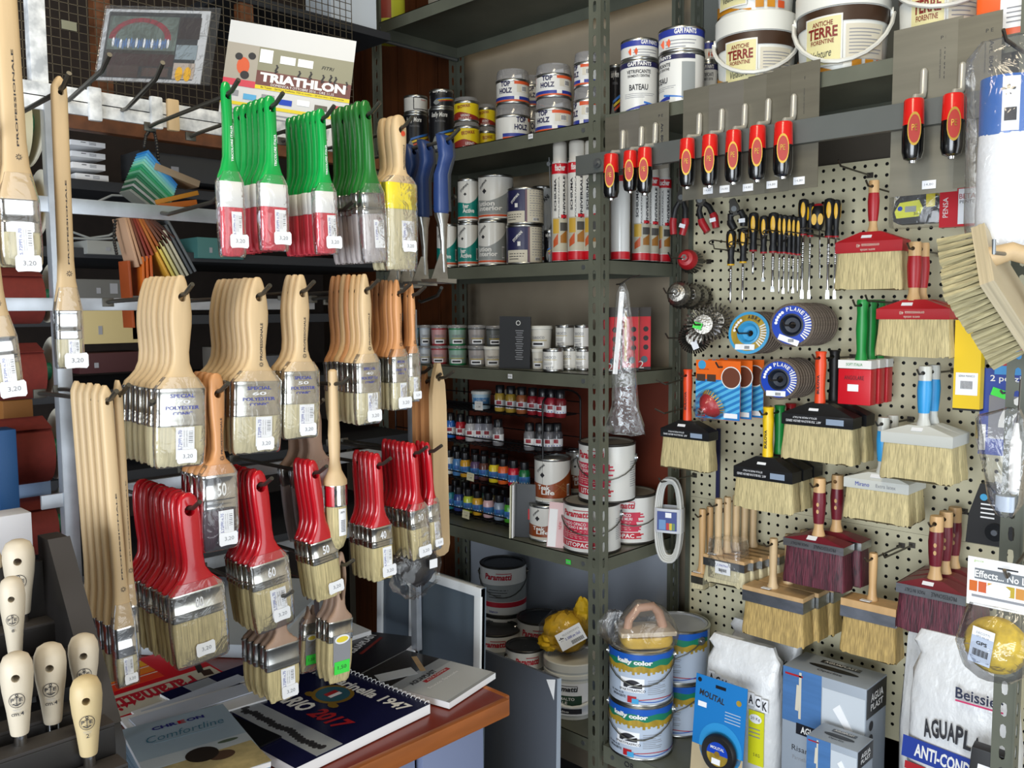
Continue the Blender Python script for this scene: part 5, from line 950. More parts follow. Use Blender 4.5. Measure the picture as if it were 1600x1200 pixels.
def flap(px, py, rpx, n, lab, face_, txt_, Y0, sub, dth=.0105, hub='navy', rot=(0, 0, .2)):
    p = P(px, py, Y=Y0); r = rpx*depth(p)/FPX/.96
    for i in range(n):
        t = thing('flap_disc', lab if i == 0 else '%s of the stack behind' % (sub % ['', 'second', 'third', 'fourth', 'fifth', 'sixth', 'seventh', 'eighth', 'ninth', 'tenth', 'eleventh'][i]), 'abrasive disc', p+Vector((.0012*i, dth*i, .0004*(i % 3))), rot, sub % 'stacked')
        mb = MB(); mb.T = Matrix.Rotation(PI/2, 4, 'X'); mb.lathe([(r*.62, .000), (r*.9, -.001), (r, -.004), (r, -.0085), (r*.6, -.009)], 'abrasive', 40, cap=False); part('abrasive_rim', mb, t)
        if i == 0:
            mb = MB(); mb.T = Matrix.Rotation(PI/2, 4, 'X'); mb.lathe([(r*(1.0 if face_ == 'lblue' else .88), .001), (r*.50, .0026), (r*.47, -.004)], face_, 40, cap=False); part('face_plate', mb, t)
            if face_ == 'lblue': mb = MB(); mb.T = Matrix.Rotation(PI/2, 4, 'X'); mb.lathe([(r*.86, .0026), (r*.56, .0034)], 'kyellow', 40, cap=False); part('yellow_ring', mb, t)
            mb = MB(); mb.T = Matrix.Rotation(PI/2, 4, 'X'); mb.lathe([(r*.53, .003), (r*.46, .004), (r*.34, -.006), (r*.16, -.007), (r*.13, -.012)], hub, 30, cap=False); part('hub', mb, t)
            mb = MB(); k = len(txt_)
            for j, ch in enumerate(txt_):
                a = PI/2-(j-(k-1)/2)*.24-.35; mb.text(ch, r*.13, r*.18, 'white' if face_ != 'lblue' else 'ink', (r*.74*math.cos(a), -.0044, r*.74*math.sin(a)), a-PI/2, None, .03)
            for j in range(9): a = -.5+.16*j-.3; mb.rect((r*.74*math.cos(a), -.0032, r*.74*math.sin(a)), r*.28, r*.06, 'white', .0003, -a)
            for j in range(5): a = 2.2+.2*j; mb.disc((r*.7*math.cos(a), -.0034, r*.7*math.sin(a)), r*.07, 'tag', 10)
            mb.rect((-r*.12, -.0034, -r*.68), r*.95, r*.26, 'tag', .0003, .35 if px > 1230 else 0); 
            for j in range(8): mb.rect((-.006+.0016*j, -.004, -r*.7), .0009, r*.14, 'ink', .0002)
            part('face_print', mb, t)
        else:
            mb = MB(); mb.T = Matrix.Rotation(PI/2, 4, 'X'); mb.lathe([(r*.9, .0005), (r*.3, .001)], 'abrasive', 24, cap=False); part('face_plate', mb, t)
    return p, n
p, n = flap(1237, 508, 33, 10, 'blue and white flap disc fronting the upper stack', 'discblue', 'PLANET', 1.885, 'flap disc, %s', rot=(0, 0, .25), hub='hubdark'); peg(p.x, p.z, 1.84, 'through the upper flap discs')
p, n = flap(1217, 593, 31, 8, 'blue and white flap disc fronting the lower stack', 'discblue', 'PLANET', 1.89, 'lower flap disc, %s', rot=(0, 0, .15), hub='hubdark'); peg(p.x, p.z, 1.84, 'through the lower flap discs')
p, n = flap(1170, 520, 32, 7, 'light blue abrasive disc with yellow label facing left', 'lblue', 'ABRA', 1.90, 'light blue stack disc, %s', hub='lblue', rot=(-.16, .0, .12)); peg(p.x, p.z, 1.84, 'through the light blue discs')
# ---- orange and blue blister cards
for i, (x0, x1, wd) in enumerate(((1088, 1156, 'front'), (1106, 1176, 'middle'), (1122, 1190, 'rear'))):
    Yc = 1.87+.045*i; a = P(1088, 562, Y=1.87); c = P(1156, 660, Y=1.87); W, H_ = c.x-a.x, a.z-c.z-.002; t = thing('blister_card', 'orange and blue blister card with red cup brush, %s one' % wd, 'blister pack', ((a.x+c.x)/2+.006*i, Yc, a.z-.012), (0, 0, 0), 'orange and blue blister cards')
    zc = lambda f: .012-H_*f
    mb = MB(); mb.box((0, 0, zc(.5)), (W, .0012, H_), col('e86a1c', .4)); part('card', mb, t)
    mb = MB(); mb.rect((0, -.0009, zc(.66)), W, H_*.67, col('2a7cc0', .4))
    for k in range(10):
        z0 = zc(.98)+H_*.105*k-.0; sl = H_*.42/W; lo_, hi_ = zc(.995), zc(.335); b0 = z0-H_*.28; pl = []
        for x in [-W/2+W*j/24 for j in range(25)]:
            z1_ = b0+sl*(x+W/2); pl.append((x, min(max(z1_, lo_), hi_), min(max(z1_+H_*.055, lo_), hi_)))
        mb.add([(x, -.0014, z) for x, z, _ in pl]+[(x, -.0014, z) for x, _, z in pl], [(j, j+1, 26+j, 25+j) for j in range(24) if pl[j][2]-pl[j][1]+pl[j+1][2]-pl[j+1][1] > 1e-5], col('58b4e4', .4), False)
    mb.disc((W*.30, -.0016, zc(.28)), W*.22, 'white', 24); mb.disc((W*.30, -.0019, zc(.28)), W*.20, col('6a3a28'), 24); mb.disc((-W*.36, -.0012, zc(.08)), W*.09, 'lblue', 18); mb.rect((-W*.38, -.0016, zc(.30)), W*.2, H_*.12, col('4a3428')); mb.rect((-W*.14, -.0016, zc(.30)), W*.2, H_*.12, col('4a3428'))
    mb.text('spazzola', W*.24, H_*.03, 'ink', (-W*.32, -.0014, zc(.155))); mb.rect((W*.30, -.0018, zc(.92)), W*.3, H_*.08, 'tag'); mb.rect((-W*.36, -.0018, zc(.95)), W*.18, H_*.03, 'red'); part('card_print', mb, t)
    if i == 0:
        r = W*.26; mb = MB(); mb.T = Matrix.Translation((-W*.12, -.002, zc(.75))) @ Matrix.Rotation(PI/2+.5, 4, 'X') @ Matrix.Rotation(-.35, 4, 'Y'); mb.lathe([(r*.3, .034), (r*.34, .026), (r*.62, .022), (r*.95, .012), (r, .004)], 'redsat', 24); part('cup', mb, t)
        mb2 = MB(); mb2.T = mb.T
        for j in range(26): aa = 2*PI*j/26; mb2.cyl((r*.9*math.cos(aa), r*.9*math.sin(aa), .006), (r*1.15*math.cos(aa), r*1.15*math.sin(aa), -.006), .0016, 'gold', .0016, 5)
        part('wires', mb2, t, kind='stuff'); mb3 = MB(); mb3.T = mb.T; mb3.lathe([(r*.3, .030), (r*.3, .04), (r*.17, .04), (r*.16, .03)], 'chrome', 12, cap=False); part('nut', mb3, t)
        mb4 = MB(); mb4.T = mb.T; mb4.lathe([(r*1.3, -.004), (r*1.25, .012), (r*.7, .042), (.002, .044)], 'filmclear', 24, cap=False); part('blister', mb4, t)
p = P(1122, 570, Y=1.85); peg(p.x, p.z-.006, 1.84, 'through the orange blister cards')
# ---- cable coil
pc = P(1046, 812, Y=1.93); t = thing('cable_coil', 'coiled white cable with blue label hanging by the shelf post', 'cable', pc, (0, 0, .35)); hh = pc.z-P(1046, 876, Y=1.93).z; ww = .034
for k in range(7):
    pts = []
    rr = ww-.0035*(k % 4); h2 = hh-.004*(k % 4)
    for j in range(33): a = 2*PI*j/32; pts.append((rr*math.copysign(abs(math.cos(a))**.7, math.cos(a)), -.016+.006*k+.001*math.sin(a*3+k), h2*math.copysign(abs(math.sin(a))**.85, math.sin(a))))
    mb = MB(); mb.tube(pts, .0036, col('c9cac6', .35), 8, False); part('cable_loop', mb, t)
mb = MB(); mb.loft([sup(ww+.005, .026, z, 20, 3.5) for z in (-.03, .034)], col('c8ccd4', .4), False); part('wrap', mb, t)
mb = MB(); mb.rect((0, -.0275, .002), .052, .05, col('3a4a8a')); mb.rect((.004, -.028, .018), .016, .013, 'tag'); mb.rect((-.012, -.028, -.008), .018, .026, col('6a90c0'))
for k in range(3): mb.rect((.002+.008*k, -.028, -.012), .007, .018, (col('c03030'), col('d8c030'), col('6a8a5a'))[k])
part('wrap_print', mb, t); peg(pc.x+.0, pc.z+hh-.004, 1.88, 'holding the white cable coil', y1=2.05); 
# ---- tape measure, boxes and packs at the right
p = P(1436, 324, Y=1.94); t = thing('tape_measure', 'black and yellow tape measure hanging under the wide blades', 'tape measure', p, (0, 0, .1)); mb = MB(); mb.prism([(-.048, -.01), (-.046, -.028), (-.036, -.034), (.04, -.034), (.046, -.026), (.044, .012), (.03, .03), (.005, .036), (-.025, .032), (-.043, .014)], -.016, .016, 'rubber'); part('case', mb, t); mb = MB(); mb.prism([(-.044, -.008), (-.040, -.022), (.004, -.02), (.012, -.004), (.004, .014), (-.034, .010)], -.0172, -.0162, col('d0d234', .4)); mb.rect((-.012, -.018, -.004), .022, .012, 'cangrey'); mb.disc((-.033, -.018, -.002), .005, 'discblue', 12); mb.text('3m', .012, .006, 'ink', (.0, -.0182, -.014)); part('face_label', mb, t); mb = MB(); mb.box((.026, 0, .012), (.02, .033, .03), col('d8c81e', .4), .003); part('side_clip', mb, t)
mb = MB(); mb.box((0, .0, .01), (.115, .04, .105), 'filmclear', .01); part('clear_bag', mb, t)
peg(p.x, p.z+.062, 1.92, 'holding the tape measure bag')
p = P(1491, 318, Y=1.93); t = thing('product_box', 'red white and black box of letter punches beside tape measure', 'box', p, (0, 0, 0)); mb = MB(); mb.box((.01, 0, 0), (.07, .02, .095), 'red'); part('box', mb, t); mb = MB(); mb.rect((.028, -.0105, -.008), .034, .07, 'tag'); mb.rect((.01, -.0105, .038), .07, .018, 'canblack'); mb.text('BETA', .03, .010, 'redsat', (.028, -.0112, .012)); mb.text('PENTE', .028, .006, 'ink', (.028, -.0112, .001)); mb.text('PENSA', .04, .010, 'white', (-.013, -.0112, -.008), PI/2); part('box_print', mb, t)
for (x0, x1, y0, y1, Yc, wd) in ((1493, 1530, 500, 640, 1.90, 'long yellow box with barcode hanging right of red brushes'), (1485, 1530, 462, 506, 1.955, 'yellow box with barcode half behind the scrubbing brush')):
    a = P(x0, y0, Y=Yc); c = P(x1, y1, Y=Yc); t = thing('tool_box', wd, 'box', ((a.x+c.x)/2, Yc+.012, (a.z+c.z)/2)); W, H_ = c.x-a.x, a.z-c.z; mb = MB(); mb.box((0, 0, 0), (W, .024, H_), col('e4c00a', .4)); part('box', mb, t); mb = MB(); mb.box((0, 0, -H_/2-.002), (W, .024, .004), 'black'); part('box_foot', mb, t)
    mb = MB(); z0 = -H_*.22 if H_ > .1 else 0; mb.rect((0, -.0125, z0), W*.82, .045 if H_ > .1 else H_*.6, 'tag'); mb.text('SERRA MANICO', W*.6, .004, 'ink', (0, -.013, z0+.016))
    for k in range(9): mb.rect((-W*.2+W*.05*k, -.013, z0-.002), W*.025, .016, 'ink')
    part('barcode_label', mb, t)
Yc = 1.93; a = P(1533, 575, Y=Yc); c = P(1600, 716, Y=Yc); W, H_ = .12, a.z-c.z; t = thing('product_pack', 'dark blue pack printed two pieces with white arc picture', 'pack', (a.x+W/2, Yc+.01, (a.z+c.z)/2)); mb = MB(); mb.box((0, 0, 0), (W, .02, H_), col('24409a', .4)); part('pack', mb, t)
mb = MB(); mb.text('2 pezzi', W*.46, .016, 'white', (-W*.12, -.0112, H_*.38), 0, None, .01); mb.rect((.004, -.0106, -.01), W*.78, H_*.5, col('7a7a82')); mb.loft([[(W*.42+r_*math.cos(a_), y_, -.03+r_*math.sin(a_)) for r_, y_ in ((.075, -.0112), (.05, -.0112))] for a_ in [PI*.45+PI*.55*k/12 for k in range(13)]], 'white', False, False); mb.rect((-W*.2, -.0114, H_*.22), .03, .016, 'paint_3fdc4a_50', .0004, .3); mb.rect((-W*.44, -.011, -H_*.3), .012, H_*.3, 'white'); part('pack_print', mb, t)
p = P(1562, 613, Y=1.90); peg(p.x+.01, p.z, 1.87, 'in front of the dark blue pack', up=.006)
a = P(1553, 528, Y=1.91); t = thing('product_pack', 'light blue pack with red bars under the scrubbing brush', 'pack', (a.x+.05, 1.93, a.z-.035)); mb = MB(); mb.box((0, 0, 0), (.1, .016, .075), col('3a8ccc', .4)); part('pack', mb, t); mb = MB()
for k, (x, z) in enumerate(((-.02, .022), (-.017, .010))): mb.rect((x, -.0085, z), .03, .006, 'red', .0004, -.4); mb.rect((x, -.009, z), .02, .002, 'white', .0003, -.4)
mb.rect((0, -.0086, -.016), .1, .008, 'redsat'); part('pack_print', mb, t)
p = P(1550, 805, Y=1.95); t = thing('black_tool', 'black plastic tool with blue dot hanging behind the film bag', 'tool', p); mb = MB(); mb.prism([(-.02, .065), (.02, .065), (.04, .02), (.044, -.06), (-.044, -.06), (-.040, 0)], -.015, .015, 'rubber'); part('body', mb, t); mb = MB(); mb.disc((-.012, -.0165, .038), .007, 'lblue', 16)
for k in range(4): mb.rect((-.004, -.0162, .024-.009*k), .026, .003, 'tag')
part('print', mb, t); mb = MB(); mb.cyl((.012, -.015, -.03), (.012, -.024, -.03), .018, 'handleblack', n=22); mb.cyl((.012, -.024, -.03), (.012, -.027, -.03), .006, 'chrome', n=14); part('lens_knob', mb, t)
for x, y, wd in ((1316, 260, 'above the highest red brush, empty'), (1358, 470, 'beside the green handles, empty'), (1385, 870, 'empty below the lower blue grips'), (1030, 600, 'empty, reaching over the steel shelf end'), (1028, 645, 'empty, low beside the steel shelf end')):
    p = P(x, y, Y=1.90)
    if x > 1100: peg(p.x, p.z, 1.88, wd)
    else: q = P(1075, y-8, Y=2.03); mb = MB(); mb.tube([(q.x, YB+.002, q.z), (q.x, 2.0, q.z), (p.x+.02, 1.90, p.z), (p.x, 1.885, p.z+.012)], .0022, 'peghook', 6); solo('peg_hook', mb, 'steel wire hook '+wd, 'hook')
# ================================================================ low shelf of the right bay
mat('lightblue', 'b9c6d8', .3, 0, coat=.3); mat('kgreen', '1e7a5c', .35); mat('kyellow', 'b89a34', .4, 0, (60, 8, 20, .4)); mat('kblue', '1c58b4', .35)
def sp_kcolor(t, r, h):
    shell(t, r, h, 'lightblue', col('a4abb8', .35), 'tin'); mb = MB(); q = r+.0005
    mb.patch(q, -110, 110, h*.64, h*.97, 'kyellow', 30); mb.patch(q+.0002, -110, 110, lambda f: h*(.74+.02*math.sin(f*40)), h*.97, 'kgreen', 40); mb.patch(q+.0004, -110, 110, lambda f: h*(.85-.12*max(0, .35-abs(f-.15))+.015*math.sin(f*30)), h*.97, 'kblue', 40)
    for k in range(22): a = -95+9*k; mb.patch(q+.0002, a, a+5, h*(.585+.02*(k % 3)), h*.645, 'kyellow', 2)
    txt(mb, 'kelly color', r, r*1.15, h*.11, 'white', -10, h*.81, -.02, .05, 0, .0016)
    mb.patch(q, -36, 8, h*.26, h*.52, 'tag', 8); mb.patch(q+.0004, -30, 4, h*.34, lambda f: h*(.36+.13*math.sin(PI*(.15+.7*f))), 'ink', 10); mb.patch(q+.0007, -22, 2, lambda f: h*(.34+.09*f), lambda f: h*(.36+.09*f), 'tag', 6)
    txt(mb, 'SPARTITRAFFICO', r, r*.85, h*.045, 'ink', -14, h*.295); txt(mb, 'DIL. FINO AL 5%', r, r*.5, h*.035, 'ink', -44, h*.22); txt(mb, 'RIFRANGENTE', r, r*.5, h*.045, 'ink', -40, h*.16); lines(mb, r, 14, 50, h*.22, h*.5, 8)
    for k, (m, s_) in enumerate((('redsat', 1), ('kblue', -1))): mb.patch(q+.0004*k, -10, 95, lambda f, s_=s_: h*(.11+s_*.03*math.sin(PI*f*1.3)), lambda f, s_=s_: h*(.125+s_*.03*math.sin(PI*f*1.3)), m, 14)
    mb.patch(q+.0009, -22, -6, h*.07, h*.19, 'redsat', 3); mb.patch(q+.0012, -14, -2, h*.06, h*.15, 'lblue', 3); lab3(t, mb); bail(t, r, h, .80, .40, m='wire')
for (x0, x1, yt, Y, wd) in ((952, 1052, 1002, 1.765, 'front'), (1012, 1109, 971, 1.93, 'rear')):
    p, r, h = can_geom(x0, x1, yt, Y, z6); h /= 2
    for k in (0, 1):
        t = thing('paint_can', 'light blue road paint can, %s of the %s stack' % (('lower', 'upper')[k], wd), 'paint can', (p.x, p.y, z6+k*(h+.0005)), (0, 0, face(p)+math.radians((-10, -2)[k] if wd == 'front' else -45)), 'road paint cans'); sp_kcolor(t, r, h)
    if wd == 'front': KP, KZ = p, z6+2*h+.001
# plastering float in a clear bag on the front stack
t = thing('plaster_float', 'plastering float with pink wooden handle bagged over yellow sponge', 'float', (KP.x+.012, KP.y, KZ), (0, 0, face(KP)+.25)); rg = random.Random(5)
mb = MB(); mb.loft([sup(.068-.006*abs(i-1.5), .045, z, 26, 4) for i, z in enumerate((.001, .008, .018, .026))], col('d8b030', .6, noise=(30, 30, 30, .25))); part('sponge', mb, t)
mb = MB(); mb.box((0, 0, .033), (.14, .08, .012), col('c8b8a0', .6), .003); part('board', mb, t)
mb = MB(); mb.tube([(-.045, 0, .038), (-.042, 0, .06), (-.018, 0, .088), (.018, 0, .092), (.034, 0, .075), (.045, 0, .038)], [.011, .011, .011, .011, .012, .012], col('b89078', .5), 12); part('handle', mb, t)
def bagmesh(secs, m, amp, seed, n=28):
    """crumpled bag: loft of rounded sections with random creases"""
    r_ = random.Random(seed); out = []
    for (z, a, b_, cx, cy, e) in secs: out.append([(x*(1+r_.uniform(-amp, amp)), y*(1+r_.uniform(-amp, amp)), zz+r_.uniform(-amp, amp)*.02) for x, y, zz in sup(a, b_, z, n, e, cx, cy)])
    mb = MB(); mb.loft(out, m); return mb
part('clear_bag', bagmesh([(.002, .072, .05, 0, 0, 4), (.03, .078, .054, 0, 0, 3.5), (.06, .068, .04, 0, 0, 3), (.09, .045, .024, .0, 0, 2.5), (.106, .02, .012, -.01, 0, 2)], 'filmbag', .05, 4), t)
mb = bagmesh([(.0, .010, .010, -.08, 0, 2), (.03, .022, .018, -.088, 0, 2), (.06, .024, .016, -.085, 0, 2), (.085, .012, .010, -.078, 0, 2)], 'filmclear', .15, 9); part('bag_tail', mb, t)
# yellow bag on the white bucket
p = P(886, 1018, Y=1.80); r_ = random.Random(8); t = thing('chamois_bag', 'clear bag of yellow cloths with white label on the white bucket', 'bag', (p.x-.002, 1.80, P(894, 1022, Y=1.80).z+.004), (0, 0, face(p)))
mat('chamois', 'f0c018', .7, 0, (35, 35, 35, .35), .8)
def crump(cx, cy, cz, a, b_, c, m, seed, amp=.14, n=20, k=12):
    rr = random.Random(seed); secs = []
    for i in range(k+1):
        f = PI*(.04+.92*i/k); secs.append([(cx+a*math.sin(f)*math.cos(2*PI*j/n)*(1+rr.uniform(-amp, amp)), cy+b_*math.sin(f)*math.sin(2*PI*j/n)*(1+rr.uniform(-amp, amp)), cz-c*math.cos(f)*(1+rr.uniform(-amp, amp)*.5)) for j in range(n)])
    mb = MB(); mb.loft(secs, m, smooth=False); return mb
part('cloths', crump(.0, 0, .056, .062, .05, .056, 'chamois', 3, .2, 22, 12), t); part('cloth_corner', crump(.042, 0, .11, .022, .02, .042, 'chamois', 6, .25), t); part('cloth_corner', crump(-.045, -.02, .035, .03, .024, .028, 'chamois', 16, .25), t)
part('clear_bag', crump(0, 0, .058, .075, .062, .062, 'filmclear', 14, .08), t)
mb = MB(); Tm = Matrix.Translation((.012, -.070, .066)) @ Matrix.Rotation(-.35, 4, 'X') @ Matrix.Rotation(-.5, 4, 'Y'); mb.T = Tm; mb.rect((0, 0, 0), .075, .046, 'tag', .0006)
for k in range(14): mb.rect((-.004+.0026*k, -.0006, -.014), .0013+.0006*(k % 2), .010, 'ink', .0002)
mb.T = Matrix.Identity(4); mb.text('S. 5000 cm 15x5', .044, .007, 'blueink', (.006, -.0008, .001), 0, None, .02, 0, Tm); mb.text('PELLE SCAMOSCIATA', .05, .005, 'greytext', (.006, -.0008, .013), 0, None, 0, 0, Tm); mb.text('*', .014, .014, 'ink', (-.026, -.0008, .004), 0, None, .03, 0, Tm); part('label', mb, t)
# white filler bags
mat('bagwhite', 'dcdee0', .35, 0, (16, 16, 11, .05), 6, coat=.2)
def sack(x0, x1, y0, Y, dp, lab, seed, top=1.0, tiltx=0, rz=0, prt=None, amp=.022, zb=None):
    a = P(x0, y0, Y=Y); c = P(x1, y0+.31*(x1-x0)*0, Y=Y); W = c.x-a.x; zb = z6 if zb is None else zb; h = P((x0+x1)/2, y0, Y=Y).z-zb
    t = thing('filler_bag', lab, 'bag', ((a.x+c.x)/2, Y+dp/2, zb), (tiltx, 0, rz))
    part('bag', bagmesh([(0, W*.46, dp*.42, 0, 0, 5), (.012, W*.495, dp*.5, 0, 0, 4.5), (h*.3, W*.5, dp*.52, 0, 0, 4), (h*.55, W*.495, dp*.48, 0, 0, 4), (h*.72, W*.48, dp*.42, 0, 0, 4), (h*.82, W*.47, dp*.30, .0, -.004, 4), (h*.90, W*.44, dp*.24, .004, .006, 4), (h*.95, W*.45, dp*.12, -.006, .0, 5), (h, W*.40, .008, -.008, .010, 5)], 'bagwhite', amp, seed, 36), t)
    if prt: mb = MB(); prt(mb, W, h, -dp*.52-.0016); part('bag_print', mb, t)
    return t
def pr1(mb, W, h, y):
    for k, ch in enumerate('AGUAPLACK'): x = -W*.34+W*.088*k; mb.rect((x, y, h*.70-.004*k), W*.082, h*.10, 'tag', .0006); mb.text(ch, W*.06, h*.07, 'ink', (x, y-.0008, h*.70-.004*k), 0, None, .03)
    mb.rect((W*.26, y, h*.33), W*.2, h*.42, col('d8d81c', .45)); mb.disc((W*.25, y-.0008, h*.48), W*.08, 'tag', 20, ry=h*.035); mb.text('20 Kg', W*.12, h*.03, 'ink', (W*.25, y-.0012, h*.48)); 
    for k in range(3): mb.rect((W*.24, y-.0008, h*(.40-.03*k)), W*.14, h*.008, 'greytext', .0003)
    mb.text('5 KG', W*.08, h*.025, 'ink', (W*.27, y-.0008, h*.2))
sack(1096, 1212, 1010, 1.815, .075, 'white filler bag with yellow panel behind the blue tire card', 2, prt=pr1, rz=.05)
def pr2(mb, W, h, y): mb.rect((W*.3, y, h*.4), W*.16, h*.4, 'paint_d8d81c'); mb.text('AGUAPLACK', W*.6, h*.05, 'ink', (W*.1, y, h*.8))
col('d8d81c')
sack(1128, 1246, 985, 1.925, .07, 'white filler bag with folded top behind the first one', 5, prt=pr2)
def pr3(mb, W, h, y):
    mb.text('Beissier', W*.42, h*.05, col('2a3048'), (W*.20, y, h*.80), 0, None, .02); mb.rect((W*.20, y, h*.765), W*.42, h*.008, col('c83a6a'), .0004)
    for k, ch in enumerate('AGUAPLAST'): mb.text(ch, W*.07, h*.085, 'ink', (-W*.26+W*.075*k, y, h*(.60+.012*math.sin(k*.4)*3)-.003*k), -.08*(k-3)*.4, None, .03)
    mb.rect((0, y, h*.475), W*.98, h*.10, col('1e3a94'), .0004, .06); mb.text('ANTI-CONDENSA', W*.74, h*.062, 'white', (-.0, y-.0008, h*.475), -.06, None, .03); mb.rect((-W*.36, y, h*.40), W*.2, h*.035, 'redsat', .0004, .05)
    lines_ = [mb.rect((W*.08, y, h*(.40-.025*k)), W*.5, h*.006, 'greytext', .0003, .05) for k in range(2)]
    mb.text('condensa, rumori', W*.74, h*.06, col('20305a'), (0, y, h*.29), -.04, None, .02); mb.text('freddo o caldo', W*.6, h*.06, col('20305a'), (-W*.04, y, h*.20), -.04, None, .02); mb.rect((-W*.2, y, h*.07), W*.5, h*.12, 'lblue', .0004)
sack(1414, 1590, 1012, 1.79, .10, 'white filler bag with blue diagonal band next to right post', 12, prt=pr3, amp=.03)
p = P(1460, 1020, Y=1.90); t = thing('filler_bag', 'crumpled white bag top behind the blue banded bag', 'bag', (p.x, 1.95, z6), (0, 0, .1)); part('bag', bagmesh([(0, .07, .04, 0, 0, 4), (.2, .075, .045, 0, 0, 4), (P(1460, 1000, Y=1.93).z-z6, .06, .02, -.01, 0, 3), (P(1440, 975, Y=1.93).z-z6, .03, .008, -.03, 0, 3)], 'bagwhite', .08, 21), t)
# filler boxes
mat('boxgrey', '9aa4b0', .4); mat('boxblue', '4a78b0', .45, 0, (6, 60, 60, .2)); mat('boxpale', 'c4ccd4', .45)
def fbox(fl_, fr, br_, Y, lab, sc=1):
    a = P(*fl_, Y=Y); c = P(*fr, Y=Y); zt_ = a.z; W = c.x-a.x; q = P(*br_, Z=zt_); D = q.y-Y; h = zt_-z6
    t = thing('filler_box', lab, 'box', ((a.x+c.x)/2, Y+D/2, z6)); mb = MB(); mb.box((0, 0, h/2), (W, D, h), 'boxgrey', .001); part('carton', mb, t); f = -D/2-.0006
    U = min(h, W*1.6); mb = MB(); z0 = h-U*.42
    mb.rect((-W*.26, f, h-U*.21), W*.48, U*.42, 'boxblue'); mb.rect((W*.24, f, h-U*.25), W*.5, U*.34, 'boxpale'); mb.rect((-W*.28, f-.0006, h-U*.2), W*.03, U*.36, 'cream'); mb.rect((-W*.31, f-.0007, h-U*.22), W*.04, U*.2, 'cream', .0003, .05)
    mb.rect((-W*.04, f-.0008, h-U*.46), W*.56, U*.085, 'canblack', .0003, .02); mb.text('AGUAPLAST', W*.42, U*.055, 'white', (-W*.05, f-.0014, h-U*.46), -.02, None, .03); mb.text('Risana, isola', W*.5, U*.05, 'ink', (-W*.12, f, h-U*.62)); mb.text('Pannello termico', W*.4, U*.03, 'greytext', (-W*.16, f, h-U*.69)); mb.rect((-W*.36, f-.0006, h-U*.05), W*.22, U*.015, 'redsat')
    mb.prism([(W*.12, h-U*.22), (W*.2, h-U*.17), (W*.36, h-U*.34), (W*.30, h-U*.37)], f-.0012, f-.0006, 'tag'); mb.prism([(W*.34, h-U*.34), (W*.38, h-U*.36), (W*.42, h-U*.41), (W*.37, h-U*.41)], f-.0014, f-.0006, 'terrebrown'); mb.text('NOVUS', W*.16, U*.02, 'ink', (W*.36, f, h-U*.09)); part('front_print', mb, t)
    T2 = Matrix.Translation((0, 0, h+.0008)) @ Matrix.Rotation(-PI/2, 4, 'X'); mb = MB(); mb.T = T2
    mb.rect((W*.02, 0, D*.24), W*.48, D*.15, 'canblack', .0003); mb.prism([(W*(.30*math.cos(2*PI*j/20)), D*(-.04+.09*math.sin(2*PI*j/20))) for j in range(20)], -.0006, 0, 'black'); mb.T = Matrix.Identity(4)
    mb.text('AGUAPLAST', W*.4, D*.09, 'white', (W*.02, -.0006, D*.24), 0, None, .02, 0, T2); mb.text('Operlite', W*.3, D*.11, 'ink', (-W*.0, -.0002, -D*.24), 0, None, .01, 0, T2); part('top_print', mb, t)
    T3 = Matrix.Translation((W/2+.0008, 0, 0)) @ Matrix.Rotation(PI/2, 4, 'Z'); mb = MB(); mb.T = T3; mb.rect((0, 0, h-U*.12), D*.96, U*.22, 'canblack', .0003); 
    for k in range(3): mb.disc((-D*.25, -.0002, h-U*(.3+.1*k)), D*.1, 'ink', 16)
    mb.T = Matrix.Identity(4); mb.text('AGUA', D*.6, U*.06, 'white', (0, -.0006, h-U*.09), 0, None, .02, 0, T3); mb.text('PLAST', D*.6, U*.05, 'white', (0, -.0006, h-U*.16), 0, None, .02, 0, T3); part('side_print', mb, t)
fbox((1224, 1039), (1354, 1080), (1380, 1052), 1.815, 'large blue and grey filler box with handle slot on top')
fbox((1261, 1148), (1340, 1173), (1360, 1153), 1.715, 'smaller blue and grey filler box standing in front of the large one')
# blister card with tyre
a = P(1080, 1055, Y=1.735); c = P(1160, 1081, Y=1.735); W = c.x-a.x; h = a.z-z6; t = thing('blister_card', 'blue blister card with black wheel picture leaning on white bag', 'blister pack', ((a.x+c.x)/2, 1.735, z6), (-.10, 0, .0)); mb = MB(); mb.box((0, 0, h/2), (W, .0016, h), col('1c78c0', .35)); part('card', mb, t); mb = MB(); f = -.0012
mb.rect((0, f, h*.16), W, h*.32, col('b8a888')); mb.text('MOLITAL', W*.5, h*.06, 'ink', (-W*.16, f-.0004, h*.82), -.12, None, .03); mb.disc((W*.36, f-.0004, h*.84), W*.05, 'kyellow'); mb.rect((-W*.34, f-.0006, h*.72), W*.17, h*.05, 'tag'); mb.rect((0, f-.0005, h*.93), W*.2, h*.03, 'canblack'); mb.disc((-W*.42, f-.0005, h*.95), W*.04, 'black', 12)
for k in range(4): mb.rect((W*.26, f-.0004, h*(.72-.03*k)), W*.3, h*.008, 'lightblue', .0002)
mb.disc((W*.06, f-.0002, h*.36), W*.42, col('2a90d0'), 32); part('card_print', mb, t)
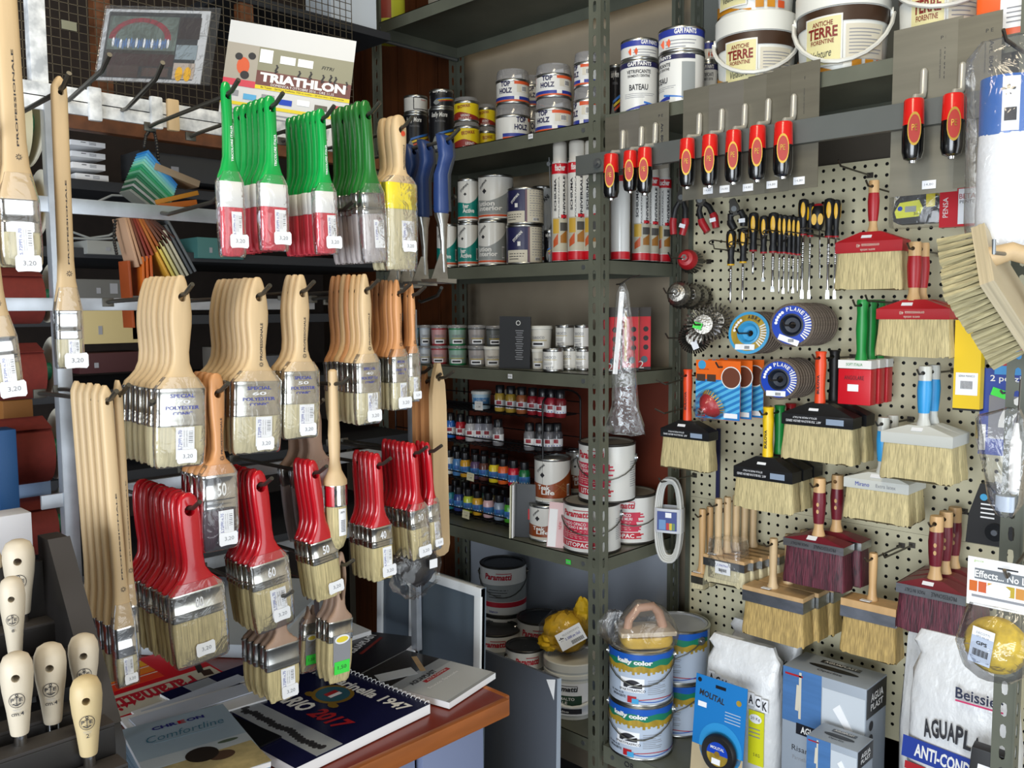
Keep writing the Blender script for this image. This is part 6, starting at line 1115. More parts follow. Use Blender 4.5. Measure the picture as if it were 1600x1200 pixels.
mb = MB(); mb.T = Matrix.Translation((W*.10, -.012, h*.33)) @ Matrix.Rotation(PI/2, 4, 'X'); R_ = W*.33; mb.lathe([(R_*.62, -.004), (R_*.9, -.006), (R_, -.0), (R_, .006), (R_*.9, .012), (R_*.62, .011)], 'rubber', 36, cap=False); part('wheel', mb, t); mb = MB(); mb.T = Matrix.Translation((W*.10, -.022, h*.33)); mb.disc((0, 0, 0), R_*.64, 'kyellow', 28); mb.prism([(R_*.62*math.cos(PI*(.0+j/12)), R_*.62*math.sin(PI*(.0+j/12))) for j in range(13)], -.001, -.0004, 'discblue'); mb.disc((0, -.0016, 0), R_*.16, 'gold', 16); mb.rect((-.002, -.0014, -R_*.38), R_*.5, R_*.3, 'tag'); mb.text('MOLITAL', R_*.8, R_*.15, 'white', (0, -.0018, R_*.32), 0, None, .02); part('wheel_label', mb, t)
mb = MB(); mb.box((0, 0, h*.005+.003), (W*.98, .03, .004), 'filmclear'); part('blister_lip', mb, t)
p = P(1110, 1190, Y=1.70); t = thing('plastic_holder', 'grey translucent plastic holder before the blue tire card', 'holder', (p.x, 1.705, z6), (0, 0, .1)); mb = MB(); mb.box((0, 0, .004), (.09, .03, .006), col('8a949c', .3), .002); part('base', mb, t); mb = MB(); mb.cyl((-.02, 0, .006), (-.02, 0, .03), .010, 'paint_8a949c_30', .006, 16); part('peg', mb, t)
p = P(1527, 1160, Y=1.73); t = thing('black_box', 'black box with white label standing before the blue banded bag', 'box', (p.x, 1.72, z6), (0, .08, .12)); hh = p.z-z6; mb = MB(); mb.box((0, 0, hh/2), (.055, .03, hh), 'rubber', .002); part('box', mb, t); mb = MB(); mb.rect((.006, -.0155, hh-.04), .04, .024, 'tag'); mb.text('pro', .022, .011, 'blueink', (.006, -.0162, hh-.04)); part('label', mb, t)
mb = MB(); q = P(983, 1196, Y=YF+.001); mb.text('OR', .03, .014, 'ink', (0, 0, 0)); o = part('shelf_lettering', mb, rb, (q.x, YF+.0005, q.z))
# ================================================================ counter with brochures
ZT = .75
mat('laminate', '7a2c1e', .3, 0, (12, 12, 12, .15), coat=.2); mat('edgewood', 'a8602c', .45, 0, (30, 4, 30, .4), .1); mat('counterblue', '7c86a4', .5)
TC = P(793, 1090, Z=ZT)
t = thing('counter_table', 'red topped wooden counter table carrying brochures', 'table', (TC.x-.55, .55, 0))
mb = MB(); mb.box((0, 0, ZT-.015), (1.09, TC.y-.55+.66, .029), 'laminate', .002); mb.T = Matrix.Identity(4); o = part('tabletop', mb, t, (0, (TC.y-.55-.66)/2, 0))
yl = TC.y-.55; mb = MB(); mb.box((.549, (yl-.66)/2, ZT-.017), (.016, yl+.66, .034), 'edgewood', .004); part('edge_strip', mb, t); mb = MB(); mb.box((0, yl+.005, ZT-.017), (1.09, .014, .034), 'edgewood', .004); part('edge_strip', mb, t)
for (x, y, w_, d_) in ((.45, yl-.06, .02, .16), (.44, yl-.45, .018, .6), (-.45, 0, .02, 1.0)): mb = MB(); mb.box((x, y, (ZT-.03)/2), (w_, d_, ZT-.032), 'counterblue', .001); part('panel', mb, t)
def sheet(tl, tr, bl, dz, th, name, lab, cat, base='paper', group=None):
    """a booklet lying on the counter: corners as seen in the photo; returns thing, width, height and print transform"""
    z = ZT+dz; A, B, D = P(*tl, Z=z), P(*tr, Z=z), P(*bl, Z=z); u = (B-A); W = u.length; u.normalize(); v = (D-A); H_ = v.length; n = Vector((0, 0, 1)); w_ = n.cross(u); H_ = abs(v.dot(w_)); c = A+u*W/2-w_*H_/2
    t = thing(name, lab, cat, (c.x, c.y, z-th)); m3_ = Matrix((u, w_, n)).transposed(); t.rotation_euler = m3_.to_euler()
    mb = MB(); mb.box((0, 0, th/2), (W, H_, th), base); part('pages', mb, t)
    return t, W, H_, Matrix.Translation((0, 0, th+.0004)) @ Matrix.Rotation(-PI/2, 4, 'X')
def pr(t, f, name='cover_print'):
    mb = MB(); f(mb); part(name, mb, t)
def R_(mb, T, x, z, w_, h_, m, rot=0, y=0): mb.T = T; mb.rect((x, y, z), w_, h_, m, .0003, rot); mb.T = Matrix.Identity(4)
# pale papers behind the brushes, then the brochures in order
t, W, H_, T = sheet((300, 900), (520, 905), (290, 1005), .03, .029, 'paper_stack', 'stack of pale papers lying behind the hanging brushes', 'papers', col('b4bcc4', .6))
t, W, H_, T = sheet((452, 930), (580, 985), (420, 985), .022, .02, 'paper_stack', 'white curled paper sheets at the back edge of the counter', 'papers', 'paper')
t, W, H_, T = sheet((470, 1052), (560, 985), (545, 1095), .012, .010, 'brochure', 'dark brochure with white lettering under the calendar corner', 'brochure', 'paper')
def f(mb): R_(mb, T, 0, 0, W, H_, col('17151c', .3)); mb.text('AGUAPLAST', W*.5, H_*.12, 'tag', (W*.2, -.0006, H_*.2), 0, None, .03, 0, T); R_(mb, T, W*.2, H_*.04, W*.4, H_*.05, 'maroon', 0, -.0004)
pr(t, f)
t, W, H_, T = sheet((556, 1057), (634, 1016), (670, 1119), .014, .012, 'brochure', 'glossy grey filler brochure at the counter edge', 'brochure', 'paper')
def f(mb):
    R_(mb, T, 0, 0, W, H_, col('a0a4a8', .2)); R_(mb, T, 0, H_*.30, W, H_*.38, col('2c2a2a', .2), 0, -.0002); R_(mb, T, -W*.2, H_*.22, W*.5, H_*.16, col('c8ccd0', .3), .5, -.0005); R_(mb, T, W*.22, H_*.2, W*.5, H_*.05, 'woodtan', -.9, -.0007); R_(mb, T, .0, -H_*.24, W, H_*.45, col('b8bcc0', .25), 0, -.0004)
    mb.text('AGUAPLAST', W*.5, H_*.06, 'ink', (-W*.1, -.001, -H_*.02), 0, None, .03, 0, T); R_(mb, T, W*.05, -H_*.09, W*.5, H_*.045, 'redsat', 0, -.0008); mb.text('ALTA GAMMA', W*.4, H_*.028, 'white', (W*.05, -.0014, -H_*.09), 0, None, 0, 0, T); mb.text('Stucco Speciale', W*.6, H_*.04, 'tag', (-W*.02, -.001, -H_*.2), 0, None, 0, 0, T)
pr(t, f)
t, W, H_, T = sheet((370, 1062), (172, 1128), (318, 1000), .014, .012, 'brochure', 'red and orange striped paint brochure lying upside down', 'brochure', 'paper')
def f(mb):
    R_(mb, T, 0, 0, W, H_, 'red'); R_(mb, T, 0, H_*.28, W*.96, H_*.38, 'cream', 0, -.0003); mb.text('Paramatti', W*.66, H_*.26, 'logored', (.05*W, -.0008, H_*.28), 0, None, .03, .15, T); R_(mb, T, W*.1, H_*.16, W*.5, H_*.02, 'logored', 0, -.0006)
    for k, m in enumerate(('d8401c', 'd8781c', 'd8a01c')): R_(mb, T, W*.18, -H_*(.05+.16*k), W*.62, H_*.12, col(m), .0, -.0004); R_(mb, T, W*.18, -H_*(.05+.16*k)-H_*.07, W*.62, H_*.015, 'cream', 0, -.0005)
    R_(mb, T, -W*.40, H_*.06, W*.05, H_*.22, 'darkmetal', .3, -.0006); R_(mb, T, -W*.40, H_*.20, W*.08, H_*.12, 'terrebrown', .2, -.0007)
pr(t, f)
for k, (tl, tr, bl, wd) in enumerate((((186, 1122), (386, 1066), (194, 1158), 'folded white paper sheets between the red and the blue brochure'), ((205, 1112), (378, 1052), (212, 1140), 'white paper sheets tucked under the folded ones'))):
    t, W, H_, T = sheet(tl, tr, bl, .024-.006*k, .006, 'paper_sheet', wd, 'papers', 'paper'); mb = MB(); mb.box((0, H_*.1, .0085), (W*.9, H_*.5, .002), col('c4ccdc', .5), 0, Matrix.Rotation(.06, 3, 'Z')); part('loose_sheet', mb, t)
t, W, H_, T = sheet((455, 1012), (672, 1100), (300, 1112), .020, .018, 'wall_calendar', 'navy spiral bound calendar for 2017 with gold crest', 'calendar', 'paper')
def f(mb):
    nv = col('14163c', .25); R_(mb, T, 0, 0, W, H_, nv); mb.text('Santa Marinella 1947', W*.72, H_*.10, 'white', (W*.10, -.0008, H_*.36), 0, None, .03, 0, T); mb.text('CALENDARIO', W*.52, H_*.13, 'white', (-W*.12, -.0008, -H_*.02), 0, None, .04, .2, T); mb.text('2017', W*.22, H_*.13, 'redsat', (W*.28, -.0008, -H_*.02), 0, None, .04, .2, T)
    mb.T = T; mb.disc((W*.10, -.0005, H_*.20), W*.10, 'gold', 28, ry=H_*.13); mb.disc((W*.10, -.0008, H_*.20), W*.08, col('2a5a6a'), 28, ry=H_*.105); mb.rect((W*.10, -.0011, H_*.20), W*.05, H_*.09, 'redsat'); mb.rect((W*.115, -.0014, H_*.20), W*.02, H_*.09, 'tag'); mb.disc((W*.02, -.0006, H_*.11), W*.03, 'gold', 8, ry=H_*.03); mb.disc((W*.19, -.0006, H_*.10), W*.03, 'gold', 8, ry=H_*.03)
    mb.rect((0, -.0006, -H_*.26), W*.98, H_*.18, col('9aa0a8', .3)); rg = random.Random(2)
    for k in range(26): mb.disc((-W*.1+W*.022*k, -.0009, -H_*.28+rg.uniform(-.004, .004)), W*.014, 'ink', 8, ry=H_*.03)
    mb.T = Matrix.Identity(4)
pr(t, f)
mb = MB()
for k in range(34):
    x = -W/2+W*(.02+.96*k/33)
    mb.tube([(x, H_/2-.006, .0185), (x+.001, H_/2-.003, .022), (x+.002, H_/2+.003, .021), (x+.002, H_/2+.004, .012)], .0008, 'tag', 5)
part('spiral_binding', mb, t, kind='stuff')
t, W, H_, T = sheet((348, 1110), (440, 1150), (415, 1240), .024, .003, 'leaflet', 'black leaflet with blue and purple ribbons and small flag', 'leaflet', col('0f0f14', .3))
def f(mb):
    for x, z, w_, h_, m, r0 in ((-W*.25, H_*.22, W*.5, H_*.05, 'blueband', -.3), (-W*.1, H_*.08, W*.55, H_*.06, col('7a6ab8'), .5), (-W*.3, -H_*.12, W*.5, H_*.05, col('8ab89a'), .6), (W*.3, H_*.02, W*.14, H_*.05, col('7a6ab8'), .6)): R_(mb, T, x, z, w_, h_, m, r0, -.0004)
    mb.T = T; mb.disc((W*.36, -.0008, -H_*.18), W*.05, 'redsat', 16); mb.T = Matrix.Identity(4); mb.text('2018', W*.14, H_*.03, 'white', (W*.2, -.0008, -H_*.14), 0, None, .03, 0, T); mb.text('2016', W*.14, H_*.03, 'white', (W*.05, -.0008, -H_*.22), 0, None, .03, 0, T)
pr(t, f)
t, W, H_, T = sheet((189, 1141), (348, 1100), (194, 1260), .030, .008, 'brochure', 'pale blue brochure with sky picture at the front of the counter', 'brochure', 'paper')
def f(mb):
    R_(mb, T, 0, 0, W, H_, col('a9bccb', .3)); R_(mb, T, 0, -H_*.10, W, H_*.14, col('c4ced6', .3), 0, -.0002); R_(mb, T, 0, -H_*.34, W, H_*.34, col('c8b888', .4, noise=(60, 60, 60, .25)), -.05, -.0003); mb.text('CHR', W*.24, H_*.05, col('2a2a84'), (-W*.13, -.0008, H_*.38), 0, None, .04, 0, T); mb.text('E', W*.07, H_*.05, 'red', (W*.035, -.0008, H_*.38), 0, None, .04, 0, T); mb.text('ON', W*.17, H_*.05, col('2a2a84'), (W*.17, -.0008, H_*.38), 0, None, .04, 0, T)
    mb.text('Comfortline', W*.74, H_*.09, col('3a7a94'), (W*.02, -.0008, H_*.24), .02, None, -.01, .3, T); R_(mb, T, W*.0, H_*.17, W*.6, H_*.008, col('8aa4b4'), 0, -.0005)
    mb.T = T; mb.disc((W*.02, -.0007, -H_*.16), W*.15, col('2c2420'), 24, ry=H_*.10); mb.disc((W*.17, -.0006, -H_*.24), W*.12, col('5a4436'), 20, ry=H_*.06); mb.disc((W*.30, -.0006, -H_*.07), W*.10, col('5a6a58'), 16, ry=H_*.02); mb.T = Matrix.Identity(4)
pr(t, f)
for k in range(3): mb = MB(); mb.box((-.004-.003*k, -.003, -.001-.0028*k), (W, H_, .0022), col('8aa4bc', .4), 0, Matrix.Rotation(.025*(k+1), 3, 'Z')); part('under_sheet', mb, t)
# ---- framed grey boards and the tall grey sheet behind the counter
mat('framewhite', 'e4e8ea', .45)
def board(x0, x1, y0, y1, Y, lab, frame, zlow=.35):
    a = P(x0, y0, Y=Y); c = P(x1, y1, Y=Y); W = c.x-a.x; zt_ = c.z; h = zt_-zlow; t = thing('framed_board', lab, 'board', ((a.x+c.x)/2, Y, 0), (-.03, 0, 0)); mb = MB(); mb.box((0, 0, zt_/2), (W, .012, zt_), col('5a6670', .4)); part('panel', mb, t)
    for x in (-W/2+frame/2, W/2-frame/2): mb = MB(); mb.box((x, -.004, zt_/2), (frame, .016, zt_), 'framewhite', .002); part('frame_side', mb, t)
    mb = MB(); mb.box((0, -.004, zt_-frame/2), (W, .0164, frame), 'framewhite', .002); part('frame_top', mb, t)
board(628, 744, 890, 922, 1.335, 'white framed grey board standing behind the counter, right one', .022); board(582, 640, 878, 894, 1.31, 'white framed grey board standing behind the counter, left one', .020)
a = P(752, 1012, Y=1.47); c = P(867, 1062, Y=1.47); t = thing('grey_board', 'tall plain dark grey board leaning before the low shelf', 'board', ((a.x+c.x)/2, 1.47, 0), (-.02, 0, 0)); mb = MB(); mb.box((0, 0, c.z/2), (c.x-a.x, .008, c.z), col('565b64', .35)); part('panel', mb, t); mb = MB(); mb.add([((c.x-a.x)/2-.034, -.0046, c.z-.012), ((c.x-a.x)/2-.006, -.0046, c.z-.004), ((c.x-a.x)/2-.010, -.0046, c.z-.055)], [(0, 1, 2)], 'paper', False); part('paper_corner', mb, t)
mb = MB(); mb.box(((c.x-a.x)/2+.002, 0, c.z/2), (.004, .01, c.z), 'boxgrey'); part('edge', mb, t)
p = P(562, 960, Y=1.21); t = thing('marker_pen', 'black marker with silver ring and lime clip behind the brushes', 'pen', (p.x, 1.12, ZT+.03), (.25, .15, 0)); mb = MB(); mb.lathe([(.008, .06), (.010, .065), (.010, .15), (.007, .155)], 'rubber', 16); part('body', mb, t); mb = MB(); mb.lathe([(.0102, .045), (.0102, .066)], 'chrome', 16); part('ring', mb, t); mb = MB(); mb.box((0, 0, .036), (.034, .016, .005), col('b4d81c', .4), .002); mb.box((0, 0, .012), (.018, .012, .045), 'paint_b4d81c_40', .003); part('clip', mb, t)
for x, wd in ((672, 'left'), (697, 'right')):
    p = P(x, 905, Y=1.86); t = thing('spray_can', 'dark blue can with red cap in shade behind boards, %s' % wd, 'spray can', (p.x-.05, 1.86, z6)); mb = MB(); mb.lathe([(.028, 0), (.03, .004), (.03, .18), (.022, .19)], col('1c2450', .4), 20); part('body', mb, t); mb = MB(); mb.lathe([(.02, .19), (.021, .193), (.02, .225), (.016, .23)], col('7a1a24', .4), 18); part('cap', mb, t)
# ================================================================ stepped rack of wooden handled tools in the foreground
mat('rackwood', '140f0d', .55, 0, (6, 40, 40, .3)); mat('rackdusty', '34302f', .7, 0, (10, 10, 10, .2))
rk = thing('stepped_tool_rack', 'dark brown stepped wooden rack in the left foreground', 'rack', (-1.07, .10, 0)); mb = MB()
YS = .385; e0, e1 = P(172, 1135, Y=.373), P(92, 842, Y=.373); ex0, ez0, ex1, ez1 = e0.x+1.07, e0.z, e1.x+1.07, e1.z
prof = [(ex0+.012, ZT), (ex0+.012, ez0-.02), (ex0, ez0), (ex1, ez1), (ex1-.04, ez1), (ex1-.04, ZT)]
mb = MB(); mb.T = Matrix.Rotation(0, 4, 'Z'); mb.prism(prof, YS-.10-.024, YS-.10, 'rackwood'); part('side_board', mb, rk)
mb = MB(); mb.T = Matrix.Translation((0, 0, 0)); d = Vector((-.28, 0, .14)); mb.add([(ex0, YS-.125, ez0+.0015), (ex0, YS-.099, ez0+.0015), (ex1, YS-.099, ez1+.0015), (ex1, YS-.125, ez1+.0015)], [(0, 1, 2, 3)], 'rackdusty', False); part('dusty_edge', mb, rk)
for xr_, zr_ in ((-.952, P(134, 1190, X=-.97).z), (-.985, P(52, 1148, X=-1.0).z), (-1.035, P(130, 1085, X=-1.05).z), (-1.085, P(19, 1030, X=-1.10).z), (-1.152, P(29, 966, X=-1.17).z)):
    x = xr_+1.07; z = zr_-.026
    mb = MB(); mb.box((x, YS-.42, z), (.016, .60, .034), 'rackwood', .002); part('rail', mb, rk); mb = MB(); mb.box((x-.008, YS-.42, z+.0185), (.03, .60, .004), 'rackdusty', .001); part('rail_top', mb, rk)
mb = MB(); mb.box(((ex0+ex1)/2, YS-.42, .86), (ex0-ex1, .60, .004), 'rackwood'); part('inner_floor', mb, rk); mb = MB(); mb.box((ex1-.03, YS-.42, .97), (.008, .60, .44), 'rackwood'); part('back_board', mb, rk); mb = MB(); mb.box((ex0+.004, YS-.42, .85), (.012, .60, .2), 'rackwood'); part('front_board', mb, rk)
def knob(xc, w_, y0, y1, X, lab, num=None, m='handlewood', fer=14):
    top = P(xc, y0, X=X); bot = P(xc+.04*(y1-y0), y1, X=X); L = top.z-bot.z; r = w_/2*depth(top)/FPX/1.13
    t = thing('putty_knife', lab, 'tool', bot, (0, 0, PI/2-.35), 'wooden handled tools in the stepped rack'); mb = MB(); mb.lathe([(r*.52, 0), (r*.56, .002), (r*.72, L*.3), (r*.92, L*.55), (r, L*.74), (r*.95, L*.86), (r*.75, L*.95), (r*.4, L*.99), (r*.1, L)], m, 28); me = mb.mesh('handle'); sharp(me, 60)
    part('handle', cut(me, MB().cyl((0, .06, L*.74), (0, -.06, L*.74), r*.26, m).mesh('c')), t); mb = MB(); mb.lathe([(r*.4, -.03), (r*.42, .001)], 'chrome', 18); part('ferrule', mb, t); mb = MB(); mb.box((0, 0, -.07), (r*1.2, .0016, .09), 'steel'); part('blade', mb, t)
    mb = MB(); q = r*.93+.0008; zc = L*.47; cr = r*.5
    def ring(R0, R1, cz):
        n = 28; a = []
        for R2 in (R0, R1):
            for j in range(n): th = 2*PI*j/n; x = R2*math.cos(th); rr = r*(.86+.10*(R2*math.sin(th))/cr*.5)+.0012; a.append((math.sin(x/rr)*rr, -math.cos(x/rr)*rr, cz+R2*math.sin(th)))
        mb.add(a, [(j, (j+1) % n, n+(j+1) % n, n+j) for j in range(n)], 'ink', False)
    ring(cr*.92, cr, zc)
    rr = r*.86+.0016; mb.text('P', cr*.4, cr*.5, 'ink', (-cr*.5, 0, zc+cr*.1), 0, rr, .02); mb.text('E', cr*.4, cr*.5, 'ink', (cr*.5, 0, zc+cr*.1), 0, rr, .02)
    mb.rect((0, -rr, zc), cr*.1, cr*1.3, 'ink', .0004); mb.rect((0, -rr, zc+cr*.45), cr*.5, cr*.09, 'ink', .0004); ring(cr*.10, cr*.18, zc+cr*.72)
    for s_ in (-1, 1): mb.rect((s_*cr*.26, -rr+.0003, zc-cr*.5), cr*.52, cr*.12, 'ink', .0004, -s_*.6)
    mb.text('PREMIATA', cr*1.0, cr*.14, 'greytext', (0, 0, zc-cr*1.2), 0, rr); mb.text('ITALIA', cr*.8, cr*.12, 'greytext', (0, 0, zc-cr*1.4), 0, rr)
    if num: mb.text(num, cr*(.4 if len(num) < 2 else 1.5), cr*.55, 'ink', (0, 0, zc-cr*1.85), 0, rr-.0008*2, .01)
    part('stamp', mb, t)
mat('handlewood', 'cfc3ae', .5, 0, (40, 40, 6, .1)); mat('handleyellow', 'c9b488', .5, 0, (40, 40, 6, .15))
knob(29, 52, 842, 958, -1.17, 'pale tool handle at the back behind the one marked eight'); knob(-10, 30, 858, 960, -1.19, 'tool handle cut off at the left picture edge'); knob(19, 42, 900, 1020, -1.10, 'pale tool handle marked eight', '8'); knob(26, 54, 1018, 1146, -1.0, 'pale tool handle marked cm four, left one', 'cm.4'); knob(78, 53, 1004, 1128, -1.02, 'pale tool handle marked cm four, right one', 'cm.4'); knob(130, 50, 990, 1098, -1.04, 'pale tool handle half behind the yellowish one'); knob(134, 53, 1055, 1178, -.97, 'yellowish tool handle marked two', '2', 'handleyellow')
# ================================================================ blue handled angle scrapers, wooden paddles, dark film pack on the brush rack
mat('bluegrip', '1a3468', .45, 0); mat('greygrip', '2e3238', .5)
p0 = P(693, 222, X=XFR+.02); ztop = p0.z
Zs = lambda y: P(697, y, X=XFR+.02).z-ztop
t = thing('angle_scraper', 'blue handled angle scraper, front of four on its hook', 'scraper', p0, (0, 0, PI/2), 'blue angle scrapers')
mb = MB(); secs = []
for y, cy, w_, th in ((208, .012, .006, .006), (213, .004, .012, .010), (226, -.002, .014, .011), (245, -.004, .013, .011), (258, .002, .012, .010), (272, .010, .012, .011), (300, .011, .012, .012), (328, .010, .013, .012), (333, .010, .011, .010)): secs.append(sup(w_, th, Zs(y), 18, 3, .002, cy))
mb.loft(secs, 'bluegrip'); part('grip', cut(mb.mesh('grip'), MB().cyl((0, .1, -.002), (0, -.1, -.002), .0045, 'bluegrip').mesh('c')), t)
mb = MB(); mb.loft([sup(.006, .0115, z_, 14, 3, .0125, cy) for z_, cy in ((Zs(224), .0), (Zs(245), -.003), (Zs(258), .003), (Zs(272), .010), (Zs(300), .011), (Zs(330), .010))], 'greygrip'); part('grip_back', mb, t)
mb = MB(); mb.loft([sup(a, b_, Zs(y), 14, 3, cx, .010) for y, a, b_, cx in ((333, .015, .008, .002), (350, .009, .006, .004), (380, .006, .004, .006), (400, .005, .003, .006), (425, .006, .003, .008))], 'steel'); part('neck', mb, t)
mb = MB(); mb.prism([(-.030, Zs(436)), (.016, Zs(436)), (.016, Zs(443)), (-.030, Zs(441))], -.012, .03, 'steel'); mb.prism([(-.004, Zs(396)), (.008, Zs(396)), (.014, Zs(437)), (-.026, Zs(437))], .008, .0095, 'steel'); part('blade', mb, t)
for i in range(1, 4): dup(t, p0+Vector((-.04*i-.012, 0, -.003*i)), None, 'blue handled angle scraper, %s of four on its hook' % (ORD[i]+' from front'), 'blue angle scrapers')
hook(p0.y, p0.z+.001, XFR+.045)
for i, (x0, x1, y0, y1, X) in enumerate(((672, 694, 568, 866, XFR-.05), (659, 668, 572, 760, XFR-.08), (645, 656, 560, 745, XFR-.10))):
    a = P(x0, y0, X=X); c = P(x1, y1, X=X); W = max(abs(P(x1, 700, X=X).y-P(x0, 700, X=X).y), .012); h = a.z-c.z; t = thing('paddle', 'long flat wooden paddle right of the red brushes, %s' % ('nearest', 'middle', 'rear')[i], 'paddle', (X, (a.y+P(x1, y0, X=X).y)/2, a.z-.02), (0, 0, PI/2), 'wooden paddles'); mb = MB()
    pts = [(-W*.12, .02), (W*.12, .02), (W*.42, -.02), (W*.5, -.06), (W*.62, -h+.04), (W*.5, -h+.025), (W*.2, -h+.02), (-W*.5, -h+.02), (-W*.5, -.04), (-W*.36, -.01)]
    mb.prism(pts, -.005, .005, ('woodpale', 'woodorange', 'woodorange')[i]); part('board', cut(mb.mesh('board'), MB().cyl((0, .1, -.01), (0, -.1, -.01), .004, 'woodpale').mesh('c')), t)
    hook((a.y+P(x1, y0, X=X).y)/2, a.z-.029, X+.03)
p = P(655, 885, X=XFR-.02); t = thing('film_pack', 'dark tool in crumpled clear film under the slim red brushes', 'pack', (p.x, p.y, p.z), (0, 0, PI/2)); part('dark_tool', crump(0, 0, 0, .038, .016, .036, col('16161c', .3), 4, .2, 14, 8), t); part('clear_film', crump(-.008, 0, -.004, .056, .022, .052, 'filmclear', 9, .2, 18, 10), t); mb = MB(); mb.rect((.012, -.026, .008), .018, .016, 'tag'); part('price_sticker', mb, t)
# ================================================================ left background: wire mesh cabinet, boxes, sandpaper rolls, posters
XC = -2.0
cb = thing('storage_cabinet', 'dark wooden cabinet with wire mesh front behind the brush rack', 'cabinet', (0, 0, 0))
mat('meshwire', '5e5648', .5, .5); mat('cabshelf', '24262a', .6)
for px in (157, 382): p = P(px, 60, X=XC-.03); mb = MB(); mb.box((XC-.03, p.y, 2.535), (.03, .035, 1.16), 'woodbrown'); part('upright', mb, cb)
p = P(200, 200, X=XC+.01); mb = MB(); mb.box((XC+.0, .95, p.z), (.03, 1.5, .035), 'woodbrown', .002); part('ledge', mb, cb); zl = p.z
mb = MB()
for k in range(67): mb.box((XC, .22+.0185*k, zl+.42), (.0016, .0016, .84), 'meshwire')
for k in range(45): mb.box((XC, .83, zl+.02+.0185*k), (.0016, 1.22, .0016), 'meshwire')
part('wire_mesh', mb, cb, kind='stuff')
for y, d in ((300, .5), (400, .5), (500, .5), (610, .5), (735, .5), (880, .5)):
    z_ = P(250, y, X=XC-.05).z; mb = MB(); mb.box((XC-.29, .95, z_), (d, 1.45, .022), 'cabshelf', .001); part('shelf', mb, cb)
mb = MB(); mb.box((XC-.56, .95, 1.55), (.01, 1.5, 3.0), 'darkwall'); part('back', mb, cb)
for k in range(4):
    a = P(110+1.3*k+(k == 3)*4, 217+17.5*k, X=XC-.06); c = P(165+(k == 3)*5, 232+17.5*k, X=XC-.06); t = thing('white_carton', 'small white carton with grey print, %s of the stack of four' % ('top', 'second from top', 'third from top', 'bottom')[k], 'box', (XC-.11, (a.y+c.y)/2, c.z), (0, 0, PI/2), 'white cartons'); W = c.y-a.y; h = (a.z-c.z)*.97; mb = MB(); mb.box((0, 0, h/2), (W, .1, h), 'paper', .0008); part('carton', mb, t); mb = MB(); mb.rect((-W*.15, -.0506, h*.68), W*.14, h*.12, 'ink'); lines_ = [mb.rect((W*.12, -.0506, h*(.75-.14*q)), W*.2, h*.06, 'greytext') for q in range(4)]; part('print', mb, t)
def qsheet(A, B, D, th, name, lab, cat, base):
    u = B-A; W = u.length; u.normalize(); d_ = D-A; w_ = -(d_-u*d_.dot(u)); h = w_.length; w_.normalize(); n = u.cross(w_); c = A+u*W/2-w_*h/2
    t = thing(name, lab, cat, c); t.rotation_euler = Matrix((u, -n, w_)).transposed().to_euler(); mb = MB(); mb.box((0, 0, 0), (W, th, h), base); part('sheet', mb, t); return t, W, h, -th/2-.0005
def vsheet(px0, py0, px1, py1, X, th, name, lab, cat, base, rot=0):
    a = P(px0, py0, X=X); c = P(px1, py1, X=X); W = c.y-a.y; h = a.z-c.z; t = thing(name, lab, cat, (X, (a.y+c.y)/2, (a.z+c.z)/2)); t.rotation_euler = (Matrix.Rotation(PI/2, 3, 'Z') @ Matrix.Rotation(rot, 3, 'Y')).to_euler(); mb = MB(); mb.box((0, 0, 0), (W, th, h), base); part('sheet', mb, t); return t, W, h, -th/2-.0005
t, W, h, f = qsheet(PD(361, 31, 1.68), PD(557, 65, 1.72), PD(354, 205, 1.66), .003, 'poster', 'triathlon race poster with maroon title band behind the green brushes', 'poster', col('c4c6c8', .4))
mb = MB(); R2 = lambda x, z, w_, h_, m, r0=0, y=0: mb.rect((x*W, f+y, z*h), w_*W, h_*h, m, .0003, r0)
R2(0, .13, 1, .34, col('7c7c68', .4)); R2(-.375, .13, .25, .34, col('9a948a', .4), 0, -.0002); R2(-.375, -.055, .25, .06, 'crimson', 0, -.0004); R2(.125, .02, .75, .13, col('5a2028', .4), 0, -.0004); mb.text('TRIATHLON', W*.68, h*.085, 'white', (W*.12, f-.0010, h*.03), 0, None, .05); mb.text('DOMENICA 9 OTTOBRE 2016 - ORE 11,15', W*.5, h*.026, 'white', (W*.12, f-.0010, -h*.032))
R2(.125, -.065, .75, .035, col('d8c41c'), 0, -.0005); R2(0, -.24, 1, .03, 'paint_d8c41c', 0, -.0005); mb.text("8a Tappa - Sprint e Staffetta: 750 m nuoto - 20 Km bici - 5 Km corsa", W*.66, h*.02, 'ink', (W*.125, f-.0010, -h*.065))
mb.disc((-W*.36, f-.0006, h*.10), W*.05, col('c8502a'), 14, ry=h*.08); mb.disc((-W*.34, f-.0008, h*.02), W*.035, 'ink', 16); mb.disc((-W*.40, f-.0008, h*.18), W*.03, 'ink', 12); mb.disc((-W*.30, f-.0008, h*.2), W*.03, 'ink', 12)
R2(-.19, .22, .1, .12, 'tag', 0, -.0006); R2(-.02, .21, .12, .07, 'tag', 0, -.0006); R2(.12, .21, .12, .07, 'tag', 0, -.0006); mb.text('FITRI', W*.1, h*.03, 'ink', (W*.3, f-.0008, h*.2), 0, None, 0, .3); rg = random.Random(4)
for k, (x, z) in enumerate(((-.10, .12), (.08, .10), (.17, .11), (.27, .10), (.33, .11), (.37, .10), (.46, .07))): mb.disc((x*W, f-.0008, (z+.03)*h), W*.008, 'ink', 8); mb.rect((x*W, f-.0008, z*h), W*.014, h*.05, 'ink', .0002, .4); mb.rect((x*W, f-.0008, (z-.03)*h), W*.03, h*.012, 'ink', .0002, -.6)
for k in range(7): R2(-.42+.14*k, -.15-.02*(k % 2), .1, .05, ('greytext', 'lblue', 'greytext', 'discblue', 'tag', 'canblack', 'crimson')[k], 0, -.0005)
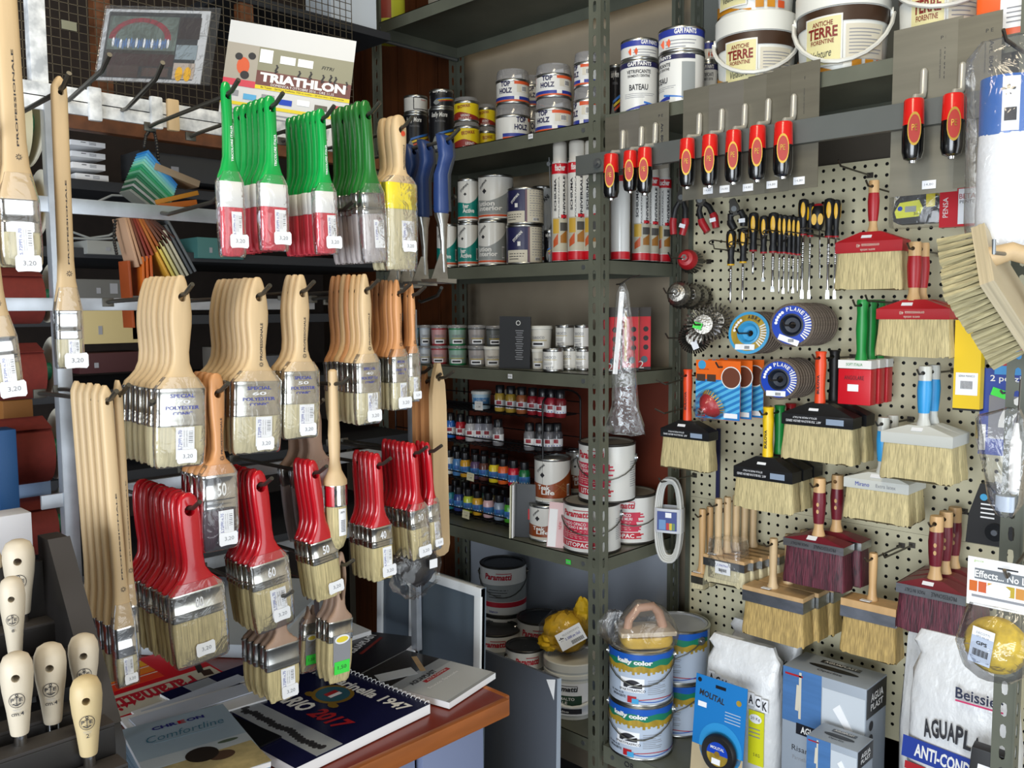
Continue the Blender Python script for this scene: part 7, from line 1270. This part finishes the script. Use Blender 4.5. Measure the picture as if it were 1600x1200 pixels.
for k in range(6): R2(-.1, -.30-.035*k, .7-.1*(k % 2), .01, 'greytext', 0, -.0005)
part('poster_print', mb, t)
t, W, h, f = qsheet(PD(167, 14, 1.74), PD(330, 18, 1.70), PD(179, 126, 1.72), .002, 'photo_print', 'laminated race photograph in glossy film hanging on the wire mesh', 'photo', col('c6c8cc', .4)); mb = MB()
R2 = lambda x, z, w_, h_, m, r0=0, y=0: mb.rect((x*W, f+y, z*h), w_*W, h_*h, m, .0003, r0)
R2(-.02, 0, .88, .92, col('2c3036', .4)); R2(-.11, .14, .66, .52, col('6c7a74', .5, noise=(30, 30, 30, .4)), 0, -.0003); R2(-.11, -.18, .66, .22, col('3a2426', .5), 0, -.0003); mb.loft([[(W*(-.13+q*math.cos(a_)), f-.0007, h*(.08+q*1.0*math.sin(a_))) for q in (.30, .24)] for a_ in [PI*k/14 for k in range(15)]], col('8a3440'), False, False); rg = random.Random(6)
for k in range(22): x = -.38+.025*k; mb.disc((x*W, f-.0009, h*(.02+rg.uniform(-.02, .02))), W*.012, col('5a7aa8') if k % 3 else 'tag', 8, ry=h*.07)
R2(.33, .25, .2, .3, col('2a2024'), 0, -.0004); R2(.33, -.08, .2, .2, col('8a98a0'), 0, -.0004); R2(.33, -.34, .2, .22, col('b8aaa0'), 0, -.0004); mb.disc((W*.29, f-.0008, -h*.38), W*.035, 'yel', 12, ry=h*.1); mb.disc((W*.37, f-.0008, -h*.38), W*.035, 'yel', 12, ry=h*.1); R2(-.25, -.37, .3, .16, col('4a3a38'), 0, -.0004); R2(.06, -.37, .25, .12, col('54423e'), 0, -.0004)
part('print', mb, t); mb = MB(); mb.box((.012, f-.004, .0), (W*1.1, .001, h*1.06), 'filmclear'); part('film_sleeve', mb, t)
mb = MB(); p = P(533, 10, X=XC-.10); q = MB(); q.box((XC-.2, p.y-.15, p.z-.081), (.38, .5, .02), 'cabshelf'); part('upper_shelf', q, cb); mb.box((0, 0, 0), (.12, .15, .14), 'boxpale'); solo('pale_box', mb, 'pale grey box behind the mesh beside the shelving', 'box', p, (0, 0, 0)); p = P(108, 40, X=XC+.004); mb = MB(); mb.box((0, 0, 0), (.0015, .03, .018), col('8a8a74', .7)); solo('paper_tag', mb, 'small pale paper tag stuck on the wire mesh', 'tag', p)
# sandpaper rolls with round white flanges
mat('sandpaper', '78281f', .8, 0, (90, 90, 90, .15)); mat('flange', 'c6c2b2', .5)
XS_ = -1.66
for (xr, y0, y1, x0, m, wd) in ((78, 424, 506, -60, 'sandpaper', 'top brown sandpaper roll between the pale brushes'), (80, 540, 622, -20, 'sandpaper', 'second brown sandpaper roll with lettered white flange'), (90, 655, 752, -60, 'sandpaper', 'third brown sandpaper roll with loose flap'), (98, 778, 862, -40, 'sandpaper', 'lowest brown sandpaper roll above the tool rack'), (60, 278, 372, -80, col('c9b890', .7), 'cream abrasive roll with yellow core behind the broad brushes'), (48, 130, 262, -80, col('d0c8a8', .7), 'large cream abrasive roll at the upper left')):
    xr0 = xr; xr = xr-22; a = P(xr, y0, X=XS_); c = P(xr, y1, X=XS_); r = (a.z-c.z)/2; L = a.y-P(x0, y0, X=XS_).y; t = thing('sandpaper_roll', wd, 'roll', (XS_, a.y, (a.z+c.z)/2)); mb = MB(); mb.T = Matrix.Rotation(PI/2, 4, 'X'); mb.lathe([(r*.35, L), (r, L), (r, 0), (r*.4, 0), (r*.4, .02)], m, 36, cap=False); part('roll', mb, t)
    mb = MB(); mb.T = Matrix.Translation((0, .022, r*.18)) @ Matrix.Rotation(PI/2-.1, 4, 'X'); mb.lathe([(r*.2, 0), (r*1.15, 0), (r*1.15, .003), (r*.2, .004)], 'flange', 36); part('flange', mb, t)
    if m == 'sandpaper': mb = MB(); mb.box((r*.35, -L/2, r*.95), (r*.9, L, .001), 'sandpaper', 0, Matrix.Rotation(.35, 3, 'Y')); part('loose_flap', mb, t)
    mb = MB(); mb.T = Matrix.Rotation(PI/2, 4, 'X'); mb.lathe([(r*.34, -.03), (r*.34, L)], 'yel' if xr0 == 60 else 'kgreen', 18, cap=False); part('core_tube', mb, t)
for (x, y, w_, h_, c, wd, X) in ((40, 775, .07, .06, '8aa4c8', 'light blue paper pack between the two lowest sandpaper rolls', -1.70), (6, 745, .03, .16, '1c4a7a', 'dark blue carton edge at the far left', -1.60), (15, 830, .05, .06, 'e8e8ec', 'white paper pack behind the tool rack', -1.50), (22, 645, .05, .05, '8a5a2a', 'brown roll end carton beside the third sandpaper roll', -1.78)):
    p = P(x, y, X=X); mb = MB(); mb.box((0, 0, 0), (.05, w_, h_), col(c, .5), .002); solo('small_pack', mb, wd, 'pack', p)
for (x, y, w_, h_, c, wd) in ((165, 510, .14, .075, 'b8a878', 'beige product cartons on the dark shelf behind the long brush'), (215, 500, .07, .09, '8a6a3a', 'brown carton beside the orange colour samples'), (165, 565, .15, .045, '3a1418', 'dark red carton with grey lettering under beige cartons'), (160, 455, .15, .05, '5a5a58', 'grey printed carton with tiny figures on the dark shelf'), (360, 560, .10, .06, '6a6660', 'grey carton in shade behind the pale brushes'), (180, 390, .16, .03, '8a8c88', 'grey folder lying on the dark shelf'), (200, 650, .16, .05, '7c8078', 'grey green carton low behind the long brushes'), (330, 390, .12, .05, '3a6a68', 'teal cloth heap on the dark shelf'), (300, 270, .30, .06, '2c2e30', 'dark grey carton at the back of the upper shelf'), (420, 590, .08, .12, '4a4c50', 'grey paper bundle in shade behind the middle brushes')):
    p = P(x, y, X=XC-.07); mb = MB(); mb.box((0, 0, 0), (.1, w_, h_), col(c, .6), .002); 
    for q in range(1+int(x) % 3): mb.box((.0505, -w_*.3+w_*.22*q+w_*.04*(int(y) % 4), h_*.1*((int(x)+q) % 3-1)), (.001, w_*(.06+.05*(q % 2)), h_*(.25+.2*(q % 2))), 'greytext')
    solo('carton', mb, wd, 'box', p)
mb = MB()
for k, (ya, yb_) in enumerate(((250, 235), (310, 320), (300, 318))): pass
for i, pts in enumerate((((150, 316), (175, 305), (205, 306), (230, 318)), ((112, 362), (140, 372), (170, 368), (195, 355)), ((115, 372), (150, 374), (180, 372), (205, 362)))):
    mb = MB(); mb.tube([P(x, y, X=XC+.05) for x, y in pts], .0025, 'cangrey', 6); solo('cable', mb, 'grey cable loop behind the colour samples, %s' % ('upper', 'middle', 'lower')[i], 'cable')
# colour samples hung on a bead chain
sw = thing('colour_samples', 'fan of painted wooden colour samples hung on a black bead chain', 'colour samples', (0, 0, 0))
XW = XB-.10
def tile(px, py, qx, qy, c, w_=.045, th=.0045):
    a = P(px, py, X=XW); c2 = P(qx, qy, X=XW); d = c2-a; L = d.length; u = d.normalized(); n = Vector((1, 0, 0)); v = n.cross(u); mb = MB(); R = Matrix((n, u, v)).transposed(); mb.box((0, L/2, 0), (w_, L, th), col(c, .45), .0006); o = part('colour_tile', mb, sw); o.matrix_world = Matrix.Translation(a) @ R.to_4x4(); o.parent = sw
up = ['2a7ac0', '3f96cc', '6ab4d0', '7ac8c0', '8ad0b0', '3aa078', '2a9a60', '6aa888', '2a7a50', '1e6a44', '8a9a88', '24583c', '9a9c98', '1c4a34', '7c8078']
for k, c in enumerate(up): tile(222-1.9*k, 238+4.3*k, 268-1.2*k, 292+3.6*k, c)
lo = ['b89478', 'b0886a', '6a3a28', '7a2c20', '8a3a22', 'a8642a', '9a5424', '6a4434', '5a3020', '4a2a22', '3c241e']
for k, c in enumerate(lo): tile(186+4.5*k, 341+.5*k, 208+5.6*k-1, 418-4.5*k, c, .05)
for k, c in enumerate(('565a5e', '4c5054', 'b0ac98', 'a8a48c', 'c4bc80', 'ccb858', 'd09a34')): tile(252-3*k, 345+8*k, 296-6*k, 425+3*k, c, .05)
for k, c in enumerate(('c8641c', 'c45c18', 'b8541c')): tile(214+6*k, 402-1*k, 216+7*k, 462, c, .05)
tile(194, 408, 202, 512, '98461e', .04); tile(233, 262, 302, 290, '9a8468', .05, .012); tile(234, 318, 300, 303, 'b87a1c', .05, .008); tile(238, 325, 298, 318, 'a85a14', .05, .010)
for pts in (((236, 200), (228, 212), (225, 232)), ((240, 200), (245, 225), (248, 255), (250, 300)), ((180, 345), (178, 375), (183, 400))):
    for i in range(len(pts)-1):
        for j in range(6): f_ = j/6; q = P(pts[i][0]+(pts[i+1][0]-pts[i][0])*f_, pts[i][1]+(pts[i+1][1]-pts[i][1])*f_, X=XW); mb = MB(); mb.sphere((0, 0, 0), .0032, 'rubber', 8); part('chain_bead', mb, sw, q)
q = P(236, 200, X=XW); mb = MB(); mb.box(q, (.015, .014, .014), 'chrome', .003); part('chain_clip', mb, sw)
# ================================================================ goods hanging on the right post, close to the camera
YH2 = 1.56
def pt(px, py, Y=YH2): return P(px, py, Y=Y)
# paint roller in a clear bag
c0 = pt(1572, 215); t = thing('paint_roller', 'fluffy white paint roller with blue band in a clear bag', 'paint roller', (c0.x, YH2, pt(1572, 395).z)); H_ = pt(1572, 120).z-pt(1572, 395).z; zb2 = pt(1572, 208).z-pt(1572, 395).z; r = abs(pt(1572, 200).x-pt(1530, 200).x)
mat('fleece', 'f2f3f5', .95, 0, (160, 160, 160, .06), .5); mat('rollerblue', '1c62b4', .35, 0, coat=.3)
rg = random.Random(4); mb = MB(); mb.loft([[(x*(1+rg.uniform(-.03, .03)), y*(1+rg.uniform(-.03, .03)), z) for x, y, z in sup(r*q, r*q, zz_, 32, 2)] for zz_, q in [(0, .8), (.01, .98)]+[(zb2*k/8, 1.0) for k in range(1, 8)]+[(zb2-.004, .98), (zb2, .9)]], 'fleece'); part('fleece', mb, t)
mb = MB(); mb.lathe([(r*.97, zb2-.006), (r*1.0, zb2), (r*1.0, H_-.004), (r*.6, H_)], 'rollerblue', 32); part('band', mb, t)
mb = MB(); mb.patch(r+.0012, 5, 40, H_-.09, H_-.008, 'tag'); mb.patch(r+.0016, 10, 34, H_-.075, H_-.055, 'ink'); mb.text('*', .02, .02, 'ink', (.012, 0, H_-.03), 0, r+.002, .03); part('label', mb, t)
part('clear_bag', bagmesh([(-.01, r*1.15, r*1.1, 0, 0, 3), (.05, r*1.3, r*1.2, 0, 0, 3), (H_*.6, r*1.3, r*1.2, -.004, 0, 3), (H_*1.02, r*1.35, r*1.0, -.006, 0, 3), (H_*1.12, r*1.3, r*.5, -.008, 0, 4), (H_*1.22, r*1.0, r*.1, .0, 0, 5)], 'filmbag', .05, 3), t)
mb = MB(); q = pt(1590, 75); mb.tube([(q.x, YF-.002, q.z+.012), (q.x, YH2+.03, q.z), (q.x, YH2-.06, q.z), (q.x, YH2-.075, q.z+.012)], .003, 'peghook', 6); solo('post_hook', mb, 'steel hook on the right post holding the roller bag', 'hook')
# scrubbing brush: plywood board seen from its handle side, bristles pointing left and away
d0 = 1.30; C0, C1, C2 = PD(1531, 446, d0), PD(1517, 356, d0+.085), PD(1604, 552, d0+.085)
u = C1-C0; v = C2-C0; n = -(u.cross(v)).normalized()
if n.dot(RR) > 0: n = -n
v = (v-u*(v.dot(u)/u.dot(u)))
org = C0+u*.5+v*.5; U, V = u.normalized(), v.normalized(); nn = U.cross(V)
sgn = 1 if nn.dot(n) > 0 else -1
R = Matrix((U, V, nn)).transposed().to_4x4(); t = thing('scrubbing_brush', 'large plywood scrubbing brush with pale bristles and wooden handle', 'brush', org); t.matrix_world = Matrix.Translation(org) @ R
lu, lv = u.length, v.length; mat('plywood', 'cdbfa0', .55, 0, (4, 4, 220, .25)); mb = MB()
for k in range(4): mb.box((0, 0, -sgn*(.0025+.005*k)), (lu-.001*(k % 2), lv-.001*(k % 2), .0051), 'plywood', .0)
part('board', mb, t); mb = MB(); rg = random.Random(11); mat('tuft', 'b8ad84', .7, 0, (300, 300, 20, .4), .3)
nu, nv = 9, 15
for i in range(nu):
    for j in range(nv):
        x = -lu*.44+lu*.88*i/(nu-1); y = -lv*.46+lv*.92*j/(nv-1); dx, dy = rg.uniform(-.004, .004)+x*.06, rg.uniform(-.004, .004)+y*.06
        mb.cyl((x, y, 0), (x+dx, y+dy, sgn*.052), .0038, 'tuft', .0068, 6)
part('bristle_tufts', mb, t, kind='stuff')
mb = MB(); s2 = -sgn; mb.tube([(0, -lv*.42, s2*.018), (0, -lv*.40, s2*.045), (0, -lv*.22, s2*.068), (0, 0, s2*.072), (0, lv*.22, s2*.068), (0, lv*.40, s2*.045), (0, lv*.42, s2*.018)], [.016, .014, .013, .014, .013, .014, .016], 'woodpale', 14); part('handle', mb, t)
T4 = Matrix.Identity(4); mb = MB(); mb.tube([PD(1553, 374, d0-.01), PD(1553, 395, d0-.01), PD(1572, 397, d0+.02), PD(1592, 398, d0+.10)], .003, 'zinc', 8); solo('post_hook', mb, 'zinc hook on the right post holding the scrubbing brush', 'hook')
# tool in a crumpled clear bag
c0 = pt(1570, 640); t = thing('bagged_tool', 'white tool in a crumpled clear bag hanging on the right post', 'tool', c0); sc = depth(c0)/FPX
part('clear_bag', bagmesh([(.002, .012, .010, .01, 0, 2), (-.012, .034, .014, -.006, 0, 2.5), (-.05, .036, .018, -.002, 0, 2.6), (-.10, .030, .018, .002, 0, 2.6), (-.15, .024, .016, .006, 0, 2.5), (-.172, .012, .008, .006, 0, 2)], 'filmbag', .10, 33), t)
mb = MB(); mb.lathe([(.004, -.135), (.0085, -.13), (.0085, -.05), (.006, -.045), (.003, -.02)], 'white', 16, (.018, 0, 0)); part('tool_body', mb, t); mb = MB(); mb.tube([(.018, 0, -.03), (.020, 0, .0), (.022, -.004, .05)], .0016, 'peghook', 6); part('hanging_wire', mb, t); mb = MB(); mb.loft([sup(.014, .008, z, 12, 2.5, .006) for z in (-.14, -.155, -.165)], 'lightblue'); part('tool_tip', mb, t)
# sponge under a header card
Y3 = 1.46; a = P(1513, 868, Y=Y3); c = P(1640, 945, Y=Y3); W = c.x-a.x; t = thing('sponge_pack', 'round yellow sponge bagged under a white printed header card', 'sponge', (a.x+W/2, Y3, a.z), (0, 0, 0)); h = a.z-P(1520, 944, Y=Y3).z; f = -.0012
mb = MB(); mb.box((0, 0, -h/2), (W, .0016, h), 'paper'); part('header_card', mb, t); mb = MB(); mb.rect((.006, f, -h*.33), W*.92, h*.22, col('6e747a')); mb.text('Effects... No Limits', W*.84, h*.15, 'white', (.002, f-.0006, -h*.33), 0, None, .02)
for k, cc in enumerate(('c8641c', 'c85a2a', 'd0a040', 'c8b070', 'b8a02a', 'c88a3a', '8ab83a', 'c0402a')): mb.rect((-W*.42+W*.115*k, f, -h*.60), W*.10, h*.22, col(cc))
mb.rect((-.004, f, -h*.80), W*.8, h*.05, 'greytext'); mb.prism([(-.012+.018*math.cos(2*PI*j/8+.39), -h*.62+.012*math.sin(2*PI*j/8+.39)) for j in range(8)], f-.0014, f-.0008, 'tag'); mb.text('gocce', W*.12, h*.05, col('9ab83a'), (-W*.36, f, -h*.08)); mb.rect((0, f, -h*.15), W*.25, h*.03, 'canblack'); part('card_print', mb, t)
q = P(1556, 1008, Y=Y3); r = (1610-1503)/2*depth(q)/FPX/1.18; cz = q.z-a.z; cx = q.x-(a.x+W/2); mat('sponge', 'd6b41c', .95, 0, (70, 70, 70, .35), 1.0); mat('spongelabel', 'b8c4d8', .5)
mb = MB(); secs = []; rg = random.Random(17)
for i in range(25): th = PI*(.02+.96*i/24); secs.append([(cx+r*math.sin(th)*math.cos(2*PI*j/40)*(1+rg.uniform(-.02, .02)), r*.8*math.sin(th)*math.sin(2*PI*j/40)*(1+rg.uniform(-.02, .02)), cz+r*math.cos(th)*.98) for j in range(40)])
mb.loft(secs, 'sponge'); part('sponge', mb, t); part('clear_bag', bagmesh([(-h+.004, W*.46, .004, 0, 0, 4), (-h-.02, r*1.12, r*.6, cx*.7, 0, 2.6), (cz, r*1.2, r*.95, cx, 0, 2.4), (cz-r*.8, r*1.0, r*.8, cx, 0, 2.4), (cz-r*1.15, r*.6, r*.5, cx, 0, 2.4)], 'filmbag', .04, 41), t)
T5 = Matrix.Translation((cx-r*.22, -r*.80, cz+r*.12)) @ Matrix.Rotation(-.12, 4, 'Z') @ Matrix.Rotation(.12, 4, 'Y'); mb = MB(); mb.T = T5; mb.rect((0, -r*.03, 0), r*.72, r*1.25, 'spongelabel', .0006); mb.rect((0, -r*.03-.0004, r*.48), r*.72, r*.3, 'tag')
for k in range(12): mb.rect((-r*.24+r*.043*k, -r*.03-.0007, -r*.24), r*.02+.0004*(k % 3), r*.24, 'ink', .0002)
mb.T = Matrix.Identity(4); mb.text('GPS', r*.36, r*.13, 'ink', (0, -r*.03-.0008, r*.10), 0, None, .03, 0, T5); mb.text('DECOTTI', r*.44, r*.08, 'greytext', (0, -r*.03-.0012, r*.46), 0, None, 0, 0, T5); mb.text('SPT 40.18', r*.4, r*.06, 'greytext', (0, -r*.03-.0012, r*.34), 0, None, 0, 0, T5); part('barcode_label', mb, t)
q = P(1577, 895, Y=Y3); mb = MB(); mb.tube([(q.x, YF-.002, P(1577, 830, Y=1.6).z), (q.x, 1.58, P(1577, 845, Y=1.58).z), (q.x, Y3-.012, q.z-.004), (q.x, Y3-.026, q.z+.010)], .0028, 'peghook', 6); solo('post_hook', mb, 'steel hook on the right post holding the sponge pack', 'hook')

# empty film bag hanging from a wire on the middle post
p = P(972, 445, X=XM+.03); t = thing('film_bag', 'long crumpled clear film bag hanging beside the slotted middle post', 'bag', p, (0, 0, .6)); L = p.z-P(972, 678, X=XM+.03).z
rg = random.Random(23); secs = []
for f_, a_, b_ in ((0, .006, .004), (.06, .014, .006), (.3, .024, .008), (.6, .028, .010), (.82, .032, .014), (.93, .044, .018), (1, .046, .016)): secs.append([(x*(1+rg.uniform(-.14, .14))+.010*f_, y*(1+rg.uniform(-.3, .3)), z+rg.uniform(-.006, .006)) for x, y, z in sup(a_, b_, -L*f_, 22, 2.2)])
mb = MB(); mb.loft(secs, 'filmbag'); part('film', mb, t); mb = MB(); mb.box((-.008, -.004, -L*.32), (.012, .0012, L*.55), 'paper', 0, Matrix.Rotation(.08, 3, 'Y')); part('paper_slip', mb, t)
mb = MB(); mb.tube([(XM-.002, p.y+.02, p.z+.002), (p.x-.005, p.y, p.z+.002), P(985, 434, Y=p.y-.05), P(1000, 430, Y=p.y-.06)], .002, 'peghook', 6); solo('post_hook', mb, 'bent wire on the middle post holding the empty film bag', 'hook')
# ================================================================ prints, stickers and fittings belong to the part they sit on
UNDER = {'ferrule_print': ('ferrule',), 'ferrule_trim': ('ferrule',), 'handle_stamp': ('handle',), 'barcode_label': ('bristles', 'box'), 'price_sticker': ('blade', 'bristles', 'hub', 'grip_sleeve', 'block', 'dark_tool'), 'green_price_label': ('ferrule',),
 'grip_inlay': ('handle',), 'oval_badge': ('handle',), 'blade_print': ('blade',), 'card_print': ('card', 'header_card'), 'ear': ('bail_handle',), 'nut': ('cup',), 'wheel_label': ('wheel',), 'face_print': ('face_plate',),
 'yellow_ring': ('face_plate',), 'block_print': ('band', 'block'), 'band': ('block',), 'grip_dots': ('grip',), 'cover_print': ('pages', 'cover'), 'label': ('body',), 'hardener_tube': ('clear_lid',), 'pack_print': ('pack',), 'carton_print': ('carton',),
 'front_print': ('carton',), 'top_print': ('carton',), 'side_print': ('carton',), 'wrap_print': ('wrap',), 'handle_print': ('handle',), 'band_sticker': ('block',), 'stamp': ('handle',), 'bag_print': ('bag',), 'printed_label': ('body',), 'poster_print': ('sheet',), 'face_label': ('case',), 'box_print': ('box',), 'print': ('sheet', 'carton', 'body'), 'red_sticker': ('cover',)}
bpy.context.view_layer.update()
I4 = Matrix.Identity(4)
for root in [o for o in SC.objects if o.parent is None and o.children]:
    kids = {}
    for c in root.children: kids.setdefault(c.name.split('.')[0], c)
    for c in list(root.children):
        for w_ in UNDER.get(c.name.split('.')[0], ()):
            q = kids.get(w_)
            if q and q is not c and q.matrix_basis == I4 and not (q.parent and q.parent.parent) and not c.children: c.parent = q; break
